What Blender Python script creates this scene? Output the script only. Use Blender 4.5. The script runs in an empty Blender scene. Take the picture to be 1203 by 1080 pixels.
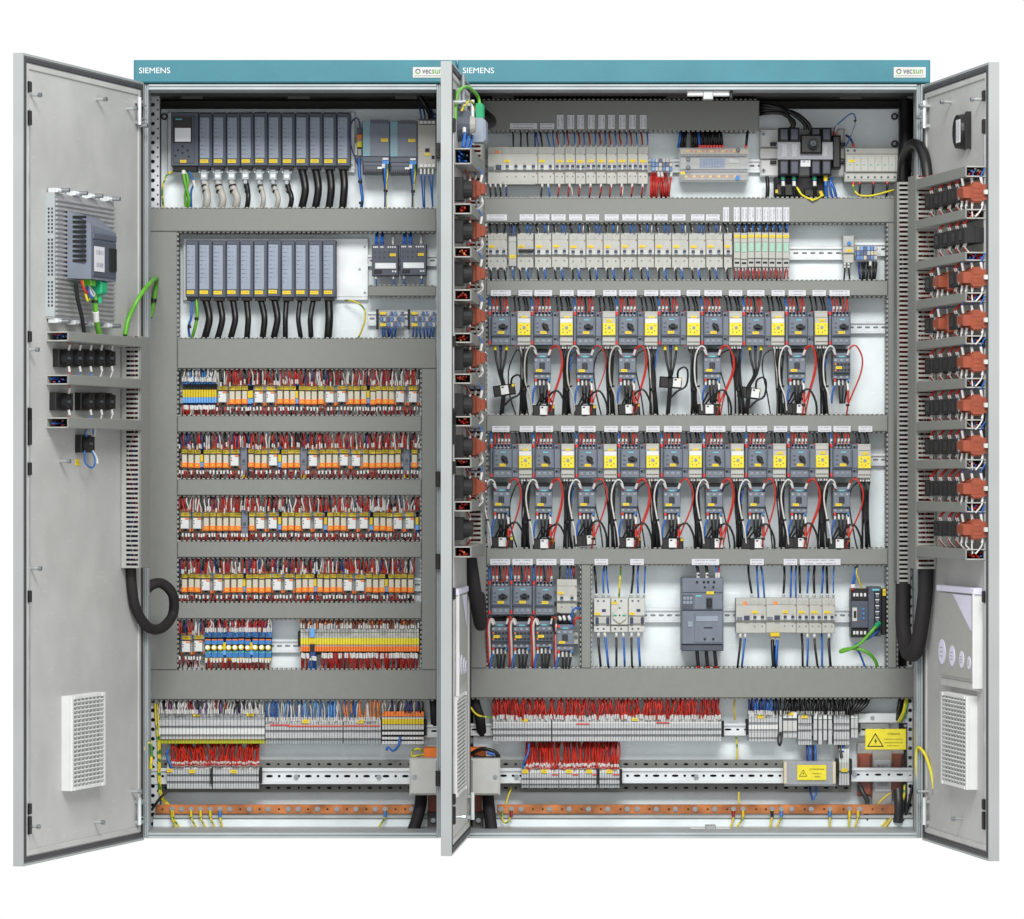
import bpy, math, random
S = 0.002186            # metres for one unit of the layout (1 unit at the cabinet's front plane)
D = 4900.0              # camera distance to the front plane, in units
XC, YC, ZB = 600.0, 567.0, 418.0
scene = bpy.context.scene
# ---------------------------------------------------------------- camera, world, lamps, exposure
cam = bpy.data.cameras.new("camera"); camo = bpy.data.objects.new("camera", cam); scene.collection.objects.link(camo)
camo.location = (0, -D * S, ZB * S); camo.rotation_euler = (math.radians(90), 0, 0)
cam.sensor_width = 36; cam.lens = 36 * D / 1203.0
cam.shift_x = (601.5 - XC) / 1203.0; cam.shift_y = (YC - 540.0) / 1203.0
cam.clip_start = 0.5; cam.clip_end = 200
scene.camera = camo
world = bpy.data.worlds.new("World"); scene.world = world; world.use_nodes = True
bg = world.node_tree.nodes["Background"]; bg.inputs[0].default_value = (1, 1, 1, 1); bg.inputs[1].default_value = 0.875
def area(name, loc, target, sx, sy, power, col=(1, 1, 1)):
    l = bpy.data.lights.new(name, 'AREA'); l.shape = 'RECTANGLE'; l.size = sx; l.size_y = sy; l.energy = power; l.color = col
    o = bpy.data.objects.new(name, l); scene.collection.objects.link(o); o.location = loc
    from mathutils import Vector
    o.rotation_euler = (Vector(target) - Vector(loc)).to_track_quat('-Z', 'Y').to_euler()
    return o
area("softbox_lamp", (0.3, -5.6, 5.0), (0, 0, 0.9), 3.6, 1.6, 420, (1.0, 0.985, 0.96))
vs = scene.view_settings; vs.view_transform = 'Standard'; vs.look = 'None'; vs.exposure = 0.2; vs.gamma = 1.0
scene.render.film_transparent = False
scene.cycles.max_bounces = 6; scene.cycles.transparent_max_bounces = 8

# ---------------------------------------------------------------- materials
def lin(c):
    out = []
    for v in c:
        v = v / 255.0
        out.append(v / 12.92 if v <= 0.04045 else ((v + 0.055) / 1.055) ** 2.4)
    return out
DEFS = {  # name: (sRGB, roughness, metallic, tone variation, noise scale, alpha)
 'duct': ((123,125,121),.55,0,.025,60,1), 'duct_in': ((118,120,116),.6,0,.05,60,1), 'finger': ((160,161,156),.55,0,.05,60,1),
 'door': ((174,175,173),.5,0,.03,4,1), 'door_edge': ((150,155,155),.45,0,.03,6,1), 'frame': ((166,174,177),.42,.15,.05,8,1),
 'plate': ((228,237,240),.42,.15,.05,5,1), 'zinc': ((216,221,223),.36,.4,.07,12,1), 'zinc_dull': ((176,180,180),.45,.5,.1,14,1),
 'inner': ((82,80,78),.6,0,.06,5,1), 'gasket': ((58,58,62),.7,0,.1,30,1), 'black': ((17,17,19),.42,0,.1,40,1), 'blackmat': ((22,22,24),.7,0,.1,40,1),
 'teal': ((42,112,126),.42,0,.04,6,1), 'white': ((208,210,209),.5,0,.03,20,1), 'offwhite': ((186,187,183),.5,0,.04,30,1),
 'mcb': ((172,173,167),.5,0,.04,40,1), 'mcb_dk': ((166,168,164),.5,0,.04,40,1), 'cream': ((198,190,166),.5,0,.04,40,1), 'toggle': ((44,56,84),.4,0,.05,40,1),
 'sgrey': ((104,112,124),.5,0,.06,40,1), 'sgrey_dk': ((70,76,88),.5,0,.06,40,1), 'sgrey_lt': ((132,142,156),.5,0,.05,40,1), 'slate': ((78,84,97),.5,0,.05,30,1),
 'panelblue': ((138,148,164),.45,0,.04,30,1), 'steelblue': ((102,109,122),.45,0,.05,30,1), 'aqua': ((110,150,160),.45,0,.05,30,1), 'aqua_tag': ((98,190,200),.45,0,.0,30,1),
 'taupe': ((158,157,152),.45,.2,.05,30,1), 'yellow': ((220,206,44),.5,0,.05,60,1), 'yellow_dk': ((208,182,18),.5,0,.05,60,1), 'orange': ((232,120,40),.5,0,.05,60,1),
 'relaygrey': ((160,160,158),.5,0,.06,60,1), 'blueterm': ((52,120,190),.5,0,.06,60,1), 'skyblue': ((98,160,222),.5,0,.06,60,1), 'navy': ((30,62,120),.5,0,.05,60,1),
 'terracotta': ((138,64,40),.5,0,.1,60,1), 'copper': ((188,118,70),.38,.45,.3,22,1), 'brown': ((140,64,34),.5,0,.15,40,1), 'amber': ((250,214,90),.35,0,.05,60,1),
 'red': ((214,48,34),.4,0,.1,80,1), 'redwire': ((180,42,28),.42,0,.15,80,1), 'darkred': ((150,30,26),.45,0,.15,80,1), 'bluewire': ((34,94,172),.42,0,.12,80,1),
 'darkblue': ((34,50,110),.45,0,.1,80,1), 'whitewire': ((198,197,194),.45,0,.06,80,1), 'greywire': ((172,170,164),.5,0,.06,60,1), 'orangewire': ((224,130,60),.45,0,.1,80,1),
 'greenwire': ((92,164,44),.4,0,.08,40,1), 'greenplug': ((24,150,100),.45,0,.08,60,1), 'purplewire': ((120,90,150),.45,0,.1,80,1), 'lilac': ((214,212,232),.45,0,.03,40,1),
 'sleeve': ((204,204,202),.5,0,.05,80,1), 'screen': ((240,244,248),.3,0,.0,40,1), 'lcd': ((140,190,165),.4,0,.05,60,1), 'mintterm': ((150,190,170),.5,0,.05,60,1),
 'terminal': ((180,183,184),.5,0,.06,60,1), 'terminal_dk': ((150,155,158),.5,0,.08,60,1), 'clear': ((206,210,216),.12,0,.0,30,.13), 'clear_thin': ((206,210,216),.08,0,.0,30,.012), 'smoke': ((186,190,196),.15,0,.0,30,.4),
 'bolt': ((158,163,168),.3,.8,.06,30,1), 'braid': ((26,22,24),.75,0,.2,220,1), 'logo_grey': ((76,72,92),.5,0,.0,30,1), 'logo_green': ((84,136,44),.5,0,.0,30,1), 'heatsink': ((196,196,198),.38,.6,.06,20,1),
}
_m = {}
def mat(n):
    if n in _m: return _m[n]
    m = bpy.data.materials.new(n); m.use_nodes = True; _m[n] = m
    nt = m.node_tree; b = nt.nodes["Principled BSDF"]; L = nt.links.new
    if n in ('label', 'label_up', 'tag', 'ygwire'):
        oi = nt.nodes.new('ShaderNodeObjectInfo'); tc = nt.nodes.new('ShaderNodeTexCoord')
        mix = nt.nodes.new('ShaderNodeMix'); mix.data_type = 'RGBA'
        if n == 'ygwire':
            w = nt.nodes.new('ShaderNodeTexNoise'); w.inputs['Scale'].default_value = 60; L(tc.outputs['Object'], w.inputs['Vector'])
            r = nt.nodes.new('ShaderNodeMapRange'); r.inputs[1].default_value = .5; r.inputs[2].default_value = .58; L(w.outputs[0], r.inputs[0]); L(r.outputs[0], mix.inputs[0])
            mix.inputs[6].default_value = (*lin((216,196,40)), 1); mix.inputs[7].default_value = (*lin((60,120,40)), 1)
        else:
            # printed lines of small type: bands across the tag broken up by noise
            sp = nt.nodes.new('ShaderNodeSeparateXYZ'); L(tc.outputs['Generated'], sp.inputs[0])
            lon, lat = ('Z', 'X') if n == 'label_up' else ('X', 'Z')
            def mth(op, a, v):
                k = nt.nodes.new('ShaderNodeMath'); k.operation = op
                for i, q in enumerate((a, v)):
                    if q is None: continue
                    if isinstance(q, (int, float)): k.inputs[i].default_value = q
                    else: L(q, k.inputs[i])
                return k.outputs[0]
            fr = mth('FRACT', mth('MULTIPLY', sp.outputs[lat], 2.0 if n != 'tag' else 1.0), None)
            band = mth('MULTIPLY', mth('GREATER_THAN', fr, .34), mth('LESS_THAN', fr, .70))
            edge = mth('MULTIPLY', mth('GREATER_THAN', sp.outputs[lon], .12), mth('LESS_THAN', sp.outputs[lon], .88))
            cx = nt.nodes.new('ShaderNodeCombineXYZ'); L(mth('MULTIPLY', sp.outputs[lon], 30.0 if n != 'tag' else 9.0), cx.inputs[0])
            L(mth('ADD', mth('MULTIPLY', oi.outputs['Random'], 91.0), mth('FLOOR', mth('MULTIPLY', sp.outputs[lat], 2.0), None)), cx.inputs[1])
            nz = nt.nodes.new('ShaderNodeTexNoise'); nz.inputs['Scale'].default_value = 1.0; L(cx.outputs[0], nz.inputs['Vector'])
            f = mth('MULTIPLY', mth('MULTIPLY', band, edge), mth('GREATER_THAN', nz.outputs[0], .46))
            L(mth('MULTIPLY', f, .55 if n != 'tag' else .5), mix.inputs[0])
            mix.inputs[6].default_value = (*lin((196,198,203) if n != 'tag' else (222,194,28)), 1); mix.inputs[7].default_value = (*lin((70,70,90) if n != 'tag' else (90,70,10)), 1)
        L(mix.outputs[2], b.inputs['Base Color']); b.inputs['Roughness'].default_value = .5
        return m
    rgb, ro, me, var, sc, al = DEFS[n]
    c = lin(rgb); b.inputs['Metallic'].default_value = me; b.inputs['Roughness'].default_value = ro
    b.inputs['Base Color'].default_value = (*c, 1)
    if al < 1: b.inputs['Alpha'].default_value = al
    if var > 0:
        tc = nt.nodes.new('ShaderNodeTexCoord'); nz = nt.nodes.new('ShaderNodeTexNoise'); nz.inputs['Scale'].default_value = sc; nz.inputs['Detail'].default_value = 4
        oi = nt.nodes.new('ShaderNodeObjectInfo')
        ad = nt.nodes.new('ShaderNodeVectorMath'); ad.operation = 'ADD'; L(tc.outputs['Object'], ad.inputs[0]); L(oi.outputs['Random'], ad.inputs[1]); L(ad.outputs[0], nz.inputs['Vector'])
        mr = nt.nodes.new('ShaderNodeMapRange'); mr.inputs[1].default_value = .3; mr.inputs[2].default_value = .7; mr.inputs[3].default_value = 1 - var * 1.6; mr.inputs[4].default_value = 1 + var
        L(nz.outputs[0], mr.inputs[0])
        mx = nt.nodes.new('ShaderNodeVectorMath'); mx.operation = 'SCALE'; mx.inputs[0].default_value = c; L(mr.outputs[0], mx.inputs['Scale']); L(mx.outputs[0], b.inputs['Base Color'])
        r2 = nt.nodes.new('ShaderNodeMapRange'); r2.inputs[3].default_value = max(0, ro - .1); r2.inputs[4].default_value = min(1, ro + .12); L(nz.outputs[0], r2.inputs[0]); L(r2.outputs[0], b.inputs['Roughness'])
        if n in ('door', 'teal', 'frame', 'inner', 'plate'):
            # faint handling marks: long thin scuffs and soft smudges
            mp = nt.nodes.new('ShaderNodeMapping'); mp.inputs['Scale'].default_value = (22, 22, 160); mp.inputs['Rotation'].default_value = (.2, .5, .3); L(ad.outputs[0], mp.inputs[0])
            n3 = nt.nodes.new('ShaderNodeTexNoise'); n3.inputs['Scale'].default_value = 1; n3.inputs['Detail'].default_value = 2; L(mp.outputs[0], n3.inputs['Vector'])
            m3 = nt.nodes.new('ShaderNodeMapRange'); m3.inputs[1].default_value = .66; m3.inputs[2].default_value = .74; m3.inputs[3].default_value = 1; m3.inputs[4].default_value = 1.13; L(n3.outputs[0], m3.inputs[0])
            n4 = nt.nodes.new('ShaderNodeTexNoise'); n4.inputs['Scale'].default_value = 9; n4.inputs['Detail'].default_value = 3; L(ad.outputs[0], n4.inputs['Vector'])
            m4 = nt.nodes.new('ShaderNodeMapRange'); m4.inputs[1].default_value = .35; m4.inputs[2].default_value = .68; m4.inputs[3].default_value = .93; m4.inputs[4].default_value = 1.04; L(n4.outputs[0], m4.inputs[0])
            k3 = nt.nodes.new('ShaderNodeMath'); k3.operation = 'MULTIPLY'; L(m3.outputs[0], k3.inputs[0]); L(m4.outputs[0], k3.inputs[1])
            x3 = nt.nodes.new('ShaderNodeVectorMath'); x3.operation = 'SCALE'; L(mx.outputs[0], x3.inputs[0]); L(k3.outputs[0], x3.inputs['Scale']); L(x3.outputs[0], b.inputs['Base Color'])
        if n in ('duct', 'door', 'door_edge', 'teal', 'plate', 'inner', 'frame', 'offwhite'):
            n2 = nt.nodes.new('ShaderNodeTexNoise'); n2.inputs['Scale'].default_value = 420; L(tc.outputs['Object'], n2.inputs['Vector'])
            bp = nt.nodes.new('ShaderNodeBump'); bp.inputs['Strength'].default_value = .12; bp.inputs['Distance'].default_value = .002; L(n2.outputs[0], bp.inputs['Height']); L(bp.outputs[0], b.inputs['Normal'])
    return m

# ---------------------------------------------------------------- frames: flat mounting faces (back plate, three doors)
class Fr:
    def __init__(s, ox, oy, th):
        s.ox, s.oy, s.th = ox, oy, th; s.c, s.s = math.cos(th), math.sin(th)
    def at(s, px, py, n):
        r = (px - XC) / D; ox = s.ox + n * s.s; oy = s.oy - n * s.c
        a = (r * (D + oy) - ox) / (s.c - r * s.s); t = a * s.s + D + oy
        return a, (YC - py) * t / D + ZB
    def z(s, py, a, n=0):
        return (YC - py) * (a * s.s + D + s.oy - n * s.c) / D + ZB
    def w(s, a, b, z):
        return ((s.ox + a * s.c - b * s.s) * S, (s.oy + a * s.s + b * s.c) * S, z * S)
P = Fr(0, 0, 0)
def dirfr(ox, ux, uy, flip):
    return Fr(ox, 0, math.atan2(-uy if flip else uy, -ux if flip else ux))
LD = dirfr(-432, -103, -339, True)
MD = dirfr(-49, -18, -279, True)
RD = dirfr(485, 46.5, -276, False)
ORG, FRM = {}, {}

# ---------------------------------------------------------------- mesh builder
class MB:
    def __init__(s, m, F=None, o=(0, 0, 0), k=1.0):
        s.v, s.f, s.fm, s.sm = [], [], [], []; s.m, s.F, s.o, s.k = m, F, o, k
    def pt(s, x, y, b):
        if s.F: a, z = s.F.at(x, y, -b); return (a - s.o[0], b - s.o[1], z - s.o[2])
        return (x * s.k, b, -y * s.k)
    def add(s, vs, fs, m=None, smooth=False):
        n = len(s.v); s.v += vs
        for f in fs: s.f.append([i + n for i in f]); s.fm.append(m or s.m); s.sm.append(smooth)
    def box(s, x0, y0, x1, y1, b0, b1, m=None, c=0.0):
        A = s.pt(x0, y0, b0); B = s.pt(x1, y1, b0)
        a0, a1, z1, z0 = A[0], B[0], A[2], B[2]; d = (b1 - b0); f = A[1]
        s.raw(a0, a1, f, f + d, z0, z1, m, c)
    def raw(s, a0, a1, b0, b1, z0, z1, m=None, c=0.0):
        if c <= 0:
            s.add([(a0,b0,z0),(a1,b0,z0),(a1,b0,z1),(a0,b0,z1),(a0,b1,z0),(a1,b1,z0),(a1,b1,z1),(a0,b1,z1)],
                  [(0,1,2,3),(1,5,6,2),(5,4,7,6),(4,0,3,7),(3,2,6,7),(4,5,1,0)], m)
        else:
            c = min(c, (a1-a0)*.45, (z1-z0)*.45); cb = min(c, abs(b1-b0)*.45)
            s.add([(a0+c,b0,z0+c),(a1-c,b0,z0+c),(a1-c,b0,z1-c),(a0+c,b0,z1-c),
                   (a0,b0+cb,z0),(a1,b0+cb,z0),(a1,b0+cb,z1),(a0,b0+cb,z1),(a0,b1,z0),(a1,b1,z0),(a1,b1,z1),(a0,b1,z1)],
                  [(0,1,2,3),(0,4,5,1),(1,5,6,2),(2,6,7,3),(3,7,4,0),(4,8,9,5),(5,9,10,6),(6,10,11,7),(7,11,8,4),(8,11,10,9)], m)
    def cyl(s, x, y, r, b0, b1, m=None, n=12, r2=None):
        p = s.pt(x, y, b0); k = s.k; r2 = r if r2 is None else r2
        vs = []
        for rr, bb in ((r2, p[1]), (r, p[1] + b1 - b0)):
            for i in range(n):
                t = 2 * math.pi * i / n; vs.append((p[0] + rr*k*math.cos(t), bb, p[2] + rr*k*math.sin(t)))
        fs = [tuple(range(n)), tuple(range(2*n-1, n-1, -1))] + [(i, n+i, n+(i+1)%n, (i+1)%n) for i in range(n)]
        s.add(vs, fs, m)
    def bolt(s, x, y, r, b0, h, m='bolt'):
        s.cyl(x, y, r, b0 - h*.5, b0, m, 10); s.cyl(x, y, r*.62, b0 - h, b0 - h*.5, m, 6)
    def prism(s, poly, b0, b1, m=None, sc=1.0):
        n = len(poly); cx = sum(p[0] for p in poly)/n; cy = sum(p[1] for p in poly)/n
        vs = [s.pt(cx+(x-cx)*sc, cy+(y-cy)*sc, b0) for x, y in poly]; d = b1 - b0
        back = [s.pt(x, y, b0) for x, y in poly]; vs += [(v[0], v[1]+d, v[2]) for v in back]
        s.add(vs, [tuple(range(n)), tuple(range(2*n-1, n-1, -1))] + [(i, n+i, n+(i+1)%n, (i+1)%n) for i in range(n)], m)
    def tube(s, pts, r, m=None, n=5, raw=False, sub=3, cap=True):
        P3 = [p if raw else s.pt(*p) for p in pts]
        if len(P3) > 2 and sub > 1:
            out = []
            for i in range(len(P3)-1):
                p0 = P3[max(i-1, 0)]; p1 = P3[i]; p2 = P3[i+1]; p3 = P3[min(i+2, len(P3)-1)]
                for q in range(sub):
                    t = q/sub
                    out.append(tuple(.5*((2*p1[j]) + (-p0[j]+p2[j])*t + (2*p0[j]-5*p1[j]+4*p2[j]-p3[j])*t*t + (-p0[j]+3*p1[j]-3*p2[j]+p3[j])*t**3) for j in range(3)))
            out.append(P3[-1]); P3 = out
        vs = []; up = None
        for i, p in enumerate(P3):
            q0 = P3[max(i-1, 0)]; q1 = P3[min(i+1, len(P3)-1)]
            t = [q1[j]-q0[j] for j in range(3)]; l = math.sqrt(sum(x*x for x in t)) or 1; t = [x/l for x in t]
            if up is None: up = [1, 0, 0] if abs(t[0]) < .8 else [0, 1, 0]
            dt = sum(up[j]*t[j] for j in range(3)); u = [up[j]-dt*t[j] for j in range(3)]; l = math.sqrt(sum(x*x for x in u)) or 1; u = [x/l for x in u]; up = u
            w = (t[1]*u[2]-t[2]*u[1], t[2]*u[0]-t[0]*u[2], t[0]*u[1]-t[1]*u[0])
            for k in range(n):
                a = 2*math.pi*k/n; ca, sa = math.cos(a)*r, math.sin(a)*r
                vs.append((p[0]+u[0]*ca+w[0]*sa, p[1]+u[1]*ca+w[1]*sa, p[2]+u[2]*ca+w[2]*sa))
        fs = [(i*n+k, i*n+(k+1)%n, (i+1)*n+(k+1)%n, (i+1)*n+k) for i in range(len(P3)-1) for k in range(n)]
        s.add(vs, fs, m, True)
        if cap:
            L = len(P3); s.add(vs[:n], [tuple(range(n-1, -1, -1))], m); s.add(vs[-n:], [tuple(range(n))], m)
    def holes(s, a0, a1, z0, z1, b, th, hs, m=None, vert=False):
        """a sheet with real round or slotted holes, hs = [(position along, r along, r across)] sorted"""
        if vert: lo, hi, q0, q1 = z0, z1, a0, a1
        else: lo, hi, q0, q1 = a0, a1, z0, z1
        def V(u, v, bb): return (v, bb, u) if vert else (u, bb, v)
        qc = (q0+q1)/2
        bounds = [lo] + [(hs[i][0]+hs[i+1][0])/2 for i in range(len(hs)-1)] + [hi]
        for (c, ru, rv), u0, u1 in zip(hs, bounds, bounds[1:]):
            outer = [(u1, qc), (u1, q1), (c, q1), (u0, q1), (u0, qc), (u0, q0), (c, q0), (u1, q0)]
            g = min(ru, rv) * .41; e = .71
            inner = [(c+ru, qc), (c+ru-min(ru,rv)*(1-e), qc+rv*e), (c, qc+rv), (c-ru+min(ru,rv)*(1-e), qc+rv*e), (c-ru, qc), (c-ru+min(ru,rv)*(1-e), qc-rv*e), (c, qc-rv), (c+ru-min(ru,rv)*(1-e), qc-rv*e)]
            vs = [V(x, y, b) for x, y in outer] + [V(x, y, b) for x, y in inner] + [V(x, y, b+th) for x, y in inner]
            fs = [(i, (i+1)%8, 8+(i+1)%8, 8+i) for i in range(8)] + [(8+i, 8+(i+1)%8, 16+(i+1)%8, 16+i) for i in range(8)]
            s.add(vs, fs, m)
    def mesh(s, name, off=(0, 0, 0)):
        me = bpy.data.meshes.new(name)
        me.from_pydata([((x-off[0])*S, (y-off[1])*S, (z-off[2])*S) for x, y, z in s.v], [], s.f)
        names = []
        for q in s.fm:
            if q not in names: names.append(q)
        for q in names: me.materials.append(mat(q))
        me.polygons.foreach_set('material_index', [names.index(q) for q in s.fm]); me.polygons.foreach_set('use_smooth', s.sm); me.update()
        return me
link = scene.collection.objects.link
def tag(o, label, cat, group=None, kind=None):
    if label: o['label'] = label
    if cat: o['category'] = cat
    if group: o['group'] = group
    if kind: o['kind'] = kind
def T(name, label, cat, F, a, z, b=0, group=None):
    o = bpy.data.objects.new(name, None); link(o); o.empty_display_size = .02
    o.location = F.w(a, b, z); o.rotation_euler = (0, 0, F.th); tag(o, label, cat, group)
    ORG[o.name] = (a, b, z); FRM[o.name] = F
    return o
def TP(name, label, cat, F, px, py, n, group=None):
    a, z = F.at(px, py, n); return T(name, label, cat, F, a, z, -n, group)
def tm(root, m): F = FRM[root.name]; return MB(m, F if F is P else None, ORG[root.name])
def part(name, mb, parent, label=None, stuff=False):
    o = bpy.data.objects.new(name, mb if isinstance(mb, bpy.types.Mesh) else mb.mesh(name)); link(o); o.parent = parent
    if label: o['label'] = label
    if stuff: o['kind'] = 'stuff'
    return o
def solo(name, label, cat, F, mb, group=None, kind=None):
    xs = [v[0] for v in mb.v]; ys = [v[1] for v in mb.v]; zs = [v[2] for v in mb.v]
    off = ((min(xs)+max(xs))/2, (min(ys)+max(ys))/2, min(zs))
    o = bpy.data.objects.new(name, mb.mesh(name, off)); link(o); o.location = F.w(*off); o.rotation_euler = (0, 0, F.th); tag(o, label, cat, group, kind)
    return o
KIDS = {}
def dup(root, F, a, z, b, label, group=None):
    def cp(o, par):
        c = o.copy(); link(c); c.parent = par
        for ch in KIDS.get(o.name) or []: cp(ch, c)
        return c
    def index(o):
        KIDS[o.name] = [x for x in o.children]
        for x in KIDS[o.name]: index(x)
    if root.name not in KIDS: index(root)
    c = cp(root, None); c.location = F.w(a, b, z); c.rotation_euler = (0, 0, F.th); c['label'] = label
    if group: c['group'] = group
    ORG[c.name] = (a, b, z); FRM[c.name] = F
    return c
PROTO = {}
def place(key, builder, name, cat, F, px, py, n, label, group):
    a, z = F.at(px, py, n)
    if key not in PROTO:
        PROTO[key] = T(name, label, cat, F, a, z, -n, group); builder(PROTO[key]); return PROTO[key]
    o = dup(PROTO[key], F, a, z, -n, label, group); o.rotation_euler[1] = R.gauss(0, .0035); o.location.z += R.gauss(0, .25)*S; o.location.y += R.gauss(0, .3)*S
    return o
K = (D + 120) / D
def lm(m): return MB(m, None, (0, 0, 0), K)
ONES = "zeroth first second third fourth fifth sixth seventh eighth ninth tenth eleventh twelfth thirteenth fourteenth fifteenth sixteenth seventeenth eighteenth nineteenth".split()
TENS = {20: 'twent', 30: 'thirt', 40: 'fort', 50: 'fift', 60: 'sixt', 70: 'sevent', 80: 'eight', 90: 'ninet'}
def nth(i):
    if i < 20: return ONES[i]
    t, u = i // 10 * 10, i % 10
    return TENS[t] + ('ieth' if u == 0 else 'y-' + ONES[u])
R = random.Random(7)
def lettering(txt, size, m, bold=0.0):
    cu = bpy.data.curves.new('lettering', 'FONT'); cu.body = txt; cu.size = size*S; cu.extrude = .12*S; cu.offset = bold*S; cu.resolution_u = 3
    o = bpy.data.objects.new('lettering', cu); link(o); bpy.context.view_layer.update()
    me = bpy.data.meshes.new_from_object(o.evaluated_get(bpy.context.evaluated_depsgraph_get())); bpy.data.objects.remove(o)
    me.transform(__import__('mathutils').Matrix.Rotation(math.radians(90), 4, 'X'))
    me.materials.clear(); me.materials.append(mat(m)); return me
def letters(name, txt, height, width, m, parent, root, F, x, y, n, bold=0.0):
    """flat raised lettering, lower-left corner at layout point (x, y), cap height and width in layout units"""
    me = lettering(txt, 10, m, bold); xs = [v.co.x for v in me.vertices]; zs = [v.co.z for v in me.vertices]
    sx = width*S/(max(xs)-min(xs)); sz = height*S/(max(zs)-min(zs))
    a, z = F.at(x, y, n); o0 = ORG[root.name]; x0, z0 = min(xs), min(zs)
    for v in me.vertices: v.co = ((v.co.x-x0)*sx + (a-o0[0])*S, v.co.y + (-n-o0[1])*S, (v.co.z-z0)*sz + (z-o0[2])*S)
    return part(name, me, parent)
# ================================================================= the two cabinets
def cabinet(label, x0, x1, ix0, ix1, px_l, px_r, logo_x, hx0, hx1):
    root = TP('switchgear_cabinet', label, 'electrical cabinet', P, (x0+x1)/2, 985, 0, 'open switchgear cabinets side by side')
    def m_(m): return tm(root, m)
    h = m_('teal'); h.box(hx0, 70.5, hx1, 97.5, -4, 60, None, 1.6); head = part('header_panel', h, root)
    letters('lettering', 'SIEMENS', 6.6, 36.6, 'white', head, root, P, hx0+6.3, 86.2, 4.1)
    t = m_('offwhite'); t.box(logo_x, 79, logo_x+37.5, 91.4, -4.8, -4); badge = part('badge', t, head)
    g = m_('logo_grey')
    for i in range(14):
        a0, a1 = math.pi*2*i/14, math.pi*2*(i+1)/14; cx, cy = logo_x+6, 84
        q = [(cx+r*math.cos(a), cy+r*math.sin(a)) for r, a in ((1.9, a0), (3.1, a0), (3.1, a1), (1.9, a1))]
        g.prism(q, -5.1, -4.8, 'logo_green' if 0 <= i < 6 else 'logo_grey')
    part('ring_logo', g, head)
    letters('lettering', 'vec', 5.0, 10.6, 'logo_grey', head, root, P, logo_x+11, 86.8, 4.9, .12)
    letters('lettering', 'sun', 5.0, 12, 'logo_green', head, root, P, logo_x+22.4, 86.8, 4.9, .12)
    ln = m_('logo_grey')
    for i in range(16): ln.box(logo_x+2+i*2.1, 88.9, logo_x+2+i*2.1+1.6, 89.5, -4.95, -4.8)
    part('small_print', ln, head)
    f = m_('frame')
    for a, b in ((x0, ix0-5), (ix0-4.2, ix0-2.4), (ix0-1.8, ix0)): f.box(a, 98.5, b, 985, 0 if a == x0 else 1.5, 40, None, .8)
    f.box(x0+1, 99, ix0-.5, 984, 4, 38); part('frame_post', f, root)
    f = m_('frame')
    for a, b in ((ix1, ix1+1.8), (ix1+2.4, ix1+4.2), (ix1+5, x1)): f.box(a, 98.5, b, 985, 0 if b == x1 else 1.5, 40, None, .8)
    f.box(ix1+.5, 99, x1-1, 984, 4, 38); part('frame_post', f, root)
    f = m_('frame'); f.box(ix0, 98.6, ix1, 101.8, .4, 38, None, .6); f.box(ix0, 102.2, ix1, 105.6, 1.4, 40, None, .6); part('top_rail', f, root)
    f = m_('frame'); f.box(ix0, 978.5, ix1, 981.5, 1.4, 60, None, .5); f.box(ix0, 982, ix1, 985, .4, 60, None, .5); part('bottom_rail', f, root)
    # sheet metal box behind the frame
    w = m_('inner'); zt, zb = ZB + (567-99), ZB + (567-984); o = ORG[root.name]
    def ab(px): return (px-XC) - o[0]
    w.raw(ab(x0)+2, ab(x0)+4, 40, 190, zb-o[2], zt-o[2]); part('side_panel', w, root)
    w = m_('inner'); w.raw(ab(x1)-4, ab(x1)-2, 40, 190, zb-o[2], zt-o[2]); part('side_panel', w, root)
    w = m_('inner'); w.raw(ab(x0)+4, ab(x1)-4, 187, 190, zb-o[2], zt-o[2]); part('back_panel', w, root)
    w = m_('inner'); w.raw(ab(x0)+4, ab(x1)-4, 40, 187, zt-3-o[2], zt-o[2])
    for q in range(3):
        a = ab(x0) + 40 + q*(x1-x0-90)/2.2; w.raw(a, a+26, 120, 126, zt-6-o[2], zt-3-o[2])
    part('roof_panel', w, root)
    w = m_('zinc_dull'); w.raw(ab(x0)+4, ab(x1)-4, 60, 187, zb-o[2], zb+3-o[2]); part('floor_panel', w, root)
    pl = m_('plate'); pl.box(px_l, 128, px_r, 957, 150, 153, None, .6); plate = part('mounting_plate', pl, root)
    e = m_('blackmat'); e.box(px_l, 126.2, px_r, 127.6, 149, 156); part('edge_trim', e, plate)
    b = m_('black')
    for x, y in ((px_l+4, 137), (px_r-5, 137), (px_r-5, 169)):
        b.cyl(x, y, 4.2, 146, 150, 'black', 12); b.cyl(x, y, 2.2, 144, 146, 'bolt', 8)
    part('plate_bolt', b, plate)
    # stepped sill and profile along the bottom
    s_ = m_('zinc_dull'); s_.box(ix0+6, 957.5, ix1-4, 962, 118, 150, None, .8); s_.box(ix0+6, 962.5, ix1-4, 977.5, 120, 146, 'plate'); part('sill_profile', s_, root)
    zz = o[2]; k = m_('zinc')
    xa = (176, 187.5) if x0 < 300 else (1066, 1076.5)
    A, _ = P.at(xa[0], 500, -124); B, _ = P.at(xa[1], 500, -124); w_ = B-A
    z1 = P.at(0, 112, -124)[1]; z0 = P.at(0, 976, -124)[1]; n = int((z1-z0)/11.4)
    k.holes(A-o[0], A-o[0]+w_*.62, z0-zz, z1-zz, 124, 3, [(z0-zz+8+i*11.4, 2.5, 2.5) for i in range(n)], 'zinc', True)
    k.holes(A-o[0]+w_*.62, B-o[0], z0-zz, z1-zz, 124, 3, [(z0-zz+13.5+i*11.4, 1.3, 1.3) for i in range(n)], 'zinc', True)
    k.raw(A-o[0], B-o[0], 136, 150, z0-zz, z1-zz, 'inner')
    part('perforated_rail', k, root)
    return root
CL = cabinet('narrower left cabinet with programmable controllers and orange relay rows', 163, 536.6, 174, 513, 189, 515, 485, 157, 536.6)
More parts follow.
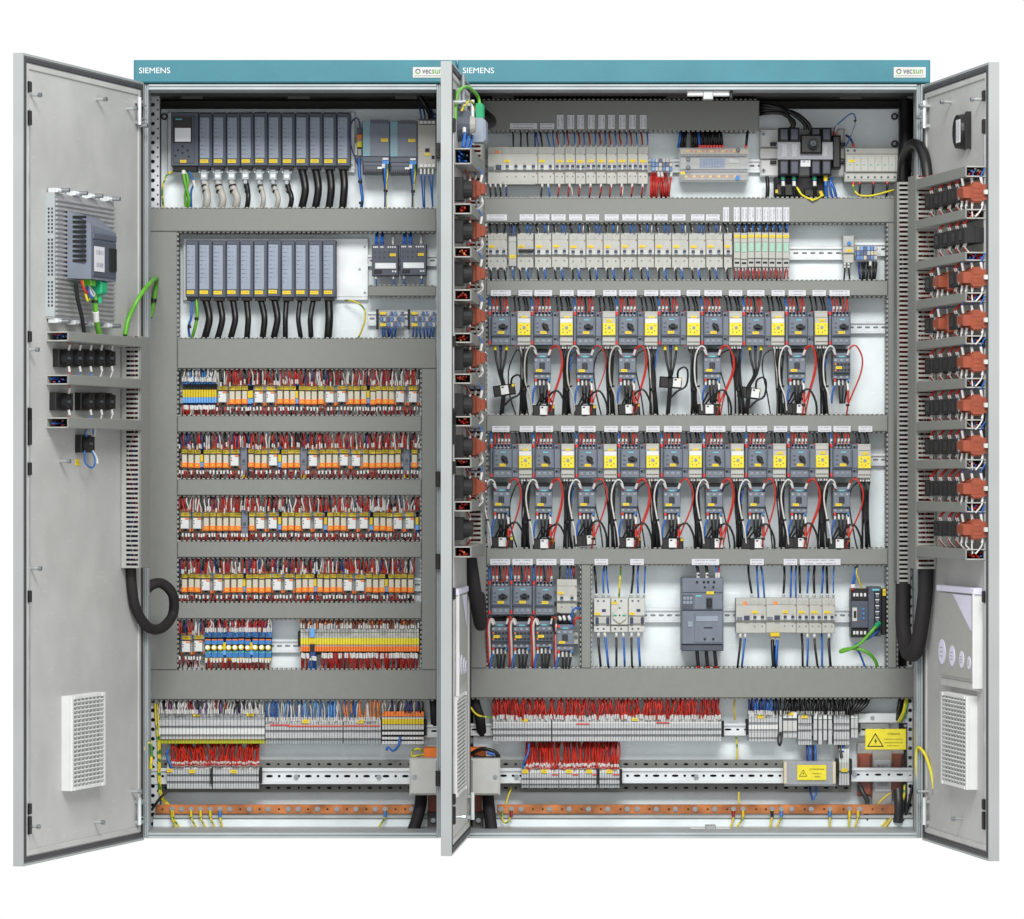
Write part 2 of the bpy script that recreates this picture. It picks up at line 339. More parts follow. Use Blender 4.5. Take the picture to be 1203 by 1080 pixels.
CR = cabinet('wider right cabinet with motor starters and breakers behind two open doors', 537.4, 1088, 551, 1077, 556, 1056, 1050, 537.4, 1093)
# lamp under the roof of the right cabinet
r = TP('cabinet_lamp', 'slim white lamp bar in a metal clip under the right cabinet roof', 'lamp', P, 832, 113, -8)
q = tm(r, 'white'); q.box(807.5, 106.4, 857, 112.8, 8, 18, None, 1); part('diffuser', q, r)
q = tm(r, 'zinc_dull'); q.box(826, 106, 838, 117, 6.5, 20, None, .8); part('clip', q, r)
q = tm(r, 'black'); q.box(857, 106, 861, 116, 8, 20, None, 1); part('end_cap', q, r)
r = TP('lower_bracket', 'small white bracket lying on the right sill near the centre', 'bracket', P, 830, 976, -60)
q = tm(r, 'white'); q.box(811, 973, 858, 977, 62, 74, None, .8); part('bar', q, r)
q = tm(r, 'zinc_dull'); q.box(829, 970, 841, 977, 60, 76, None, .6); part('clip', q, r)
# hinge blocks on the post between the cabinets
q = MB('black', P)
for y in (174, 560, 657, 912):
    solo('door_catch', 'black plastic door catch on the middle post, %s from the top' % nth(1 + (174, 560, 657, 912).index(y)), 'catch', P, (lambda b: (b.box(511.5, y-6, 517.5, y+12, -6, 1, None, 1), b.box(513, y-2, 516.5, y+2, -7.5, -6), b)[-1])(MB('black', P)), 'catches on the middle post')

# ---------------------------------------------------------------- doors: pan, gasket, hinges, latch, studs
def partF(name, mb, root, F):
    o = bpy.data.objects.new(name, mb.mesh(name)); link(o); o.parent = root; w = F.w(0, 0, 0)
    o.location = [w[i]-root.location[i] for i in range(3)]; o.rotation_euler = (0, 0, F.th); return o
def door(root, F, a0, a1, outer, label, studs, th, hy=(99, 987)):
    z1, z0 = ZB + (567-hy[0]), ZB + (567-hy[1])
    d = MB('door'); d.raw(a0+2.5, a1-2.5, 0, 2, z0+2.5, z1-2.5)
    for x0, x1, y0, y1 in ((a0, a0+2.5, z0, z1), (a1-2.5, a1, z0, z1), (a0+2.5, a1-2.5, z0, z0+2.5), (a0+2.5, a1-2.5, z1-2.5, z1)):
        d.raw(x0, x1, -1.6, th, y0, y1, 'door_edge')
    d.raw(a0+2.6, a1-2.6, 2.2, th-.2, z0+2.6, z1-2.6, 'door_edge')
    o = partF('door', d, root, F); o['label'] = label
    def ring(m, ins, wd, n):
        g = MB(m)
        for x0, x1, y0, y1 in ((a0+ins, a0+ins+wd, z0+ins, z1-ins), (a1-ins-wd, a1-ins, z0+ins, z1-ins), (a0+ins+wd, a1-ins-wd, z0+ins, z0+ins+wd), (a0+ins+wd, a1-ins-wd, z1-ins-wd, z1-ins)):
            g.raw(x0, x1, -n, 0, y0, y1, None, .5)
        return g
    part('gasket', ring('gasket', 4, 5, 2.2), o); part('stiffener', ring('door', 10.5, 6, 1.6), o)
    sg = 1 if outer == 'min' else -1; ao = a0 if outer == 'min' else a1; ah = a1 if outer == 'min' else a0
    l = MB('black'); e = ao + sg*14; zm = (z0+z1)/2
    l.raw(min(e, e+sg*3), max(e, e+sg*3), -3, -1.6, z0+60, z1-60, 'zinc_dull')
    for zz, hh in ((z1-36, 12), (z1-70, 16), (z1-310, 12), (z1-395, 14), (zm+36, 40), (zm-10, 14), (zm-150, 13), (z0+62, 12), (z0+44, 20)):
        l.raw(min(e-sg*2, e+sg*4), max(e-sg*2, e+sg*4), -5, -2, zz-hh/2, zz+hh/2, None, 1)
    part('latch_rod', l, o)
    for zz in (z1-36, z0+36):
        h = MB('zinc_dull'); hx = ah - sg*26
        h.tube([(hx, -6, zz-16), (hx, -6, zz+16)], 2.4, 'zinc', 8, True)
        for q in (-13, 11): h.raw(min(hx, hx+sg*12), max(hx, hx+sg*12), -8, 0, zz+q-1.8, zz+q+1.8, None, .6)
        for q in (-8, 8): h.tube([(hx+sg*2, -5, zz+q), (hx+sg*22, -5, zz+q)], 1.1, None, 6, True)
        part('hinge', h, o)
    for fr, py in studs:
        a = ao + sg*fr*(a1-a0); zz = F.z(py, a)
        s_ = MB('zinc_dull'); s_.cyl(a, -zz, 1.7, -12, 0, None, 8); s_.cyl(a, -zz, 2.6, -13, -9, 'bolt', 8); part('stud', s_, o)
    return o
door(CL, LD, -354, 0, 'min', 'door swung open on the far left', ((.07,112),(.6,117),(.86,128),(.95,148),(.05,411),(.30,542),(.02+.05,668),(.9,930),(.58,966),(.06,971)), 10, (97, 987))
door(CR, MD, -280, 0, 'min', 'middle door seen nearly edge on', ((.2,120),(.2,960)), 10.5, (100, 981))
door(CR, RD, 0, 280, 'max', 'door swung open on the far right', ((.12,117),(.57,120),(.90,125),(.95,138),(.4,962),(.93,930)), 10.5, (101, 987))

# ================================================================= cable ducts
def duct(x0, y0, x1, y1, label, vert=False, n=-112, group='grey cable ducts on the mounting plates', base=150):
    r = TP('cable_duct', label, 'cable duct', P, (x0+x1)/2, y1, n, group)
    c = tm(r, 'duct'); f = -n; c.box(x0, y0, x1, y1, f, f+3, None, .9); part('cover', c, r)
    b = tm(r, 'duct_in'); b.box(x0+2, y0+2, x1-2, y1-2, base-3, base-.5); part('tray', b, r)
    g = tm(r, 'finger'); L = (y1-y0) if vert else (x1-x0); k = int(L/5.6)
    for i in range(k):
        u = 1.2 + i*(L-2)/k
        if vert:
            g.box(x0-1.6, y0+u, x0-.4, y0+u+3, f+3, base-3); g.box(x1+.4, y0+u, x1+1.6, y0+u+3, f+3, base-3)
        else:
            g.box(x0+u, y0-1.6, x0+u+3, y0-.4, f+3, base-3); g.box(x0+u, y1+.4, x0+u+3, y1+1.6, f+3, base-3)
    part('finger_wall', g, r, None, True)
    w = tm(r, 'black'); cols = ['black', 'darkblue', 'darkred', 'blackmat']
    for i in range(3):
        t = (.17, .5, .83)[i]
        if vert: w.tube([(x0+(x1-x0)*t, y0+2, base-16), (x0+(x1-x0)*t, y1-2, base-16)], (x1-x0)*.16, cols[i], 6)
        else: w.tube([(x0+2, y0+(y1-y0)*t, base-16), (x1-2, y0+(y1-y0)*t, base-16)], (y1-y0)*.16, cols[i], 6)
    part('wire_bundle', w, r)
    return r
duct(176, 245, 512.6, 272, 'grey cable duct directly under the upper controller rack')
duct(176, 272.4, 208, 787, 'wide upright grey duct along the left edge of the left cabinet', True)
duct(208.4, 398, 512.6, 433, 'broad grey cable duct between lower controller rack and first relay row')
duct(495.5, 433.4, 512.6, 787, 'upright grey duct right of the relay rows', True)
for i, (a, b) in enumerate(((489, 507.5), (563.5, 582), (636.5, 655), (708.5, 727))):
    duct(208.4, a, 495.1, b, 'grey cable duct under the %s row of relays in the left cabinet' % nth(i+1))
duct(176, 787.4, 512.6, 822, 'tall grey cable duct below the last relay row, left cabinet')
duct(432, 336, 512.6, 348, 'short narrow grey duct beneath the two small power modules', n=-118)
duct(566, 118, 892, 153, 'shaded wide cable duct under the right cabinet roof')
duct(553, 233, 1053, 261.5, 'long grey cable duct beneath the main switch row')
duct(553, 261.9, 571, 785, 'upright grey duct behind the middle door', True)
duct(571.4, 330, 1043, 347.5, 'grey cable duct above the upper motor starters')
duct(571.4, 488, 1043, 507, 'grey cable duct between upper and lower motor starters')
duct(571.4, 645, 1043, 663.5, 'grey cable duct under the lower motor starters')
duct(683, 663.9, 694, 785, 'short upright grey duct beside the cream breaker, bottom row', True)
duct(1043.4, 261.9, 1053, 785, 'slim upright grey duct at the right edge of the starters', True)
duct(553, 785.4, 1076, 820, 'tall grey cable duct along the bottom of the right cabinet')
# fixed slotted riser, right
r = TP('slotted_riser', 'slotted upright duct full of red wires beside the right post', 'cable duct', P, 1061, 685, -60)
q = tm(r, 'duct'); q.box(1053.8, 214, 1056.6, 686, 60, 100); q.box(1066.6, 214, 1069.4, 686, 60, 100); q.box(1056.6, 214, 1066.6, 686, 97, 100, 'duct_in')
part('channel', q, r)
q = tm(r, 'finger')
for i in range(87): q.box(1056.6, 214+i*5.43, 1066.6, 214+i*5.43+2.7, 60, 63)
part('finger_wall', q, r, None, True)
q = tm(r, 'redwire')
for i in range(16):
    x = 1057.4 + R.random()*8.6; y0 = R.choice((240, 262, 300, 380)); pts = [(x, y0, 70+R.random()*14)]
    for yy in range(int(y0)+30, 640, 40): pts.append((min(1065.8, max(1057.5, x+R.uniform(-2, 2))), yy, 68+R.random()*16))
    q.tube(pts, .8, R.choice(('redwire', 'redwire', 'redwire', 'darkred', 'whitewire', 'bluewire')), 4, sub=2)
part('wires', q, r, None, True)

# ---------------------------------------------------------------- ducts on the doors, open at their outer end
def door_duct(F, a_end, a_in, n, ya, yb, label, group, sgn, cols):
    z1, z0 = F.z(ya, a_end, n/2), F.z(yb, a_end, n/2); a0, a1 = min(a_end, a_in), max(a_end, a_in)
    r = T('door_cable_duct', label, 'cable duct', F, (a0+a1)/2, z0, 0, group)
    c = tm(r, 'duct'); o = ORG[r.name]
    def raw(m, x0, x1, b0, b1, y0, y1, c=0): m.raw(x0-o[0], x1-o[0], b0-o[1], b1-o[1], y0-o[2], y1-o[2], None, c)
    raw(c, a0, a1, -n, -n+1.6, z0, z1, .6); part('cover', c, r)
    t = tm(r, 'finger'); e = .2
    raw(t, a0+e, a1-e, -n+1.8, -1.4, z1-1.4, z1-.1); raw(t, a0+e, a1-e, -n+1.8, -1.4, z0+.1, z0+1.4); raw(t, a0+e, a1-e, -1.3, -.1, z0+.1, z1-.1); part('tray', t, r)
    w = tm(r, 'redwire'); zc = (z0+z1)/2; hh = (z1-z0)/2-2.6
    for i in range(9):
        zz = zc + R.uniform(-hh, hh); b = -R.uniform(4, n-5); aa = a_end + sgn*R.uniform(3, 9)
        pts = [(aa-o[0], b-o[1], zz-o[2])]
        for q in (30, 70, 120): pts.append((a_end+sgn*q-o[0], -R.uniform(4, n-5)-o[1], zc+R.uniform(-hh, hh)-o[2]))
        w.tube(pts, 1.05, R.choice(cols), 5, True, 3)
    raw2 = tm(r, 'blackmat'); raw(raw2, a0+4 if sgn < 0 else a0+34, a1-34 if sgn < 0 else a1-4, -n+3, -2, z0+2, z1-2)
    part('wires', w, r, None, True); part('wire_bundle', raw2, r)
    return r
RY = [(195,208),(245.5,257),(296,306.5),(343.5,355),(394,404.5),(444,456),(492.7,504),(539.5,550.5),(590,602),(645,658)]
for i, (a, b) in enumerate(RY):
    door_duct(RD, 268, 59, 25, a, b, 'open-ended grey duct on the right door, %s from the top' % nth(i+1), 'ducts across the right door', -1, ['redwire','redwire','bluewire','darkred','whitewire'])
MY = [(174,193),(239,251.6),(290,302.5),(340,353.4),(391,403),(439,451),(489,501),(538,549.5),(589,601),(642,655)]
for i, (a, b) in enumerate(MY):
    door_duct(MD, -230, -46, 20, a, b, 'open-ended grey duct on the middle door, %s from the top' % nth(i+1), 'ducts across the middle door', 1, ['redwire','redwire','redwire','orangewire','darkred'] if i else ['bluewire','bluewire','black'])
LY = [(389.5,401),(440.3,452),(490.5,503)]
for i, (a, b) in enumerate(LY):
    door_duct(LD, -287, -71, 27, a, b, 'open-ended grey duct on the left door, %s from the top' % nth(i+1), 'ducts across the left door', 1, ['bluewire','bluewire','redwire','black','darkred'])
def riser(F, a0, a1, n, z0, z1, wall, slots, label, cols):
    r = T('door_riser', label, 'cable duct', F, (a0+a1)/2, z0, 0, 'slotted upright ducts on the doors'); o = ORG[r.name]
    def raw(m, x0, x1, b0, b1, y0, y1, c=0): m.raw(x0-o[0], x1-o[0], b0-o[1], b1-o[1], y0-o[2], y1-o[2], None, c)
    c = tm(r, 'duct'); raw(c, a0, a1, -n, -n+1.6, z0, z1, .6); part('cover', c, r)
    wa = a0 if wall < 0 else a1-1.4; far = a1-1.4 if wall < 0 else a0
    t = tm(r, 'finger'); raw(t, far, far+1.4, -n+1.8, -1.4, z0, z1); raw(t, a0+1.5, a1-1.5, -1.3, -.1, z0, z1)
    s0, s1 = slots; raw(t, wa, wa+1.4, -s0, -1.4, z0, z1); raw(t, wa, wa+1.4, -n+1.8, -s1, z0, z1); part('channel', t, r)
    g = tm(r, 'finger'); k = int((z1-z0)/5.4)
    for i in range(k): raw(g, wa, wa+1.4, -s1, -s0, z0+i*(z1-z0)/k, z0+i*(z1-z0)/k+2.7)
    part('finger_wall', g, r, None, True)
    w = tm(r, 'blackmat'); raw(w, a0+9, a1-9, -n+6, -3, z0, z1); part('wire_bundle', w, r)
    w = tm(r, 'redwire')
    for i in range(12):
        aa = (wa + (7 if wall < 0 else -5)) + R.uniform(-1.5, 1.5)
        w.tube([(aa-o[0], -R.uniform(s0, s1)-o[1], z0+q*(z1-z0)/8-o[2]) for q in range(9)], .8, R.choice(cols), 4, True, 2)
    part('wires', w, r, None, True)
riser(RD, 23, 58, 25, RD.z(668, 30), RD.z(208, 30), 1, (3, 22), 'slotted upright duct along the hinge side of the right door', ['redwire','redwire','whitewire','black','darkred'])
riser(LD, -70, -40, 25, LD.z(667, -50), LD.z(396, -50), -1, (7, 22), 'slotted upright duct along the hinge side of the left door', ['black','black','bluewire','redwire','whitewire','darkblue'])
riser(MD, -45, -18, 20, MD.z(655, -30), MD.z(150, -30), -1, (4, 17), 'slotted upright duct along the hinge side of the middle door', ['redwire','redwire','darkred','black'])
# ================================================================= door-mounted switches
def black_block(r, h=16.5, n=25, w=28):
    w = w*1.16; b = lm('black'); b.k = 1; b.raw(-w/2, w/2, -n*.55, 0, -h/2, h/2, None, 1.2); part('body', b, r)
    c = lm('blackmat'); c.k = 1; c.raw(-w*.46, w*.46, -n, -n*.55, -h*.52, h*.52, None, 1.2); c.raw(-w*.2, w*.2, -n-.8, -n, -h*.3, h*.3, 'black', .4)
    part('contact_block', c, r)
    w_ = lm('redwire'); w_.k = 1
    for s_ in (-1, 1):
        for q, col in ((-4, 'redwire'), (3, R.choice(('redwire', 'whitewire')))):
            w_.tube([(q, -n*.75, s_*h*.46), (q+.5, -n*.85, s_*(h*.5+5)), (q+2, -n*.5, s_*(h*.5+15))], .9, col, 5, True)
            w_.tube([(q, -n*.78, s_*h*.5), (q+.4, -n*.84, s_*(h*.5+4.5))], 1.35, 'sleeve', 6, True)
    part('lead_wires', w_, r, None, True)
def terra_block(r, h=20, n=28, w=36):
    b = lm('terracotta'); b.k = 1
    b.raw(-w/2, w/2, -7, 0, -h*.44, h*.44, None, 1); b.raw(-w/2+2, w/2-1, -19, -7, -h/2, h/2, None, 2.2); b.raw(-w*.36, w*.4, -n, -19, -h*.31, h*.31, None, 1.2); 
    for q in (-.3, .05, .35): b.raw(w*q-2.5, w*q+2.5, -17, -8, h*.5, h*.5+1.6, None, .5); b.raw(w*q-2.5, w*q+2.5, -17, -8, -h*.5-1.6, -h*.5, None, .5)
    b.raw(-w*.46, -w*.36, -23, -18, -h*.42, h*.42, None, .6)
    part('body', b, r)
    c = lm('brown'); c.k = 1
    for q in (-5, 0, 5): c.raw(w/2-1.2, w/2-.4, -17, -8, q-1.3, q+1.3)
    for q in (-6, 6): c.cyl(-w*.1, q, 2, -n-.6, -n+.4, 'bolt', 8)
    part('contact_block', c, r)
    l = lm('white'); l.k = 1; l.raw(w/2, w/2+5, -6, -2, -2.5, 2.5, 'offwhite', .6); part('indicator_neck', l, r)
    w_ = lm('whitewire'); w_.k = 1
    for q, b0, c1 in ((-6, -22, 'bluewire'), (4, -14, 'bluewire'), (13, -6, 'bluewire')):
        w_.tube([(q, b0, h*.42), (q+1, b0-2, h*.5+7), (q+3, b0+3, h*.5+17)], .9, c1, 5, True)
        w_.tube([(q, b0, h*.42), (q+.8, b0-1.6, h*.5+7)], 1.7, 'sleeve', 6, True)
    for q, b0, e in ((-6, -23, -13), (2, -20, -10), (8, -15, -16), (13, -5, -14)):
        w_.tube([(q, b0, -h*.42), (q+1, b0-1.5, -h*.5-8), (q+2, e, -h*.5-17)], 1.0, 'whitewire', 5, True)
        w_.tube([(q, b0, -h*.42), (q+.6, b0-1, -h*.5-5)], 1.6, 'sleeve', 6, True)
    part('lead_wires', w_, r, None, True)
def set_switch(key, fn, F, a, z, label, group, name='push_button_back', cat='switch'):
    if key not in PROTO:
        PROTO[key] = T(name, label, cat, F, a, z, 0, group); fn(PROTO[key]); return PROTO[key]
    return dup(PROTO[key], F, a, z, 0, label, group)
rows = [227.5, 277, 327, 377, 426, 476.5, 524, 574, 622]
for i, py in enumerate(rows):
    z = RD.z(py, 250, 12); nm = nth(i+1)
    bl = [96, 129, 162, 190]; te = [221]
    if i == 1: bl = [129, 162, 190, 216]; te = []
    if i in (2, 3): bl = [96, 185]; te = [134, 221]
    if i == 8: bl = [129, 162, 190]
    bl = [a*1.155 for a in bl]; te = [a*1.155 for a in te]
    for j, a in enumerate(bl):
        set_switch('rb', black_block, RD, a, z, 'black contact block, right door, %s row down, %s from hinge' % (nm, nth(j+1)), 'black contact blocks on the right door')
    for j, a in enumerate(te):
        set_switch('rt', terra_block, RD, a, z, ('large ' if j == len(te)-1 else 'inner ') + 'terracotta switch back in the right door row, %s row from top' % nm, 'terracotta switch backs on the right door', 'selector_switch_back')
def mid_stack(r):
    b = lm('black'); b.k = 1; b.raw(-14, 14, -10, 0, -13, 13, None, 1.4); part('body', b, r)
    c = lm('sgrey_dk'); c.k = 1; c.cyl(0, 0, 11, -19, -10, 'blackmat', 14, 9); part('contact_block', c, r)
for i, py in enumerate((272, 322, 373, 425, 476, 525, 572, 620)):
    py = (223, 272, 322, 372, 421, 476, 525, 572)[i]; z = MD.z(py, -200, 10); nm = nth(i+1)
    set_switch('ms', mid_stack, MD, -205, z, 'round dark switch back at the outer edge of the middle door, %s from top' % nm, 'dark switch backs on the middle door', 'rotary_switch_back')
    set_switch('mb', lambda r: black_block(r, 15, 16), MD, -165, MD.z(py, -165, 10), 'black contact block in the middle door, %s from top' % nm, 'black contact blocks on the middle door')
    set_switch('mt', lambda r: terra_block(r, 19, 28, 40), MD, -112, MD.z(py, -112, 10), 'terracotta switch back on the middle door, %s from top' % nm, 'terracotta switch backs on the middle door', 'selector_switch_back')
set_switch('ms', mid_stack, MD, -205, MD.z(621, -200, 10), 'round dark switch back at the outer edge of the middle door, lowest of all', 'dark switch backs on the middle door')
set_switch('mb', None, MD, -165, MD.z(621, -165, 10), 'black contact block in the middle door, lowest of its column', 'black contact blocks on the middle door')
def left_block(r, h=20, n=13, w=31):
    b = lm('black'); b.k = 1; b.raw(-w/2, w/2, -n*.6, 0, -h/2, h/2, None, 1); part('body', b, r)
    c = lm('blackmat'); c.k = 1; c.cyl(-1, 0, 9, -n, -n*.6, 'blackmat', 14, 8); c.raw(-5, 3, -n-1.2, -n, -1.5, 1.5, 'sgrey_dk'); c.raw(9, 14, -n*.9, -n*.6, -8, 8, 'black'); part('contact_block', c, r)
def left_wires(r, up, dn):
    for d, cols in ((1, up), (-1, dn)):
        if not cols: continue
        w = lm('bluewire'); w.k = 1
        w.tube([(3, -11, d*9), (4, -12, d*14), (1, -10, d*24)], .9, cols, 5, True); w.tube([(3, -11, d*9), (4, -12, d*15)], 1.7, 'sleeve', 6, True); part('lead_wire', w, r)
for rw, (py, nm) in enumerate(((421, 'upper'), (472, 'middle'))):
    for j in range(5):
        if rw == 1 and j == 1: continue
        a = -252.5 + j*31.4; r = T('push_button_back', 'black push button back, %s row on the left door, %s from outer edge' % (nm, nth(j+1)), 'switch', LD, a, LD.z(py, a, 6), 0, 'black switch backs on the left door')
        left_block(r, w=50 if rw == 1 and j == 0 else 31); left_wires(r, ('redwire', 'bluewire', 'bluewire', 'bluewire', 'bluewire')[j] if rw == 0 or j < 2 else None, ('redwire', 'bluewire', 'bluewire', 'whitewire', 'whitewire')[j])
r = T('push_button_back', 'single black push button back under the ducts on the left door', 'switch', LD, -189, LD.z(521.5, -189, 6), 0); left_block(r)
w = lm('bluewire'); w.k = 1
w.tube([(6, -11, -8), (10, -14, -18), (2, -14, -27), (-14, -12, -22), (-14, -11, -8)], 1, 'bluewire', 6, True); w.tube([(8, -11, -8), (16, -13, -16), (18, -13, -22)], 1.6, 'sleeve', 6, True)
w.tube([(-8, -11, 8), (-14, -12, 14), (4, -12, 20), (12, -11, 10)], 1, 'bluewire', 6, True); w.tube([(12, -12, 9), (14, -12, 17)], 1.8, 'sleeve', 6, True); part('lead_wires', w, r, None, True)
b = MB('yellow'); a, z = LD.at(90.5, 545, 0); b.raw(a-5, a+5, -.8, 0, z-2, z+5, 'tag'); solo('yellow_sticker', 'tiny yellow sticker beside a stud on the left door', 'sticker', LD, b)

# ---------------------------------------------------------------- operator panel on the left door
def zL(py, a, n=0): return LD.z(py, a, n)
a0, a1 = -287, -112; z0, z1 = zL(374, -287, 5), zL(226, -287, 5)
r = T('operator_panel_back', 'ribbed metal back of an operator panel with blue-grey computer box', 'operator panel', LD, (a0+a1)/2, z0, 0); o = ORG[r.name]
def raw(m, x0, x1, b0, b1, y0, y1, mm=None, c=0): m.raw(x0-o[0], x1-o[0], b0-o[1], b1-o[1], y0-o[2], y1-o[2], mm, c)
q = tm(r, 'heatsink'); raw(q, a0, a1, -9.5, 0, z0, z1, None, .6); hp = part('heatsink_plate', q, r)
q = tm(r, 'heatsink'); n = 26
for i in range(n):
    zz = z0 + 4 + i*(z1-z0-8)/n; raw(q, a0+3, a1-1, -12, -9.5, zz, zz+2.6, None, .4)
part('cooling_rib', q, hp, None, True)
q = tm(r, 'white'); q.raw(a0-1.4-o[0], a0-.2-o[0], -11-o[1], 0, z0+2-o[2], z1-2-o[2], 'frame'); part('side_plate', q, hp)
q = tm(r, 'black')
for i in range(26):
    if i in (7, 18): continue
    zz = z0 + 14 + i*(z1-z0-28)/26
    for bb in (-4, -8): q.raw(a0-1.7-o[0], a0-1.4-o[0], bb-.9-o[1], bb+.9-o[1], zz-1.2-o[2], zz+1.2-o[2])
part('vent_hole', q, hp, None, True)
for zz, d in ((z1, 1), (z0, -1)):
    for i, a in enumerate((-276, -225, -180, -128)):
        q = tm(r, 'bolt'); raw(q, a-9, a+9, -13, -2, min(zz, zz+d*5), max(zz, zz+d*5), 'zinc', 1); q.tube([(a+4-o[0], -12-o[1], zz+d*3-o[2]), (a+4-o[0], -22-o[1], zz+d*3-o[2])], 2.6, 'bolt', 7, True); part('clamp', q, r)
ca0, ca1 = -255, -176; cz0, cz1 = zL(327, -250, 25), zL(247, -250, 25)
q = tm(r, 'steelblue')
vs = []
for a, b, zb, zt in ((ca0, -12, cz0, cz1), (ca1+14, -12, cz0-2, cz1-4), (ca0+6, -38, cz0-1, cz1-16), (ca1, -38, cz0-1, cz1-22)):
    vs += [(a-o[0], b-o[1], zb-o[2]), (a-o[0], b-o[1], zt-o[2])]
q.add(vs, [(0, 1, 5, 4), (4, 5, 7, 6), (6, 7, 3, 2), (1, 3, 7, 5), (0, 4, 6, 2)]); box_ = part('computer_box', q, r)
q = tm(r, 'slate'); raw(q, ca0+9, ca1-2, -40, -38, cz0+44, cz1-25, None, .8); raw(q, ca0+9, ca1-2, -39.4, -38, cz0+2, cz0+42, 'sgrey_dk', .8); part('lid', q, box_)
q = tm(r, 'label'); raw(q, ca0+12, ca0+40, -40.3, -39.5, cz0+8, cz0+36); part('rating_plate', q, box_)
q = tm(r, 'black'); raw(q, ca1-24, ca1-4, -41, -39.5, cz0+10, cz0+36, None, .6); part('socket', q, box_)
q = tm(r, 'black')
for i in range(10):
    zz = cz0 + 18 + i*5.4; t = 7*(.16)
    q.raw(ca0-.2+1.2-o[0], ca0+5-o[0], -33-o[1], -18-o[1], zz-o[2], zz+3-o[2])
part('vent_slot', q, box_, None, True)
q = tm(r, 'greenplug')
raw(q, ca0+16, ca0+30, -34, -24, cz0-8, cz0-1, 'greenwire', 1); raw(q, ca0+42, ca0+60, -36, -22, cz0-16, cz0-1, None, 2); q.tube([(ca0+51-o[0], -29-o[1], cz0-14-o[2]), (ca0+51-o[0], -29-o[1], cz0-26-o[2])], 4, 'greenplug', 8, True); part('plug', q, r)
q = tm(r, 'bluewire')
for c_, x, dz in (('redwire', 6, 16), ('ygwire', 10, 24), ('bluewire', 20, 20), ('whitewire', 24, 18)):
    q.tube([(ca0+x-o[0], -26-o[1], cz0-2-o[2]), (ca0+x+4-o[0], -30-o[1], cz0-dz-o[2]), (ca0+x+16-o[0], -28-o[1], cz0-dz+2-o[2]), (ca0+28-o[0], -25-o[1], cz0-6-o[2])], 1.3, c_, 6, True)
part('lead_wires', q, r, None, True)
def cable(name, label, cat, F, pts, rad, m, n=8, sub=6, extra=None, group=None, raw_=False):
    b = MB(m, None if raw_ else F); b.tube(pts, rad, None, n, raw_, sub)
    for e in extra or []: b.tube(e[0], e[1], e[2], n, raw_, 2)
    return solo(name, label, cat, F, b, group)
def Lp(px, py, n): a, z = LD.at(px, py, n); return (a, -n, z)
def Rp(px, py, n): a, z = RD.at(px, py, n); return (a, -n, z)
def Mp(px, py, n): a, z = MD.at(px, py, n); return (a, -n, z)
cable('black_cable', 'thin black cable hanging from the operator panel into the duct', 'cable', LD, [Lp(89, 333, 26), Lp(91, 350, 24), Lp(96, 372, 22), Lp(99, 392, 20)], 2.4, 'black', raw_=True)
cable('green_cable', 'bright green network cable hanging under the operator panel, white sleeve', 'cable', LD, [Lp(112, 342, 26), Lp(112, 362, 25), Lp(114, 380, 22), Lp(117, 394, 20)], 3.4, 'greenwire', raw_=True, extra=[([Lp(112.2, 366, 25), Lp(113, 377, 23)], 3.8, 'white'), ([Lp(112, 353, 25.5), Lp(112, 356, 25.5)], 4.8, 'black')])
b = MB('greenwire', P); b.tube([(147, 394, -60), (151, 375, -50), (163, 350, -46), (176, 333, -10), (183.5, 327, 60), (184, 331, 104), (181, 352, 108), (177, 372, 110)], 2.7, None, 8, False, 6); b.tube([(180.5, 351, 107), (180, 355, 107)], 3.9, 'black', 8)
solo('green_cable', 'bright green network cable looping from left door to cabinet', 'cable', P, b)

# ---------------------------------------------------------------- ventilation filters
def filt(F, a0, a1, n, pyT, pyB, aref, side, label, rows_=20, cols_=8):
    z0, z1 = F.z(pyB, aref, n/2), F.z(pyT, aref, n/2)
    r = T('filter_fan', label, 'ventilation filter', F, (a0+a1)/2, z0, 0, 'white filters low on the doors'); o = ORG[r.name]
    h = tm(r, 'white')
    def q(x0, x1, b0, b1, y0, y1, c=0, mb=None): (mb or h).raw(x0-o[0], x1-o[0], b0, b1, y0-o[2], y1-o[2], None, c)
    q(a0, a1, -n+3, 0, z0, z1, 1)
    for x0, x1, y0, y1 in ((a0, a0+5, z0, z1), (a1-5, a1, z0, z1), (a0+5, a1-5, z0, z0+4), (a0+5, a1-5, z1-4, z1)): q(x0, x1, -n, -n+3, y0, y1, .6)
    body = part('housing', h, r)
    g = tm(r, 'offwhite')
    for i in range(1, cols_): q(a0+5+i*(a1-a0-10)/cols_-1, a0+5+i*(a1-a0-10)/cols_+1, -n+.3, -n+2.9, z0+4, z1-4, 0, g)
    part('grille_bar', g, body, None, True)
    g = tm(r, 'white')
    for i in range(rows_):
        zz = z0 + 5 + i*(z1-z0-10)/rows_
        for j in range(cols_):
            x0 = a0+6.2+j*(a1-a0-10)/cols_; g.add([(x0-o[0], -n+2.8, zz-o[2]), (x0+(a1-a0-10)/cols_-2.2-o[0], -n+2.8, zz-o[2]), (x0+(a1-a0-10)/cols_-2.2-o[0], -n-.6, zz+3.4-o[2]), (x0-o[0], -n-.6, zz+3.4-o[2])], [(0, 1, 2, 3), (3, 2, 1, 0)][:1])
            g.raw(x0-o[0], x0+(a1-a0-10)/cols_-2.2-o[0], -n-.8, -n+.4, zz+2.6-o[2], zz+3.6-o[2])
    part('grille_vane', g, body, None, True)
    t = tm(r, 'white')
    for x in (a0+8, a1-8):
        for zz in (z0+2, z1-2): t.raw(x-3-o[0], x+3-o[0], -n-1, -n, zz-2-o[2], zz+2-o[2], None, .4)
    part('corner_clip', t, r)
filt(LD, -243, -145, 12.8, 818, 929.5, -243, -1, 'white ventilation filter low on the left door')
filt(RD, 121, 229, 12.9, 818, 928, 229, 1, 'white ventilation filter low on the right door')
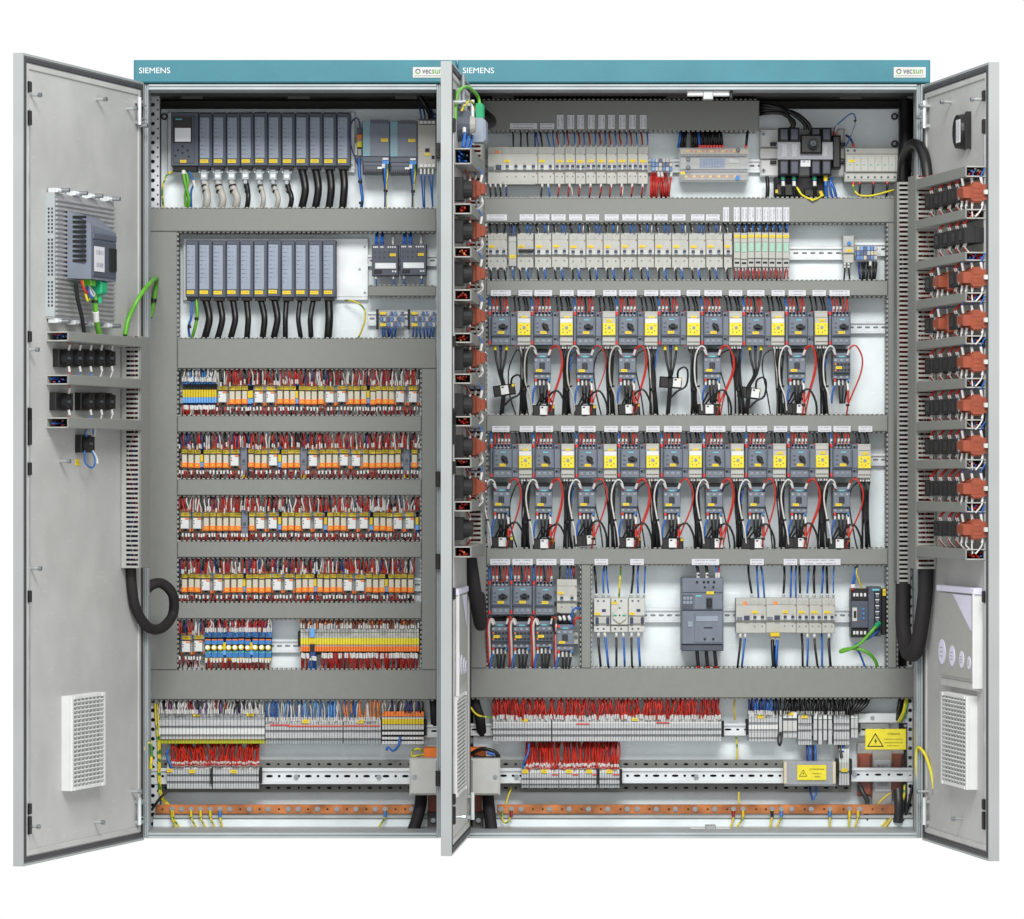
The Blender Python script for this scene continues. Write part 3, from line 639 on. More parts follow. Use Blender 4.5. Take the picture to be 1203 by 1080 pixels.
filt(MD, -225, -85, 3.4, 818, 935, -200, -1, 'ventilation filter low on the middle door, seen edge on', 24, 6)
# ---------------------------------------------------------------- document pockets
def pocket(F, a0, a1, n, pyT, pyB, aref, label, side):
    z0, z1 = F.z(pyB, aref, n/2), F.z(pyT, aref, n/2)
    r = T('document_pocket', label, 'document pocket', F, (a0+a1)/2, z0, 0); o = ORG[r.name]
    def raw(m, x0, x1, b0, b1, y0, y1, mm=None, c=0): m.raw(x0-o[0], x1-o[0], b0, b1, y0-o[2], y1-o[2], mm, c)
    h = tm(r, 'white'); lo, hi = (a1-3, a1) if side > 0 else (a0, a0+3)
    raw(h, lo, hi, -n-2, 0, z0-6, z1-4, None, .8); raw(h, a0, a1-3, -n*.6, 0, z0-9, z0, 'offwhite', .8); raw(h, a0, a1-3, -n*.55, -.3, z0+.1, z1-5, 'offwhite'); part('body', h, r)
    c = tm(r, 'finger'); raw(c, a0+1, a1-4, -n, -n+1, z0+4, z1-8, None, .4); fr = part('front_sheet', c, r)
    p = tm(r, 'lilac'); raw(p, a0-2, a1+2, -n-1.5, -.5, z1-7, z1, None, 1); part('top_rim', p, r)
    k = tm(r, 'lilac'); w = a1-a0
    k.add([(x-o[0], -n-.5, z-o[2]) for x, z in ((a0+w*.42, z1-9), (a1-10, z1-9), (a1-10, z1-48), (a1-14, z1-48))], [(0, 1, 2, 3)])
    part('cut_corner', k, fr)
    for i, (t, rr) in enumerate(((.12, 16), (.40, 13), (.66, 10.5), (.86, 8))):
        d = tm(r, 'lilac'); aa = a0 + w*t; zz = z0 + 14 + rr
        d.cyl(aa-o[0], -(zz-o[2]), rr*.9, -n-.6, -n, None, 20)
        for q in (-.3, 0, .3): d.raw(aa-rr*.55-o[0], aa+rr*.3-o[0], -n-.9, -n-.6, zz+q*rr-.5-o[2], zz+q*rr+.5-o[2], 'finger')
        part('round_emblem', d, fr, None, True)
pocket(RD, 96, 249, 9, 691, 803, 249, 'white plastic document pocket below the switches on the right door', 1)
pocket(MD, -215, -70, 3, 692, 812, -215, 'plastic document pocket on the middle door, seen edge on', -1)
# ---------------------------------------------------------------- right door: round meter, loops
a, z = RD.at(1130, 155, 4); r = T('round_meter_back', 'round black instrument back high on the right door', 'meter', RD, a, z-27, 0); o = ORG[r.name]
q = tm(r, 'black'); q.cyl(a-o[0], -(z-o[2]), 20.5, -10, 0, None, 28, 19); part('housing', q, r); q = tm(r, 'black'); q.raw(a+20.8-o[0], a+25-o[0], -7, 0, z-21-o[2], z+21-o[2], None, 1.5); part('flange', q, r)
q = tm(r, 'label_up'); q.raw(a-1-o[0], a+15-o[0], -10.7, -10, z-13-o[2], z+13-o[2]); part('rating_plate', q, r)
def bundle(name, label, F, pts, rad, m='braid', raw_=False, group=None):
    b = MB(m, None if raw_ else F); b.tube(pts, rad, None, 10, raw_, 7); return solo(name, label, 'cable', F, b, group)
bundle('cable_hose', 'thick black cable hose looping from right riser to the right door', P, [(1061, 682, 72), (1061, 700, 60), (1061, 735, 40), (1066, 765, 10), (1076, 765, -25), (1083, 730, -42), (1087, 695, -48), (1088, 662, -50)], 9.0)
bundle('cable_hose', 'thick black cable hose rising beside the right post near the roof', P, [(1064, 118, 120), (1064, 150, 112), (1063, 185, 96), (1061, 222, 80)], 8.5, 'black')
bundle('cable_hose', 'black cable hose arching over to the top of the right door', P, [(1061, 218, 72), (1062, 188, 60), (1070, 171, 20), (1080, 172, -10), (1087, 188, -30), (1090, 212, -40)], 6.4, 'black')
bundle('cable_hose', 'black cable hose looping out of the left door riser', P, [(154, 668, -52), (155, 690, -50), (160, 716, -40), (174, 737, -10), (190, 738, 30), (203, 722, 60), (203, 699, 50), (191, 686, 40), (179, 687, 30), (170, 696, 30), (167, 708, 40)], 6.1)
bundle('cable_hose', 'black cable hose hanging below the switches on the middle door', P, [(552, 655, -30), (557, 690, -26), (562, 720, 10), (565, 733, 40), (562, 700, 80)], 8.0)
# ================================================================= rails, wire generators, tags
def rail(x0, x1, y0, y1, label, n=-142, slots=True, pitch=9.5, ru=3.2):
    r = TP('din_rail', label, 'mounting rail', P, (x0+x1)/2, y1, n, 'slotted steel mounting rails'); f = -n; o = ORG[r.name]
    q = tm(r, 'zinc'); h = y1-y0
    q.box(x0, y0, x1, y0+h*.2, f, f+1.2, None, .3); q.box(x0, y1-h*.2, x1, y1, f, f+1.2, None, .3)
    q.box(x0, y0+h*.2-1, x1, y0+h*.2, f+1.2, f+4); q.box(x0, y1-h*.2, x1, y1-h*.2+1, f+1.2, f+4)
    A, zb = P.at(x0, y1-h*.2, n-3); B, zt = P.at(x1, y0+h*.2, n-3)
    k = int((x1-x0)/pitch)
    if slots and k > 0: q.holes(A-o[0], B-o[0], zb-o[2], zt-o[2], f+3-o[1], 1.2, [(A-o[0]+(i+.5)*(B-A)/k, ru*(.45 if slots == 2 and i % 2 else 1), h*.09) for i in range(k)], 'zinc')
    else: q.box(x0, y0+h*.2, x1, y1-h*.2, f+3, f+4)
    part('rail', q, r)
    return r
def wires(label, x0, x1, ya, yb, na, nb, pitch, cols, r=.95, sleeve=0, wob=3.0, group=None, sl=5, jit=1.0, skip=(), sp=.85):
    """a dense comb of wires between ya (duct side) and yb (terminal side); uncountable, one object"""
    b = MB('redwire', P); x = x0
    while x < x1:
        if not any(s0 <= x <= s1 for s0, s1 in skip):
            xa = min(x1, max(x0, x + R.uniform(-wob, wob))); xm = (x+xa)/2 + R.uniform(-wob, wob)*.6; d = 1 if yb > ya else -1
            j = R.uniform(0, jit)*d; nb_ = nb + R.uniform(-4, 4)
            c = R.choice(cols)
            b.tube([(xa, ya, -na + R.uniform(-6, 6)), (xm, ya*.55+yb*.45, -na*.6-nb_*.4 - R.uniform(0, 5)), (x, yb-d*4+j, -nb_-1), (x, yb+j, -nb_)], r, c, 4, sub=2, cap=False)
            if sleeve and R.random() < sp: b.tube([(x + (xm-x)*.12, yb-d*sl+j, -nb_-1.2), (x, yb+j, -nb_-.2)], sleeve, 'sleeve', 5, sub=1)
        x += pitch * R.uniform(.7, 1.3)
    return solo('wires', label, 'wires', P, b, group, 'stuff')
def wtag(x0, y0, x1, y1, label, up=False, n=-112, group='white printed labels on the ducts'):
    b = MB('label_up' if up else 'label', P); b.box(x0, y0, x1, y1, -n-1.3, -n-.1, None, .2); return solo('white_label', label, 'label', P, b, group)
RED = ['redwire']*5 + ['darkred']*3
MIX = ['redwire', 'redwire', 'darkred', 'darkred', 'darkred', 'whitewire', 'greywire', 'whitewire', 'redwire', 'darkblue', 'black', 'black']
# ---------------------------------------------------------------- controller racks
def plc_module(r, w=16.2, h=62):
    b = lm('slate'); b.box(-w/2+.2, -h/2, w/2-.2, h/2, 0, 24, None, .8); b.box(-w/2+1, -h/2-1.2, w/2-2, -h/2, 3, 24, 'sgrey_dk'); part('body', b, r)
    c = lm('panelblue'); c.box(-w/2+1.2, -h/2+5, w/2-3.6, h/2-8.6, -1.4, 0, None, .5); part('front_flap', c, r)
    c = lm('slate'); c.box(w/2-3, -h/2+2, w/2-1.2, h/2-2, -.8, 0, 'sgrey_dk'); c.box(-w/2+1.2, -h/2+1, w/2-3.6, -h/2+4, -.8, 0, 'sgrey_dk'); part('groove', c, r)
    c = lm('tag'); c.box(-w/2+1.6, h/2-7.6, w/2-5, h/2-3.4, -.9, 0); part('yellow_tag', c, r)
    c = lm('blackmat'); c.box(-w/2+1.5, h/2, w/2-3, h/2+4, 2, 20); part('plug_recess', c, r)
    c = lm('steelblue')
    for i in range(9):
        y = -h/2+8+i*5; c.box(-w/2+2.2, y, -w/2+2.2+R.uniform(1.5, 4.5), y+.7, -1.6, -1.4, 'slate'); c.box(-w/2+7.6, y+.2, -w/2+8.4, y+1, -1.6, -1.4, R.choice(('slate', 'slate', 'steelblue')))
    part('small_print', c, r, None, True)
def steel_plate(x0, y0, x1, y1, label):
    r = TP('rack_rail', label, 'mounting rail', P, (x0+x1)/2, y1, -143); q = tm(r, 'zinc'); q.box(x0, y0, x1, y1, 143, 149.8, None, .6); q.box(x0+2, y0+6, x1, y0+8, 142, 143); q.box(x0+2, y1-6, x1, y1-4.5, 142, 143); part('profile', q, r)
    s_ = tm(r, 'bolt')
    for yy in (y0+10, y1-9): s_.bolt(x1-4, yy, 1.5, 143, 1.4)
    s_.bolt(x1-10, (y0+y1)/2, 1.6, 143, 1.2); part('screw', s_, r)
steel_plate(197, 132, 417, 203, 'bright steel rail carrying the upper controller rack')
steel_plate(215, 280, 432.5, 353, 'bright steel rail carrying the lower controller rack')
r = TP('display_controller', 'grey controller with bright display at left of upper rack', 'controller', P, 217, 195, -119); 
q = tm(r, 'slate'); q.box(201, 132, 233.2, 195, 119, 143, None, 1); part('body', q, r)
q = tm(r, 'sgrey_dk'); q.box(203.5, 136.5, 229, 192, 118, 119, None, .5); part('front_flap', q, r)
q = tm(r, 'black'); q.box(204, 138.5, 225.5, 168, 117.2, 118, None, .4); scr = part('display_frame', q, r)
q = tm(r, 'screen'); q.box(205.5, 150.5, 224, 166.5, 116.8, 117.2); part('display', q, scr)
q = tm(r, 'aqua_tag'); q.box(206, 139.5, 214, 141, 116.9, 117.3); part('name_strip', q, scr)
q = tm(r, 'blackmat')
for x, y in ((214.5, 172), (209, 176.5), (214.5, 180), (220.5, 177), (206, 183), (222, 184)): q.cyl(x, y, 1.3, 117.5, 118.2, None, 8)
part('key', q, r)
q = tm(r, 'tag'); q.box(211.5, 188, 219, 191.4, 117.4, 118.2); part('yellow_tag', q, r)
q = tm(r, 'blackmat'); q.box(203, 195, 231, 201, 122, 142); part('plug_recess', q, r)
for i in range(11):
    place('plc1', plc_module, 'controller_module', 'controller module', P, 241.6+i*16.22, 164, -119, 'grey controller module, %s from left in the upper rack' % nth(i+1), 'modules of the upper controller rack')
place('plc0', lambda r: (plc_module(r, 15, 66)), 'interface_module', 'controller module', P, 225.5, 316, -119, 'plain grey interface module at left of the lower rack', 'head modules')
for i in range(10):
    place('plc2', lambda r: plc_module(r, 16.2, 66), 'controller_module', 'controller module', P, 241.2+i*16.2, 316, -119, 'grey controller module, %s from left in the lower rack' % nth(i+1), 'modules of the lower controller rack')
def plug(r):
    b = lm('zinc'); b.box(-4.6, -8, 4.6, 8, 0, 12, 'frame', 1.2); b.box(-5.6, -3, 5.6, -1, 2, 10, 'zinc'); b.box(-3, -6.5, 3, -2, -.8, 0, 'bolt', .3); b.box(-3, 1, 3, 5, -.8, 0, 'zinc', .3); part('shell', b, r)
    b = lm('bolt'); b.cyl(0, 10, 2.4, 1, 9, 'bolt', 10); part('gland', b, r)
for i in range(7):
    x = 239.5+i*16.22
    place('plug', plug, 'metal_plug', 'connector', P, x, 204, -125, 'silver connector under controller module %s from left, upper rack' % nth(i+1), 'silver connectors under the upper rack')
    c = 'black' if i in (3, 6) else 'greywire'; dx = R.uniform(-1, 3)
    cable('grey_cable' if c == 'greywire' else 'black_cable', '%s cable hanging from the %s silver connector of the upper rack' % ('light grey' if c == 'greywire' else 'black', nth(i+1)), 'cable', P,
          [(x, 212, 131), (x+2.5, 222, 128), (x+4+dx, 234, 124), (x+1+dx*.5, 250, 132)], 4.4 if i < 3 else 3.0, c, 10, group='cables under the upper rack', extra=[([(x+1.2, 218, 129.4), (x+1.6, 220, 128.6)], 4.7 if i < 3 else 3.4, 'black'), ([(x+2.4, 224, 127.6), (x+2.8, 226, 127)], 4.9 if i < 3 else 3.5, 'black')])
for i in range(4):
    x = 354.5+i*16.22
    cable('black_cable', 'thick black cable hanging from the upper rack, %s from left of its group' % nth(i+1), 'cable', P, [(x-1, 196, 130), (x+3-i*.6, 212, 124), (x+4-i, 226, 122), (x-1, 248, 130)], 4.6, 'black', 10, group='thick black cables under the upper rack')
for i in range(10):
    x = 240+i*16.2; s_ = (6, 5, 4, 3, 6, 5, -2, -3, -5, 1)[i]; e = (-1, -2, -3, 1, 3, -1, -2, 1, -4, -1)[i]
    cable('black_cable', 'black cable hanging from the lower rack, %s from left' % nth(i+1), 'cable', P, [(x, 348, 130), (x+s_*.5, 358, 126), (x+s_, 374, 121), (x+s_*.6+e*.4, 388, 124), (x+e, 402, 132)], (4.4, 3.8, 3.8, 3.6, 3.8, 4, 3.2, 2.9, 3.2, 4.8)[i], 'black', 10, group='black cables under the lower rack')
def thin(label, pts, rad, m, name='wire', group=None, extra=None): return cable(name, label, 'wire', P, pts, rad, m, 6, 5, extra, group)
thin('bright green wire leaving the controller with the display', [(215.5, 196, 125), (216, 208, 122), (219, 222, 122), (222, 234, 124), (220, 249, 132)], 2.2, 'greenwire', extra=[([(215.5, 201, 123), (216, 205, 122)], 3, 'white')])
thin('second green wire below the controller with the display', [(217, 198, 126), (221, 214, 124), (217.5, 230, 125), (219, 249, 132)], 1.6, 'greenwire')
thin('blue wire with tag below the controller with the display', [(221, 196, 126), (224, 206, 122), (228, 215, 120), (224.5, 226, 122), (225, 249, 132)], 1.3, 'bluewire', extra=[([(227, 212, 119), (229, 220, 119)], 2.2, 'whitewire')])
thin('yellow and green earth wire curving left of the upper rack', [(205, 201, 132), (196, 206, 130), (191.5, 219, 128), (191, 234, 128), (193, 249, 134)], 1.3, 'ygwire')
thin('blue wire below the interface module of the lower rack', [(226, 346, 128), (225.5, 360, 124), (224.5, 374, 122), (221.5, 385, 124), (224, 402, 132)], 1.5, 'bluewire', extra=[([(222, 382, 122), (223, 386, 122)], 2.2, 'black')])
thin('green wire below the interface module of the lower rack', [(228.5, 346, 128), (231, 357, 124), (231.6, 372, 122), (229, 386, 124), (224, 402, 132)], 1.9, 'greenwire', extra=[([(231, 373, 121), (231, 376, 121)], 2.6, 'black')])
thin('yellow and green earth wire curving right of the lower rack', [(405, 353, 140), (416, 354, 130), (427, 362, 124), (429, 374, 122), (425, 388, 126), (418, 403, 134)], 1.1, 'ygwire')
# power supplies
def psu(r, w=31.6, h=62):
    b = lm('steelblue'); b.box(-w/2, -h/2, w/2, h/2-20, 0, 30, None, .6); b.box(-w/2+9, -h/2-.1, w/2-1, -h/2+3, -.6, 0, 'slate')
    for i in range(9): b.box(-w/2+9+i*2.4, -h/2-1.4, -w/2+10.2+i*2.4, -h/2+4, 1 if i % 2 else -.7, 28, 'slate')
    part('body', b, r)
    b = lm('aqua'); b.box(-w/2+.4, -h/2+.4, -w/2+9, h/2-20.4, -.8, 0); part('side_strip', b, r)
    b = lm('panelblue')
    for i in range(9): b.box(-w/2+5.2, -h/2+8+i*3.4, -w/2+7.6, -h/2+10.4+i*3.4, -1.2, -.8)
    part('small_print', b, r)
    b = lm('sgrey_dk'); b.box(-w/2, h/2-20, w/2, h/2-13.5, 1, 30, 'slate', .6); b.box(-w/2, h/2-13.5, w/2-1, h/2, -2, 28, None, 2); b.box(-w/2+1, h/2-13, w/2-9, h/2-9, -2.8, -2, 'slate', .4)
    for i in range(10): b.box(-w/2+3+i*2.6, h/2-4.6, -w/2+4.4+i*2.6, h/2-.6, -2.6, -1.8, 'black')
    part('terminal_cover', b, r)
    b = lm('tag'); b.box(w/2-10, -10, w/2-2, -6.4, -1.3, 0); part('yellow_tag', b, r)
    b = lm('white'); b.box(w/2-8, h/2-18.4, w/2-1.4, h/2-16, -.2, 1); b.box(w/2-14, h/2-7.6, w/2-8.6, h/2-5.2, -3.3, -2.6); part('terminal', b, r)
    b = lm('bluewire'); b.box(w/2-8.5, h/2-15, w/2-.6, h/2-11, -3, -2, 'blueterm')
    for x, c in ((w/2-8, 'black'), (w/2-6, 'bluewire'), (w/2-4.4, 'bluewire'), (w/2-2.6, 'ygwire')):
        b.tube([(x, h/2-11, -2.6), (x+.4, h/2, -3), (w/2-4.6+(x-w/2+5)*.3, h/2+20, -1), (w/2-5+(x-w/2+5)*.4, h/2+46, 8)], .95, c, 5)
    for x in (w/2-8, w/2-6.2): b.tube([(x, h/2-11, -3), (x, h/2-6, -3.2)], 1.2, 'sleeve', 5)
    b.tube([(w/2-4.6, h/2+19, -1), (w/2-4.6, h/2+22, -1)], 2.4, 'black', 6)
    part('lead_wires', b, r, None, True)
for i in range(2): place('psu', psu, 'power_supply', 'power supply', P, 441.8+i*32.2, 173, -112, ('left' if i == 0 else 'right') + ' of two blue-grey power supplies right of the upper rack', 'blue-grey power supplies')
r = TP('relay_module', 'taupe power module with white terminals beside the middle post', 'power module', P, 501.5, 198, -108)
q = tm(r, 'taupe'); q.box(490.6, 140, 512.4, 198, 108, 142, None, 1); part('body', q, r)
q = tm(r, 'white')
for i in range(4):
    for y in (142, 193): q.box(493.4+i*4.7, y, 496.8+i*4.7, y+3.4, 106.8, 108)
part('terminal', q, r)
q = tm(r, 'blackmat'); q.box(499.5, 174.5, 504.5, 178.6, 107.5, 108); q.box(507, 183, 510.5, 187, 107.4, 108); q.box(492, 141, 511.5, 141.8, 107.2, 108); q.box(492, 146, 511.5, 146.7, 107.2, 108); part('marking', q, r, None, True)
q = tm(r, 'tag'); q.box(498.5, 180, 505.5, 182.8, 107, 108); q.cyl(493, 176.8, 1.2, 107, 108, 'yellow_dk', 8); part('yellow_tag', q, r)
q = tm(r, 'bluewire')
for i, (x, e) in enumerate(((494.6, 2), (499, -1), (503.6, 4), (508.4, -1))):
    q.tube([(x, 197, 112), (x, 206, 110), (x+e*.6, 220, 116), (x+e+1, 249, 130)], .95, 'bluewire', 5); q.tube([(x, 198, 111), (x, 205, 110)], 1.5, 'sleeve', 5)
    q.tube([(x, 142, 112), (x, 136, 112), (x-2, 126, 124)], 1.1, ('bluewire', 'darkblue', 'black', 'darkblue')[i], 5)
q.tube([(508, 140, 116), (503, 130, 118), (498, 121, 120), (490, 108, 110)], 3, 'black', 7)
part('lead_wires', q, r, None, True)
r = TP('signal_converter', 'narrow fuse block in orange and yellow left of the power supplies', 'module', P, 422.5, 190, -124)
q = tm(r, 'offwhite'); q.box(419.5, 150, 425.4, 158, 126, 142, 'sgrey_dk', .5); q.box(419.5, 158, 425.4, 164, 125, 142, 'orange', .5); q.box(419.5, 166, 425.4, 173, 125, 142, 'yellow', .5); q.box(420, 175, 425, 183, 126, 142, 'taupe', .5); q.box(419.8, 164.2, 425, 166, 127, 142); q.box(417, 168, 419.6, 182, 130, 142, 'white'); part('body', q, r)
q = tm(r, 'bluewire'); q.tube([(423, 150, 124), (421, 140, 118), (416, 140, 116), (411, 150, 116), (411, 165, 118), (415, 180, 122), (421, 196, 124), (424, 215, 122), (426, 232, 124), (423, 249, 132)], .9, 'darkblue', 5); q.tube([(422, 186, 128), (422, 200, 124), (424.5, 222, 123), (425.8, 235, 124), (423.5, 249, 132)], 1.9, 'bluewire', 6)
for y in (212, 237): q.tube([(424-(y==212), y, 121), (424.4-(y==212), y+3, 121)], 2.6, 'black', 6)
part('lead_wires', q, r, None, True)
# small power modules, right of the lower rack
def sitop(r):
    b = lm('sgrey_dk'); b.box(-15.5, -18, 15.5, 18, 0, 24, None, .8); b.box(-15.5, -18.4, 15.5, -12, 2, 24, 'slate'); part('body', b, r)
    b = lm('zinc'); b.box(-12, 3, 13, 10, -1.6, 0, None, .5); part('metal_strip', b, r)
    b = lm('white')
    for x in (-14, -12, -10, -5.5, -3.5, 3, 5.6, 8.2, 10.8): b.box(x, -16.5, x+1.5, -14.6, -.7, 2)
    b.box(8, 12, 10, 14, -.7, 0); b.box(11, 12, 13, 14, -.7, 0); part('terminal', b, r)
    b = lm('blackmat')
    for i in range(4):
        for j in range(2): b.cyl(-12+i*5.6, -9.5+j*6, .8, -.3, 0, None, 6)
    b.box(-13, 11.5, -4, 15.5, -1, 0, 'black', .4); part('marking', b, r, None, True)
    b = lm('tag'); b.box(5.5, -8, 12.5, -4.8, -.9, 0); part('yellow_tag', b, r)
    b = lm('bluewire')
    for x, c in ((-11.6, 'bluewire'), (-9.6, 'bluewire'), (-5, 'bluewire'), (-3, 'bluewire'), (9, 'greywire')):
        b.tube([(x, -17, 4), (x, -22, 3), (x+.6, -34, 14)], 1.1, c, 5); b.tube([(x, -16.5, 3.6), (x, -22, 2.8)], 1.4, 'sleeve' if c == 'greywire' else 'darkblue', 5)
    for x in (-11, 9.6): b.tube([(x, 17, 6), (x+.3, 24, 3), (x+.6, 34, 10)], .9, 'bluewire', 5); b.tube([(x, 17, 5), (x, 22, 3)], 1.3, 'sleeve', 5)
    part('lead_wires', b, r, None, True)
for i in range(2): place('sitop', sitop, 'power_module', 'power module', P, 452.5+i*33, 306, -116, ('left' if i == 0 else 'right') + ' of two small dark power modules right of the lower rack', 'small dark power modules')
rail(432, 513, 299.5, 313, 'short slotted rail behind the two small power modules')
rail(432, 515, 366, 383, 'short slotted rail behind two clear distribution blocks')
def distblock(r, w=31, h=22, y2=True):
    b = lm('clear'); b.box(-w/2, -h/2, w/2, h/2, 0, 14, None, .8); part('cover', b, r)
    c = lm('blueterm')
    for i in range(int(w/4.4)):
        for j in range(3): c.box(-w/2+1.6+i*4.2, -h/2+2+j*6.4, -w/2+4.6+i*4.2, -h/2+7+j*6.4, 4, 13, ('navy', 'blueterm', 'offwhite')[(i+j) % 3], .4)
    part('terminals', c, r, None, True)
    c = lm('black'); c.box(-w/2-2.6, -h/2-.6, -w/2-.2, h/2+.6, 1, 18, None, .6); part('end_clamp', c, r)
    c = lm('tag'); c.box(-w/2+2, -h/2+2.4, -w/2+9, -h/2+5.8, -1, 0); c.box(-w/2+2, h/2-6, -w/2+9, h/2-2.6, -1, 0); part('yellow_tag', c, r)
    c = lm('bluewire')
    for i in range(7): x = -w/2+4+i*(w-8)/6 if y2 else -w/2+5+i*2.6; c.tube([(x, h/2-3, 8), (x+R.uniform(-1, 1), h/2+4, 6), (x+R.uniform(-3, 3), h/2+16, 18)], 1.05, R.choice(('bluewire', 'bluewire', 'darkblue')), 5)
    part('lead_wires', c, r, None, True)
for i, x in enumerate((460, 497)): place('dist%d' % i, lambda r: distblock(r, y2=i > 0), 'distribution_block', 'terminal block', P, x, 375, -124, 'clear covered distribution block with blue wires, %s of the pair' % ('left' if i == 0 else 'right'), 'clear distribution blocks in the left cabinet')

# ================================================================= relay rows
def slim_relay(r):
    w = 7.3; b = lm('relaygrey'); b.box(-w/2, -16, w/2, -6.6, 8, 24, None, .4); b.box(-w/2, -10.6, w/2, -6.6, 4, 8, None, .4); b.box(-w/2, -6.6, w/2, 13, 9, 24); b.box(-w/2+1, 10.4, w/2-1, 15, 4, 16, None, .5); b.box(-w/2, 13, w/2, 17, 14, 24)
    for x in (-1.7, 1.7): b.box(x-1.1, -15.4, x+1.1, -12, 6.8, 8.2, 'orange', .2)
    part('socket', b, r)
    b = lm('cream'); b.box(-w/2+.7, -5.2, w/2-.7, 5.4, 0, 12, 'cream', .6); b.box(-.6, -4, .8, 2, -.25, 0, 'offwhite'); part('relay', b, r)
    b = lm('orange'); b.box(-w/2+.1, 4.4, w/2-.1, 10.2, -1.2, 12, None, .5); b.box(-1.2, 6, 1.2, 8.2, -1.7, -1.2, 'yellow_dk'); part('retaining_clip', b, r)
    b = lm('tag'); b.box(-w/2+.3, -11, w/2-.3, -6.8, 3.1, 4); part('yellow_tag', b, r)
def wide_relay(r):
    w = 14; b = lm('relaygrey'); b.box(-w/2, -16, w/2, -6.6, 8, 24, None, .4); b.box(-w/2, -10.6, w/2, -6.6, 4, 8, None, .4); b.box(-w/2, -6.6, w/2, 10, 9, 24); b.box(-w/2+.5, 10, w/2-.5, 17, 13, 24, None, .5); b.box(-w/2, 8, -w/2+2.6, 11.5, 8, 14, 'orange', .3); b.box(w/2-2.6, 8, w/2, 11.5, 8, 14, 'orange', .3)
    for x in (-5, -1.8, 1.6, 4.8): b.box(x-1, -15.4, x+1, -12.6, 6.8, 8.2, 'orange', .2)
    part('socket', b, r)
    b = lm('white'); b.box(-w/2+2, -5, w/2-2.4, 8, -2, 12, None, .7); b.box(-w/2+2.8, -2, -w/2+4, -1, -2.3, -2, 'blackmat'); b.box(-w/2+2.8, 1, -w/2+4, 2, -2.3, -2, 'blackmat'); part('relay', b, r)
    b = lm('orange'); b.box(.4, -4.8, 4.6, -3, -2.8, -1.8, None, .2); part('test_button', b, r)
    b = lm('tag'); b.box(-w/2+2.4, -11, w/2-2.4, -6.8, 3.1, 4); part('yellow_tag', b, r)
    b = lm('blackmat'); b.box(-1.4, 8, 1.4, 10, 5, 12); part('latch', b, r)
def blue_term(r):
    b = lm('navy'); b.box(-2, -16, 2, -12, 4, 24, 'blueterm', .4); b.box(-2, -12, 2, -6, 8, 24, 'blackmat'); b.box(-2, 3.4, 2, 9.5, 3, 24, 'skyblue', .4); b.box(-2, 9.5, 2, 14, 6, 24, 'navy', .4); b.box(-2, -6, 2, 3.4, 5, 24); part('body', b, r)
    b = lm('yellow_dk'); b.box(-1.8, -5.6, 1.8, 3.2, 2, 5, None, .4); part('yellow_tag', b, r)
def tall_module(r):
    b = lm('sgrey'); b.box(-4, -24, 4, 25, 0, 26, None, .8); b.box(-3.4, -24, 3.4, -17, -1, 0, 'sgrey_lt', .4); b.box(-3.4, 19.5, 3.4, 25.5, 2, 26, 'sgrey_dk', .4); part('body', b, r)
    b = lm('sgrey_dk'); b.cyl(0, 2, 2, -1, 0, None, 10); b.cyl(0, -11, 1.2, -.6, 0, None, 8); b.box(-3, 6, 3, 6.6, -.3, 0); part('dial', b, r)
    b = lm('tag'); b.box(-3.2, 19, 3.2, 22.4, -.9, 0); part('yellow_tag', b, r)
C = 3.437
ROWS = [(434, 'first', [('W',280),('O',318),('O',343),('O',369),('S',387),('S',396),('W',427),('W',474),('O',512),('O',538),('O',563),('S',579),('O',600),('O',625),('O',650),('O',677),('W',713),('W',761),('O',797),('O',823),('O',850),('S',867),('O',887),('O',911),('O',937),('O',962),('W',998),('W',1049)]),
 (508.5, 'second', [('O',126),('O',152),('O',178),('S',195),('O',215),('O',240),('O',266),('O',293),('W',329),('T',366),('O',395),('O',421),('O',448),('W',485),('S',510),('O',529),('O',555),('O',581),('T',607),('W',646),('O',683),('O',709),('O',735),('W',771),('W',820),('O',857),('O',884),('O',910),('O',936),('O',962),('O',988),('T',1023),('O',1055)]),
 (582.5, 'third', [('W',128),('W',178),('O',214),('O',240),('O',267),('O',293),('O',319),('O',343),('T',369),('O',398),('W',433),('W',483),('S',510),('O',531),('O',557),('O',584),('W',619),('W',668),('S',695),('O',715),('O',741),('O',768),('W',803),('W',851),('S',880),('O',901),('O',927),('O',953),('W',989),('W',1037),('S',1065)]),
 (655, 'fourth', [('O',126),('O',153),('O',178),('W',213),('W',262),('O',298),('O',325),('O',351),('S',366),('O',386),('O',412),('O',438),('O',464),('W',500),('W',548),('O',587),('O',613),('O',638),('S',653),('O',673),('O',700),('O',726),('O',752),('W',787),('W',836),('O',871),('O',898),('O',924),('S',941),('O',961),('O',987),('O',1013),('O',1040)]),
 (727, 'fifth', [('W',133),('W',183)])]
SP = {'O': (slim_relay, 'slim_relay', 'relay', 'slim relay with orange clip', 'slim relays with orange clips'), 'W': (wide_relay, 'wide_relay', 'relay', 'wide white relay', 'wide white relays'),
      'S': (blue_term, 'blue_terminal', 'terminal', 'thin blue terminal', 'thin blue terminals'), 'T': (tall_module, 'timer_module', 'timer module', 'tall dark grey module', 'tall dark grey modules')}
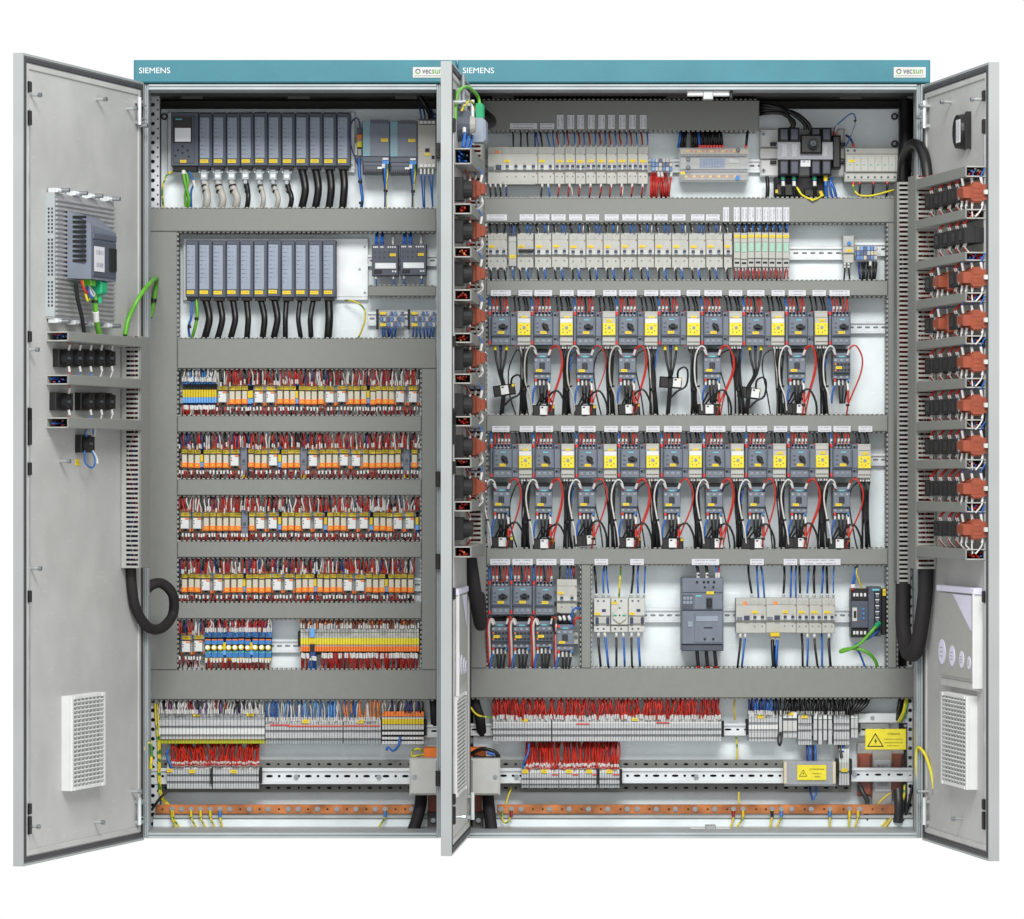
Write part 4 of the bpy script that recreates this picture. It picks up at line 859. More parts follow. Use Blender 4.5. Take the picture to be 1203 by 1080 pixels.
for y0, nm, seq in ROWS:
    cnt = {}
    for kd, cx in seq:
        fn, on, cat, ds, gr = SP[kd]; cnt[kd] = cnt.get(kd, 0) + 1
        tot = sum(1 for q, _ in seq if q == kd)
        place('rel'+kd, fn, on, cat, P, 180+cx/C, y0+31, -126, '%s, %s from left in the %s relay row' % (ds, nth(cnt[kd]), nm) if tot > 1 else '%s, the only one in the %s relay row' % (ds, nm), gr)
    xe = 495 if nm != 'fourth' else 489
    xs = 255 if nm == 'first' else 211; xe2 = xe if nm != 'fifth' else 241
    rail(209, 495.3, y0+24, y0+40, 'slotted rail behind the %s relay row' % nm, n=-143)
    wires('red and white wires dropping from the duct into the %s relay row' % nm, xs, xe2-2, y0-1, y0+16, -122, -120, 2.2, MIX, .95, 1.15, 3, 'wire combs of the relay rows', 5, 4.0, (), .3)
    wires('red wires with white sleeves leaving the %s relay row below' % nm, xs, xe2-2, y0+57, y0+45, -128, -118, 3.6, RED+['darkred', 'whitewire', 'black'], .95, 1.25, 3, 'wire combs of the relay rows', 4, 1, (), .6)
# fuse terminals at the left of the first row
def termstrip(x0, x1, bands, pitch, label, group, tags=(), end=True, base=150, cat='terminal strip', name='terminal_strip', extra=None):
    """bands: (y0, y1, front depth, material)"""
    yb = max(b[1] for b in bands); r = TP(name, label, cat, P, (x0+x1)/2, yb, -min(b[2] for b in bands), group)
    q = tm(r, 'terminal'); n = max(1, round((x1-x0)/pitch)); p = (x1-x0)/n
    for i in range(n):
        xa = x0+i*p
        for y0, y1, b, m in bands: q.box(xa+.15, y0, xa+p-.2, y1, b, base, m, .3)
    part('terminals', q, r, None, True)
    q = tm(r, 'terminal_dk'); ya = min(b[0] for b in bands); q.box(x0, ya+2, x1, yb-2, max(b[2] for b in bands)+2, base-1); part('core', q, r)
    for t in tags:
        q = tm(r, 'tag'); q.box(*t); part('yellow_tag', q, r)
    if end:
        q = tm(r, 'blackmat'); ym = (ya+yb)/2
        q.box(x0-3, ym-9, x0-.3, ym+9, base-20, base, None, .6); q.box(x1+.3, ym-9, x1+3, ym+9, base-20, base, None, .6); part('end_clamp', q, r)
    if extra: extra(r)
    return r
termstrip(214.5, 254.5, [(447, 451.5, 126, 'blueterm'), (451.5, 458, 132, 'black'), (458, 467, 127, 'yellow_dk'), (467, 473.5, 126, 'skyblue'), (473.5, 477.5, 130, 'navy')], 3.1, 'blue fuse terminals with yellow tags at the start of the first relay row', None, end=False)
wires('white wires entering the blue fuse terminals from above', 214.5, 254, 433, 448, -122, -122, 1.7, ['whitewire', 'whitewire', 'greywire', 'blueterm'], 1.0, 1.2, 3)
wires('red and white wires leaving the blue fuse terminals below', 214.5, 254, 490, 477, -128, -122, 2.0, ['redwire', 'redwire', 'darkred', 'whitewire'], 1.0, 1.4, 2)
# blue relay terminals and knife terminals, fifth row
def blue_relay(r):
    w = 7.3; b = lm('skyblue'); b.box(-w/2+.1, -26, w/2-.1, -11, 6, 24, None, .5)
    for j in range(3): b.box(-w/2+.8, -25+j*4.5, -.3, -22+j*4.5, 4.6, 6.2, 'blueterm', .3); b.box(.3, -25+j*4.5, w/2-.8, -22+j*4.5, 4.6, 6.2, 'skyblue', .3)
    b.box(-w/2+.1, -9, w/2-.1, -3, 2, 24, 'blueterm', .4); b.box(-w/2+.1, -11, w/2-.1, -9, 8, 24, 'blackmat'); b.box(-w/2+.8, -9.4, w/2-.8, -8, 1.4, 3, 'orange'); b.box(-w/2+.1, -3, w/2-.1, 4, 6, 24, 'black'); b.box(-w/2+.1, 4, w/2-.1, 12.5, 4, 24, 'blueterm', .4); b.box(-w/2+.6, 5, w/2-.6, 7, 3.4, 4, 'aqua_tag'); part('body', b, r)
    b = lm('amber'); b.cyl(0, .5, 3.2, -1, 8, 'yellow_dk', 14); b.cyl(-.4, 0, 2.2, -1.8, -1, 'screen', 12); part('push_button', b, r)
    b = lm('tag'); b.box(-w/2+.2, 12.8, w/2-.2, 15.8, 2.6, 20); part('yellow_tag', b, r)
c5 = [220, 246, 271, 305, 330, 355, 381, 412, 438, 464]
for i, cx in enumerate(c5): place('brel', blue_relay, 'blue_relay', 'relay', P, 180+cx/C, 760.5, -126, 'blue relay with round yellow button, %s from left' % nth(i+1), 'blue relays with round buttons')
for i, cx in enumerate((287, 397)): place('relS', blue_term, 'blue_terminal', 'terminal', P, 180+cx/C, 760.5, -126, 'thin blue terminal standing %s among the blue relays' % ('first' if i == 0 else 'second'), 'thin blue terminals')
wires('dark red and white wires dropping into the blue relays', 242, 319, 726, 742, -120, -120, 2.0, MIX, 1.0, 1.3, 3)
wires('red wires with white sleeves under the blue relays', 242, 319, 788, 774, -128, -120, 3.0, RED, 1.0, 1.5, 3)
termstrip(353, 492.5, [(733, 739, 130, 'terminal_dk'), (739, 742.5, 127, 'white'), (742.5, 747.5, 129, 'offwhite'), (747.5, 750, 128, 'terminal'), (750, 757.5, 124, 'yellow'), (757.5, 759.6, 126, 'white'), (759.6, 765.6, 122, 'orange'), (765.6, 769, 130, 'black')], 3.1, 'long strip of yellow and orange knife terminals right of the blue relays', None, end=True)
b = MB('skyblue', P); b.box(364, 738, 369.6, 749, 121, 150, 'skyblue', .4); b.box(364, 749, 369.6, 757, 123, 150, 'yellow_dk'); b.box(364, 757, 369.6, 766, 120.5, 150, 'black', .4); b.box(364, 766, 371, 773, 120, 140, 'navy', .4); solo('blue_knife_terminal', 'single blue and black terminal near left end of the orange strip', 'terminal', P, b)
wires('brown and white wires above the orange knife terminals', 354, 492, 726.5, 738, -122, -121, 2.6, ['orangewire', 'brown', 'brown', 'greywire'], 1.0, 1.2, 1.5, None, 6)
wires('red wires with white sleeves hanging under the orange knife terminals', 379, 491, 787, 768, -128, -122, 2.3, RED, 1.1, 1.5, 3, None, 6)
wires('red wires at the left end of the orange knife terminals', 355, 363, 787, 768, -128, -122, 2.3, RED, 1.1, 1.5, 2, None, 6)
wires('blue wires under the single blue terminal', 365, 371, 787, 772, -128, -120, 2, ['bluewire'], 1.2, 1.5, 3, None, 5)
# ================================================================= breakers, top rows of the right cabinet
def mcb(w, h, poles, rcd=0, tagx=None):
    """modular breaker: two stepped terminal ends and a raised nose with toggles"""
    def f(r):
        t = -h/2; b = lm('mcb'); lo = .0
        b.box(-w/2+.15, t, w/2-.15, t+h*.2, 6, 28, None, .5); b.box(-w/2+.15, t+h*.2, w/2-.15, t+h*.64, 1.4, 28, None, .5); b.box(-w/2+.15, t+h*.64, w/2-.15, t+h*.68, 5, 28, 'mcb_dk'); b.box(-w/2+.15, t+h*.68, w/2-.15, t+h, 5, 28, None, .6)
        pw = (w-rcd)/poles
        for i in range(1, poles): x = -w/2+rcd+i*pw; b.box(x-.15, t+.4, x+.15, t+h*.62, 1.1, 2, 'mcb_dk'); b.box(x-.15, t+h*.7, x+.15, t+h-.5, 4.7, 6, 'mcb_dk')
        if rcd: b.box(-w/2+rcd-.2, t+.4, -w/2+rcd+.2, t+h*.62, 1.0, 2, 'mcb_dk')
        part('body', b, r)
        g = lm('mcb_dk'); g.box(-w/2+rcd+.4, t+h*.5, w/2-.4, t+h*.63, .6, 1.4, 'offwhite', .3); part('nose', g, r)
        for i in range(poles):
            x = -w/2+rcd+(i+.5)*pw; q = lm('toggle'); tw = min(3.4, pw*.62)/2; q.box(x-tw, t+h*.50, x+tw, t+h*.56, -2.4, 1, None, .4); q.box(x-tw, t+h*.56, x+tw, t+h*.62, -.8, 1, 'sgrey_lt', .3); part('toggle', q, r)
        s_ = lm('sgrey_dk')
        for i in range(poles): x = -w/2+rcd+(i+.5)*pw; s_.cyl(x, t+h*.07, 1.1, 5.4, 7, 'white', 8); s_.cyl(x, t+h*.07, .6, 5.1, 7, 'sgrey_dk', 6); s_.cyl(x, t+h*.8, 1.2, 4.4, 6, 'mcb_dk', 8); s_.cyl(x, t+h*.8, .7, 4.2, 6, 'sgrey_dk', 6)
        part('terminal_screw', s_, r, None, True)
        q = lm('tag'); tx = (-w/2+rcd+1.2 if tagx is None else tagx); q.box(tx, t+h*.36, tx+min(7, w*.6), t+h*.43, .5, 1.4); part('yellow_tag', q, r)
        if rcd:
            q = lm('sgrey_dk'); q.box(-w/2+rcd*.55, t+h*.5, -w/2+rcd*.9, t+h*.62, -1.4, 1.4, 'toggle', .4); q.box(-w/2+1.2, t+h*.54, -w/2+rcd*.42, t+h*.63, .4, 1.4, 'sgrey', .3); q.box(-w/2+rcd*.5, t+h*.1, -w/2+rcd*.75, t+h*.2, 5, 7, 'orangewire'); part('test_lever', q, r, None, True)
        q = lm('redwire')
        for i in range(poles): x = -w/2+rcd+(i+.5)*pw; q.box(x-.4, t+h*.45, x+.4, t+h*.465, .9, 1.4, 'red')
        for x in (w/2-1.4,): q.box(x-.6, t+h*.2, x+.6, t+h*.23, .9, 1.4, 'brown'); q.box(x-.6, t+h*.7, x+.6, t+h*.73, 4.4, 5, 'brown')
        part('marking', q, r, None, True)
    return f
def wl(label, lst, group=None, name='wire', kind=None, sl=1.25):
    """several separate wires as one lead set: (x_top, y_top, x_bot, y_bot, colour, radius, sleeve end 't'/'b'/'tb'/'' )"""
    b = MB('black', P)
    for x0, y0, x1, y1, c, rad, sv in lst:
        na, nb = (122, 124); dx = R.uniform(-1, 1)
        b.tube([(x0, y0, na+10 if 't' not in sv else nb), (x0*.7+x1*.3+dx, y0*.7+y1*.3, na-5), (x0*.3+x1*.7+dx*.5, y0*.3+y1*.7, na-6), (x1, y1, nb if 't' not in sv else na+10)], rad, c, 5, sub=4)
        if 'b' in sv: b.tube([(x1*.85+x0*.15+dx*.4, y1-5, na-4), (x1, y1, nb-1)], rad+.4, 'sleeve', 6)
        if 't' in sv: b.tube([(x0, y0, nb-1), (x0*.85+x1*.15+dx*.4, y0+5, na-4)], rad+.4, 'sleeve', 6)
    return solo(name, label, 'wires', P, b, group, kind)
rail(567, 898, 187, 203, 'slotted rail behind the top breaker row of the right cabinet')
G1 = 'small breakers of the top row'
place('m4', mcb(59, 44, 4, 18), 'four_pole_breaker', 'circuit breaker', P, 602.3, 194, -116, 'wide four pole breaker at the left end of the top breaker row', None)
place('m2w', mcb(19.6, 44, 2), 'double_breaker', 'circuit breaker', P, 641.7, 194, -116, 'double breaker beside the wide four pole breaker, top row', None)
for i in range(9): place('m2', mcb(12.1, 44, 2, 0, -3.6), 'small_breaker', 'circuit breaker', P, 657.6+i*12.25, 194, -116, 'slim pale breaker with two toggles, %s from left of the nine, top row' % nth(i+1), G1)
ls = [(602+i*9.1, 153, 603+i*8.6, 173, ('black', 'black', 'black', 'darkblue')[i], 1.1, '') for i in range(4)] + [(630, 153, 633, 173, 'bluewire', .9, '')]
ls += [(634, 153, 637, 173, 'black', 1.2, ''), (642, 153, 646, 173, 'bluewire', 1, ''), (650, 153, 651, 173, 'bluewire', .9, '')]
wl('black and blue wires above the four pole breaker', ls, None, 'wires', 'stuff')
ls = []
for i in range(9): x = 655+i*12.25; ls += [(x-1, 153, x+2, 173, 'darkred', 1.1, 'b'), (x+6.5, 153, x+8, 173, 'bluewire', .95, 'b')]
wl('alternating dark red and blue wires above the nine slim breakers', ls, None, 'wires', 'stuff')
ls = [(576+i*6, 216, 577+i*6, 234, ('black', 'black', 'black', 'darkblue')[i], 1.1, 't') for i in range(4)] + [(637, 216, 635, 234, 'black', 1.1, 't'), (644, 216, 646, 234, 'bluewire', 1, 't')]
for i in range(9): x = 657+i*12.25; ls += [(x, 216, x-2, 234, 'darkred', 1.1, 't')]
ls += [(670, 217, 673, 234, 'whitewire', .7, ''), (733, 217, 731, 234, 'whitewire', .7, '')]
wl('wires leaving the top breaker row below', ls, None, 'wires', 'stuff')
b = MB('mcb_dk', P); b.box(591, 213.4, 629, 217, 119, 140, None, .6); solo('comb_busbar', 'flat grey busbar cover clipped under the four pole breaker', 'busbar', P, b)
for i, x in enumerate((658, 670.5, 682, 694.6, 706.8, 718.2, 731, 743, 755.6)): wtag(x-4, 135, x+4, 151.6, 'upright white label on the shaded top duct, %s from left' % nth(i+1), True)
wtag(598.8, 144.6, 631, 151.6, 'long white label on the shaded top duct above the four pole breaker'); wtag(634.5, 144.6, 651, 151.6, 'short white label on the shaded top duct, beside the long one')
# clear blocks
def clearblock(x0, y0, x1, y1, label, tagc):
    r = TP('distribution_block', label, 'terminal block', P, (x0+x1)/2, y1, -118); q = tm(r, 'clear'); q.box(x0, y0, x1, y1, 118, 146, None, 1); part('cover', q, r)
    q = tm(r, 'blueterm'); n = int((x1-x0-4)/4.1)
    for i in range(n):
        for j in range(3):
            yy = y0+2+j*(y1-y0-4)/3; q.box(x0+2+i*4.1, yy, x0+5.4+i*4.1, yy+(y1-y0-4)/3-.8, 126, 145, R.choice(('blueterm', 'navy', 'skyblue', 'offwhite', tagc)), .3)
    part('terminals', q, r, None, True); return r
clearblock(764, 184.5, 793.5, 203.5, 'small clear block with red wires right of the nine breakers', 'cream')
r = TP('distribution_block', 'large clear block with two screw rows and thick black cables', 'terminal block', P, 839, 214, -112)
q = tm(r, 'clear'); q.box(797.5, 173.5, 880, 214, 112, 113); q.box(797.5, 173.5, 798.6, 214, 113, 146); q.box(879, 173.5, 880, 214, 113, 146); q.box(798.6, 182, 879, 183, 110.6, 112, 'smoke'); q.box(798.6, 200.5, 879, 201.5, 110.6, 112, 'smoke'); q.box(798.6, 173.5, 879, 174.4, 113, 146); part('cover', q, r)
q = tm(r, 'offwhite'); q.box(799, 174.6, 879, 181, 121, 146, 'cream', .5); q.box(799, 203, 879, 211.6, 121, 146, 'taupe', .5); q.box(799, 185, 879, 199, 130, 146, 'offwhite', .5); part('base', q, r)
q = tm(r, 'amber')
for i in range(14): q.cyl(808+i*4.6, 177.6, 1.6, 119.5, 121, 'orangewire' if i % 3 else 'amber', 8); q.cyl(806+i*4.8, 207.3, 1.7, 119.5, 121, 'orangewire' if i % 2 else 'amber', 8)
part('terminal_screw', q, r, None, True)
q = tm(r, 'skyblue'); q.box(822, 186, 852, 197, 129, 130, 'panelblue')
for i in range(9):
    for j in range(4): q.box(823+i*3.2, 187+j*2.6, 823+i*3.2+R.uniform(1, 2.6), 188.6+j*2.6, 128.6, 129, 'blueterm')
q.box(857, 186.5, 868, 191.5, 128.8, 130, 'white'); part('type_plate', q, r)
q = tm(r, 'blackmat')
for x, y in ((808.5, 187.5), (808.5, 197), (867, 176)): q.cyl(x, y, 2.6, 109.5, 112, 'sgrey_dk', 12); q.cyl(x, y, 1.5, 109, 109.5, 'smoke', 8)
q.cyl(866.5, 209, 2.8, 109.5, 112, 'blueterm', 12); part('cover_screw', q, r, None, True)
q = tm(r, 'tag'); q.box(799.5, 201.8, 804.5, 205, 111, 112); part('yellow_tag', q, r)
ls = [(799, 153, 797, 173, 'bluewire', 2, ''), (804, 153, 800.5, 173, 'black', 2, ''), (806.5, 153, 804, 173, 'black', 2, '')]
ls += [(812+i*2.9, 153, 813+i*3, 173, 'bluewire' if i == 3 else 'black', 1.9, '') for i in range(5)] + [(827+i*2.7, 153, 828+i*2.9, 173, 'black', 1.9, '') for i in range(8)] + [(878, 153, 876, 174, 'black', 1.8, '')]
wl('thick black and blue cables feeding the large clear block', ls, None, 'wires', 'stuff')
b = MB('red', P)
for x in [822+i*3.4 for i in range(9)] + [876]: b.box(x-1.2, 170.6, x+1.2, 174, 116, 122)
solo('red_ferrules', 'red ferrules where black cables enter the large clear block', 'ferrules', P, b, None, 'stuff')
ls = [(766+i*1.9, 203, 764.5+i*2.2+(4 if i > 3 else 0), 234, ('redwire', 'darkred', 'darkred')[i % 3], 1.5, 't' if i in (4, 6) else '') for i in range(9)] + [(789, 203, 785, 234, 'redwire', 1.4, 't')]
wl('bundle of dark red wires falling from the small clear block', ls, None, 'wires', 'stuff')
# main switch
r = TP('main_switch', 'black main switch with rotary shaft on a white plate', 'main switch', P, 942, 208, -100)
q = tm(r, 'white'); q.box(893, 151, 992.5, 173.5, 136, 148, None, 2); q.box(893, 174.3, 992.5, 186.6, 134, 148, 'offwhite', .6); q.box(893, 187.4, 992.5, 208, 136, 148, None, 2); part('base_plate', q, r)
q = tm(r, 'bolt')
for y in (157.5, 200.5): q.cyl(897, y, 2.6, 134.5, 136, 'bolt', 12); q.box(895.2, y-.4, 898.8, y+.4, 134.2, 134.6, 'blackmat'); q.box(896.6, y-1.8, 897.4, y+1.8, 134.2, 134.6, 'blackmat')
part('screw', q, r, None, True)
q = tm(r, 'blackmat'); 
for x0 in (915.5, 927.8, 953, 965.4): q.box(x0, 150, x0+11.4, 206, 106, 136, 'blackmat', 1.2); q.box(x0+1.5, 151.5, x0+9.9, 164, 105, 106, 'sgrey_dk', .8); q.box(x0+1.5, 190, x0+9.9, 204, 105, 106, 'sgrey_dk', .8)
q.box(927, 176, 954, 187, 108, 136, 'sgrey_dk', .6); q.box(977.5, 159, 988, 198, 112, 136, 'black', 2); part('pole_body', q, r, None, True)
q = tm(r, 'black'); q.box(940.5, 158, 966, 180.5, 98, 108, 'black', 2); q.cyl(955.5, 168.5, 6.4, 92, 98, 'blackmat', 8); q.cyl(955.5, 168.5, 3.4, 88, 92, 'sgrey_dk', 8); q.cyl(955.5, 168.5, 1.8, 87, 88, 'black', 8); part('rotary_drive', q, r)
q = tm(r, 'smoke'); q.box(913.5, 167, 978.5, 187.5, 103.5, 105.2, None, .6); part('terminal_shield', q, r)
q = tm(r, 'white')
for x in (918.6, 930.4, 966): q.box(x, 169.5, x+6, 184, 105.3, 106, 'offwhite', .6)
q.box(940.5, 188.2, 952, 195.8, 106, 110, 'label'); part('rating_plate', q, r, None, True)
q = tm(r, 'black')
for x, y in ((905, 169.4), (905, 190.6), (986, 169.6), (986, 190.6)): q.box(x, y-2, x+7, y+2, 131, 135, None, .8)
part('fixing_lug', q, r, None, True)
q = tm(r, 'black'); q.box(910, 208.4, 972, 231, 126, 148, 'blackmat', 1); q.box(912, 216, 935, 230, 122, 126, 'black', 1); q.box(945, 222, 972, 231, 122, 126, 'black', 1); q.box(911, 223, 914, 227, 121.4, 122, 'yellow_dk'); part('lower_terminal', q, r)
q = tm(r, 'greenplug')
for x, c in ((920, 'greenplug'), (932.8, 'greenplug'), (957, 'greenplug'), (970, 'yellow')):
    q.tube([(x, 206, 116), (x, 213, 116)], 2.6, 'navy' if c != 'yellow' else c, 8); q.tube([(x, 208, 115.6), (x, 211.4, 115.6)], 2.8, c, 8)
    q.tube([(x, 213, 116), (x+.3, 219, 114)], 2.3, 'sleeve' if c != 'yellow' else 'bluewire', 8); q.tube([(x, 218, 115), (x+1, 234, 122)], 2, 'black' if c != 'yellow' else 'bluewire', 8)
q.tube([(901, 208, 130), (902, 220, 126), (901, 236, 128)], 2.4, 'black', 8); q.tube([(974, 210, 120), (980, 222, 118), (983, 236, 126)], 1.8, 'bluewire', 7); q.tube([(978, 209, 122), (975, 220, 118), (979, 236, 126)], 1.6, 'bluewire', 7)
q.tube([(936, 220, 118), (942, 229, 114), (955, 234.5, 108), (964, 231, 112), (965, 226, 116)], 1.1, 'yellow', 7); q.tube([(938, 222, 118), (944, 231, 113), (956, 236, 107)], .9, 'ygwire', 7); q.tube([(963.5, 225, 115), (966.5, 231, 114)], 2.3, 'yellow_dk', 8)
part('lead_wires', q, r, None, True)
for i in range(4):
    cable('black_cable', 'thick black cable arching from the top duct to the main switch, %s of four' % nth(i+1), 'cable', P, [(886, 124+i*4, 132), (898, 123+i*3.4, 122), (920+i*5 if i < 3 else 918, 129+i*1.4, 116), (936-i*1 if i == 3 else 940+i*4-(10 if i == 0 else 0), 144, 112), ((933, 946, 952, 927)[i], 153, 112)], 2.5, 'black', 8, group='black cables arching to the main switch')
thin('thin blue and white wire looping above the main switch', [(980.5, 158, 120), (981, 150, 118), (990, 141, 114), (999, 134, 112), (1003.5, 135, 112), (1005, 142, 112), (1001, 156, 116), (994, 172, 124)], .8, 'bluewire', extra=[([(980.3, 155, 119), (980.3, 159, 119)], 1.7, 'red'), ([(1004, 141, 112), (1005.4, 143, 112)], 1.6, 'black'), ([(1004.6, 144, 112.3), (1000, 158, 116.6)], .9, 'whitewire'), ([(981, 154, 119), (984, 147, 116)], 1.2, 'whitewire')])
thin('short dark blue wire entering the grey surge arrester from above', [(994, 159, 130), (999, 163, 126), (1002.5, 171, 124)], 1.4, 'darkblue', extra=[([(1002, 169, 124.6), (1003, 173, 124)], 1.7, 'red')])
# surge arrester
r = TP('surge_arrester', 'wide pale grey surge arrester right of the main switch', 'surge arrester', P, 1024.5, 214, -114)
q = tm(r, 'mcb'); q.box(993, 174, 1056, 181.5, 120, 144, None, .8); q.box(993.5, 181.5, 1055.5, 202.5, 114, 144, None, .8); q.box(992, 202.5, 1056, 214, 117, 144, 'mcb_dk', 1.2); q.box(993.5, 205, 1055.5, 211, 116.4, 117, 'mcb'); part('body', q, r)
for i in range(7):
    q = tm(r, 'offwhite'); x = 996+i*8.2; q.box(x-.6, 183.5, x+7, 201.5, 113.2, 114, 'mcb', .4); q.box(x+1.4, 193.4, x+4, 194.4, 112.9, 113.2, 'greenplug'); part('cartridge', q, r)
q = tm(r, 'sgrey_dk')
for i in range(8): q.cyl(996.5+i*7.8, 208.3, 1.3, 115.6, 116.5, None, 8)
for x in (996, 1004): q.cyl(x, 177, 1.6, 119.4, 120.2, None, 8)
part('terminal_screw', q, r, None, True)
q = tm(r, 'tag'); q.box(997.4, 187.6, 1004.4, 190.8, 112.6, 113.2); part('yellow_tag', q, r)
q = tm(r, 'black')
for x in (1010.3, 1026, 1042.5): q.tube([(x, 212, 122), (x, 220, 118), (x-1.6, 236, 126)], 1.4, 'black', 6); q.tube([(x, 213, 120), (x, 217, 119)], 1.7, 'red', 6)
q.tube([(1002.5, 212, 122), (1003, 222, 118), (1010, 229.4, 114), (1024, 230, 113), (1040, 226, 114), (1052, 222.6, 118)], 1.2, 'ygwire', 7, sub=5); q.tube([(1012, 229.8, 113), (1024, 230, 112), (1040, 226, 113), (1052, 222.6, 117)], 1.0, 'yellow', 6); q.tube([(1002.3, 213, 121), (1002.4, 217, 119.6)], 1.9, 'red', 6)
part('lead_wires', q, r, None, True)
rail(1004, 1043, 285, 301, 'slotted rail end right of the slim green fuse modules, lower part')
rail(880, 1000, 289.5, 305.5, 'long empty slotted rail right of the green fuse modules')
# ---------------------------------------------------------------- second breaker row
rail(567, 880, 289.5, 305.5, 'slotted rail behind the second breaker row')
def at6(v): return 550 + v/4.01
for i, (a, b) in enumerate(((86,183),(242,308),(317,383),(392,459),(475,537),(553,617),(643,709),(726,793),(802,865),(875,940),(960,1024),(1050,1113),(1120,1185))):
    wtag(at6(a), 252, at6(b), 259.4, 'white label on the duct above the second breaker row, %s from left' % nth(i+1))
for i, x in enumerate((853, 865.5, 874.6, 882.8, 891.4, 899.8, 907.4, 915.4, 923.8)): wtag(x-3.6, 243.6, x+3.6, 260.4, 'upright white label above the second breaker row, %s from left' % nth(i+1), True)
place('n3', mcb(23, 41, 3), 'triple_breaker', 'circuit breaker', P, 584.3, 294, -116, 'triple breaker at the left end of the second breaker row', None)
r = TP('slim_relay_module', 'plain slim grey module between triple breaker and wide double breaker', 'module', P, 602, 314, -118); q = tm(r, 'mcb_dk'); q.box(597.3, 278, 606.6, 313, 118, 144, None, .7); q.box(598, 279.6, 606, 284, 117.2, 118, 'mcb'); part('body', q, r)
q = tm(r, 'tag'); q.box(598.8, 299.5, 605.6, 303.4, 117.2, 118); part('yellow_tag', q, r)
place('n2r', mcb(19.4, 41, 2), 'double_breaker', 'circuit breaker', P, 617.2, 294, -116, 'wide double breaker with black bar in the second breaker row', None)
b = MB('black', P); b.box(609, 293, 627, 296.4, 112, 117, None, .8); solo('toggle_bar', 'black bar joining the toggles of the wide double breaker', 'toggle bar', P, b)
for i in range(11):
    x = 638 + i*20.15
    place('n2', mcb(19.8, 41, 2, 0, -8.2), 'pale_breaker', 'circuit breaker', P, x, 294, -116, 'pale breaker with two toggles, %s from left of eleven, second row' % nth(i+1), 'breakers of the second row')
place('n1', mcb(10, 41, 1), 'single_breaker', 'circuit breaker', P, 855.5, 294, -116, 'single pole breaker left of the green fuse modules', None)
def fuse(r):
    w = 8; b = lm('mcb'); b.box(-w/2+.15, -20, w/2-.15, -8, 3, 28, None, .6); b.box(-w/2+.15, -8, w/2-.15, 11, 0, 28, None, .6); b.box(-w/2+.15, 11, w/2-.15, 21, 2, 28, 'mcb_dk', .6); part('body', b, r)
    b = lm('mintterm'); b.box(-w/2+1.2, -7.4, w/2-1.2, 3, -1, 0, None, .4); part('green_window', b, r)
    b = lm('blackmat'); b.box(-w/2+1.4, 14.6, w/2-1.4, 16.8, 1.4, 2, None, .3)
    for j in range(2):
        for q in (-1.6, 1.2): b.box(q, 5+j*3, q+.9, 7+j*3, -.2, .3, 'mcb_dk')
    part('slot', b, r)
    b = lm('tag'); b.box(-w/2+.8, -17, w/2-.8, -13.6, 2.1, 3); part('yellow_tag', b, r)
for i in range(8): place('fuse', fuse, 'fuse_module', 'fuse module', P, 866+i*8.25, 293, -116, 'slim fuse module with pale green window, %s from left of eight' % nth(i+1), 'slim green fuse modules')
ls = []
for i in range(3): ls += [(575.5+i*9, 261.6, 576.5+i*7.8, 274, 'black', 1.3, ''), (576.4+i*8, 314, 577+i*9, 331, 'black', 1.2, 't')]
for i in range(12):
    x = 611.5+i*20.15+(0 if i else -1); ls += [(x-2, 261.6, x, 274, 'black', 1.2, 'b' if i % 3 else ''), (x+9 , 261.6, x+8, 274, 'bluewire', 1.1, ''), (x+13.5, 261.6, x+12.6, 276, ('bluewire', 'whitewire')[i % 2], .7, ''), (x, 314, x+1.5, 331, 'black', 1.2, 't'), (x+7.6, 314, x+10, 331, 'bluewire', 1.2, 't')]
ls += [(850, 261.6, 854, 274, 'black', 1.3, 'b'), (853, 314, 855, 331, 'black', 1.2, 't'), (602, 313, 604, 331, 'bluewire', .9, 't')] + [(598+i*2.6, 261.6, 599+i*2, 279, ('darkblue', 'black', 'bluewire')[i % 3], .7, 'b') for i in range(4)]
wl('black and blue wires above and below the second breaker row', ls, None, 'wires', 'stuff')
ls = []
for i in range(8): x = 866+i*8.25; ls += [(x-2.6, 261.6, x-1, 274, 'black', 1.3, 'b'), (x+1.6, 261.6, x+1.4, 274, 'bluewire', 1.1, 'b'), (x-1.6, 314, x-3.4, 331, 'darkred', .9, 't'), (x+2, 314, x+.8+R.uniform(-1, 2), 331, 'redwire', .9, 't')]
wl('wires above and below the slim green fuse modules', ls, None, 'wires', 'stuff')
r = TP('push_module', 'small grey module with blue button on the empty rail', 'module', P, 997, 309, -120); q = tm(r, 'mcb_dk'); q.box(990.4, 277, 1003.4, 290, 122, 144, None, .7); q.box(990.4, 290, 1003.4, 297.5, 120, 144, 'mcb', .5); q.box(991, 297.5, 1003, 309, 123, 144, 'mcb', .7); part('body', q, r)
q = tm(r, 'blueterm'); q.cyl(997.6, 286, 2.4, 119.4, 122, None, 12); part('push_button', q, r)
q = tm(r, 'tag'); q.box(994.4, 293, 1001, 296, 119.2, 120); part('yellow_tag', q, r)
q = tm(r, 'black')
for x, e in ((992.5, 991), (997, 999)): q.tube([(x, 308, 126), (x, 316, 122), (e, 334, 128)], 1, 'black', 6); q.tube([(x, 309, 125), (x, 315, 122)], 1.4, 'sleeve', 6)
part('lead_wires', q, r, None, True)
clearblock(1004.6, 287.6, 1034.6, 308, 'small clear block with black wires at the right end of second row', 'cream')
ls = [(1009+i*3.4, 308, 1010.5+i*2.4+(2 if i > 3 else 0), 331, 'darkblue' if i < 1 else 'black', 1.5, 't' if i == 4 else '') for i in range(7)]
wl('black wires falling from the small clear block on the right', ls, None, 'wires', 'stuff')
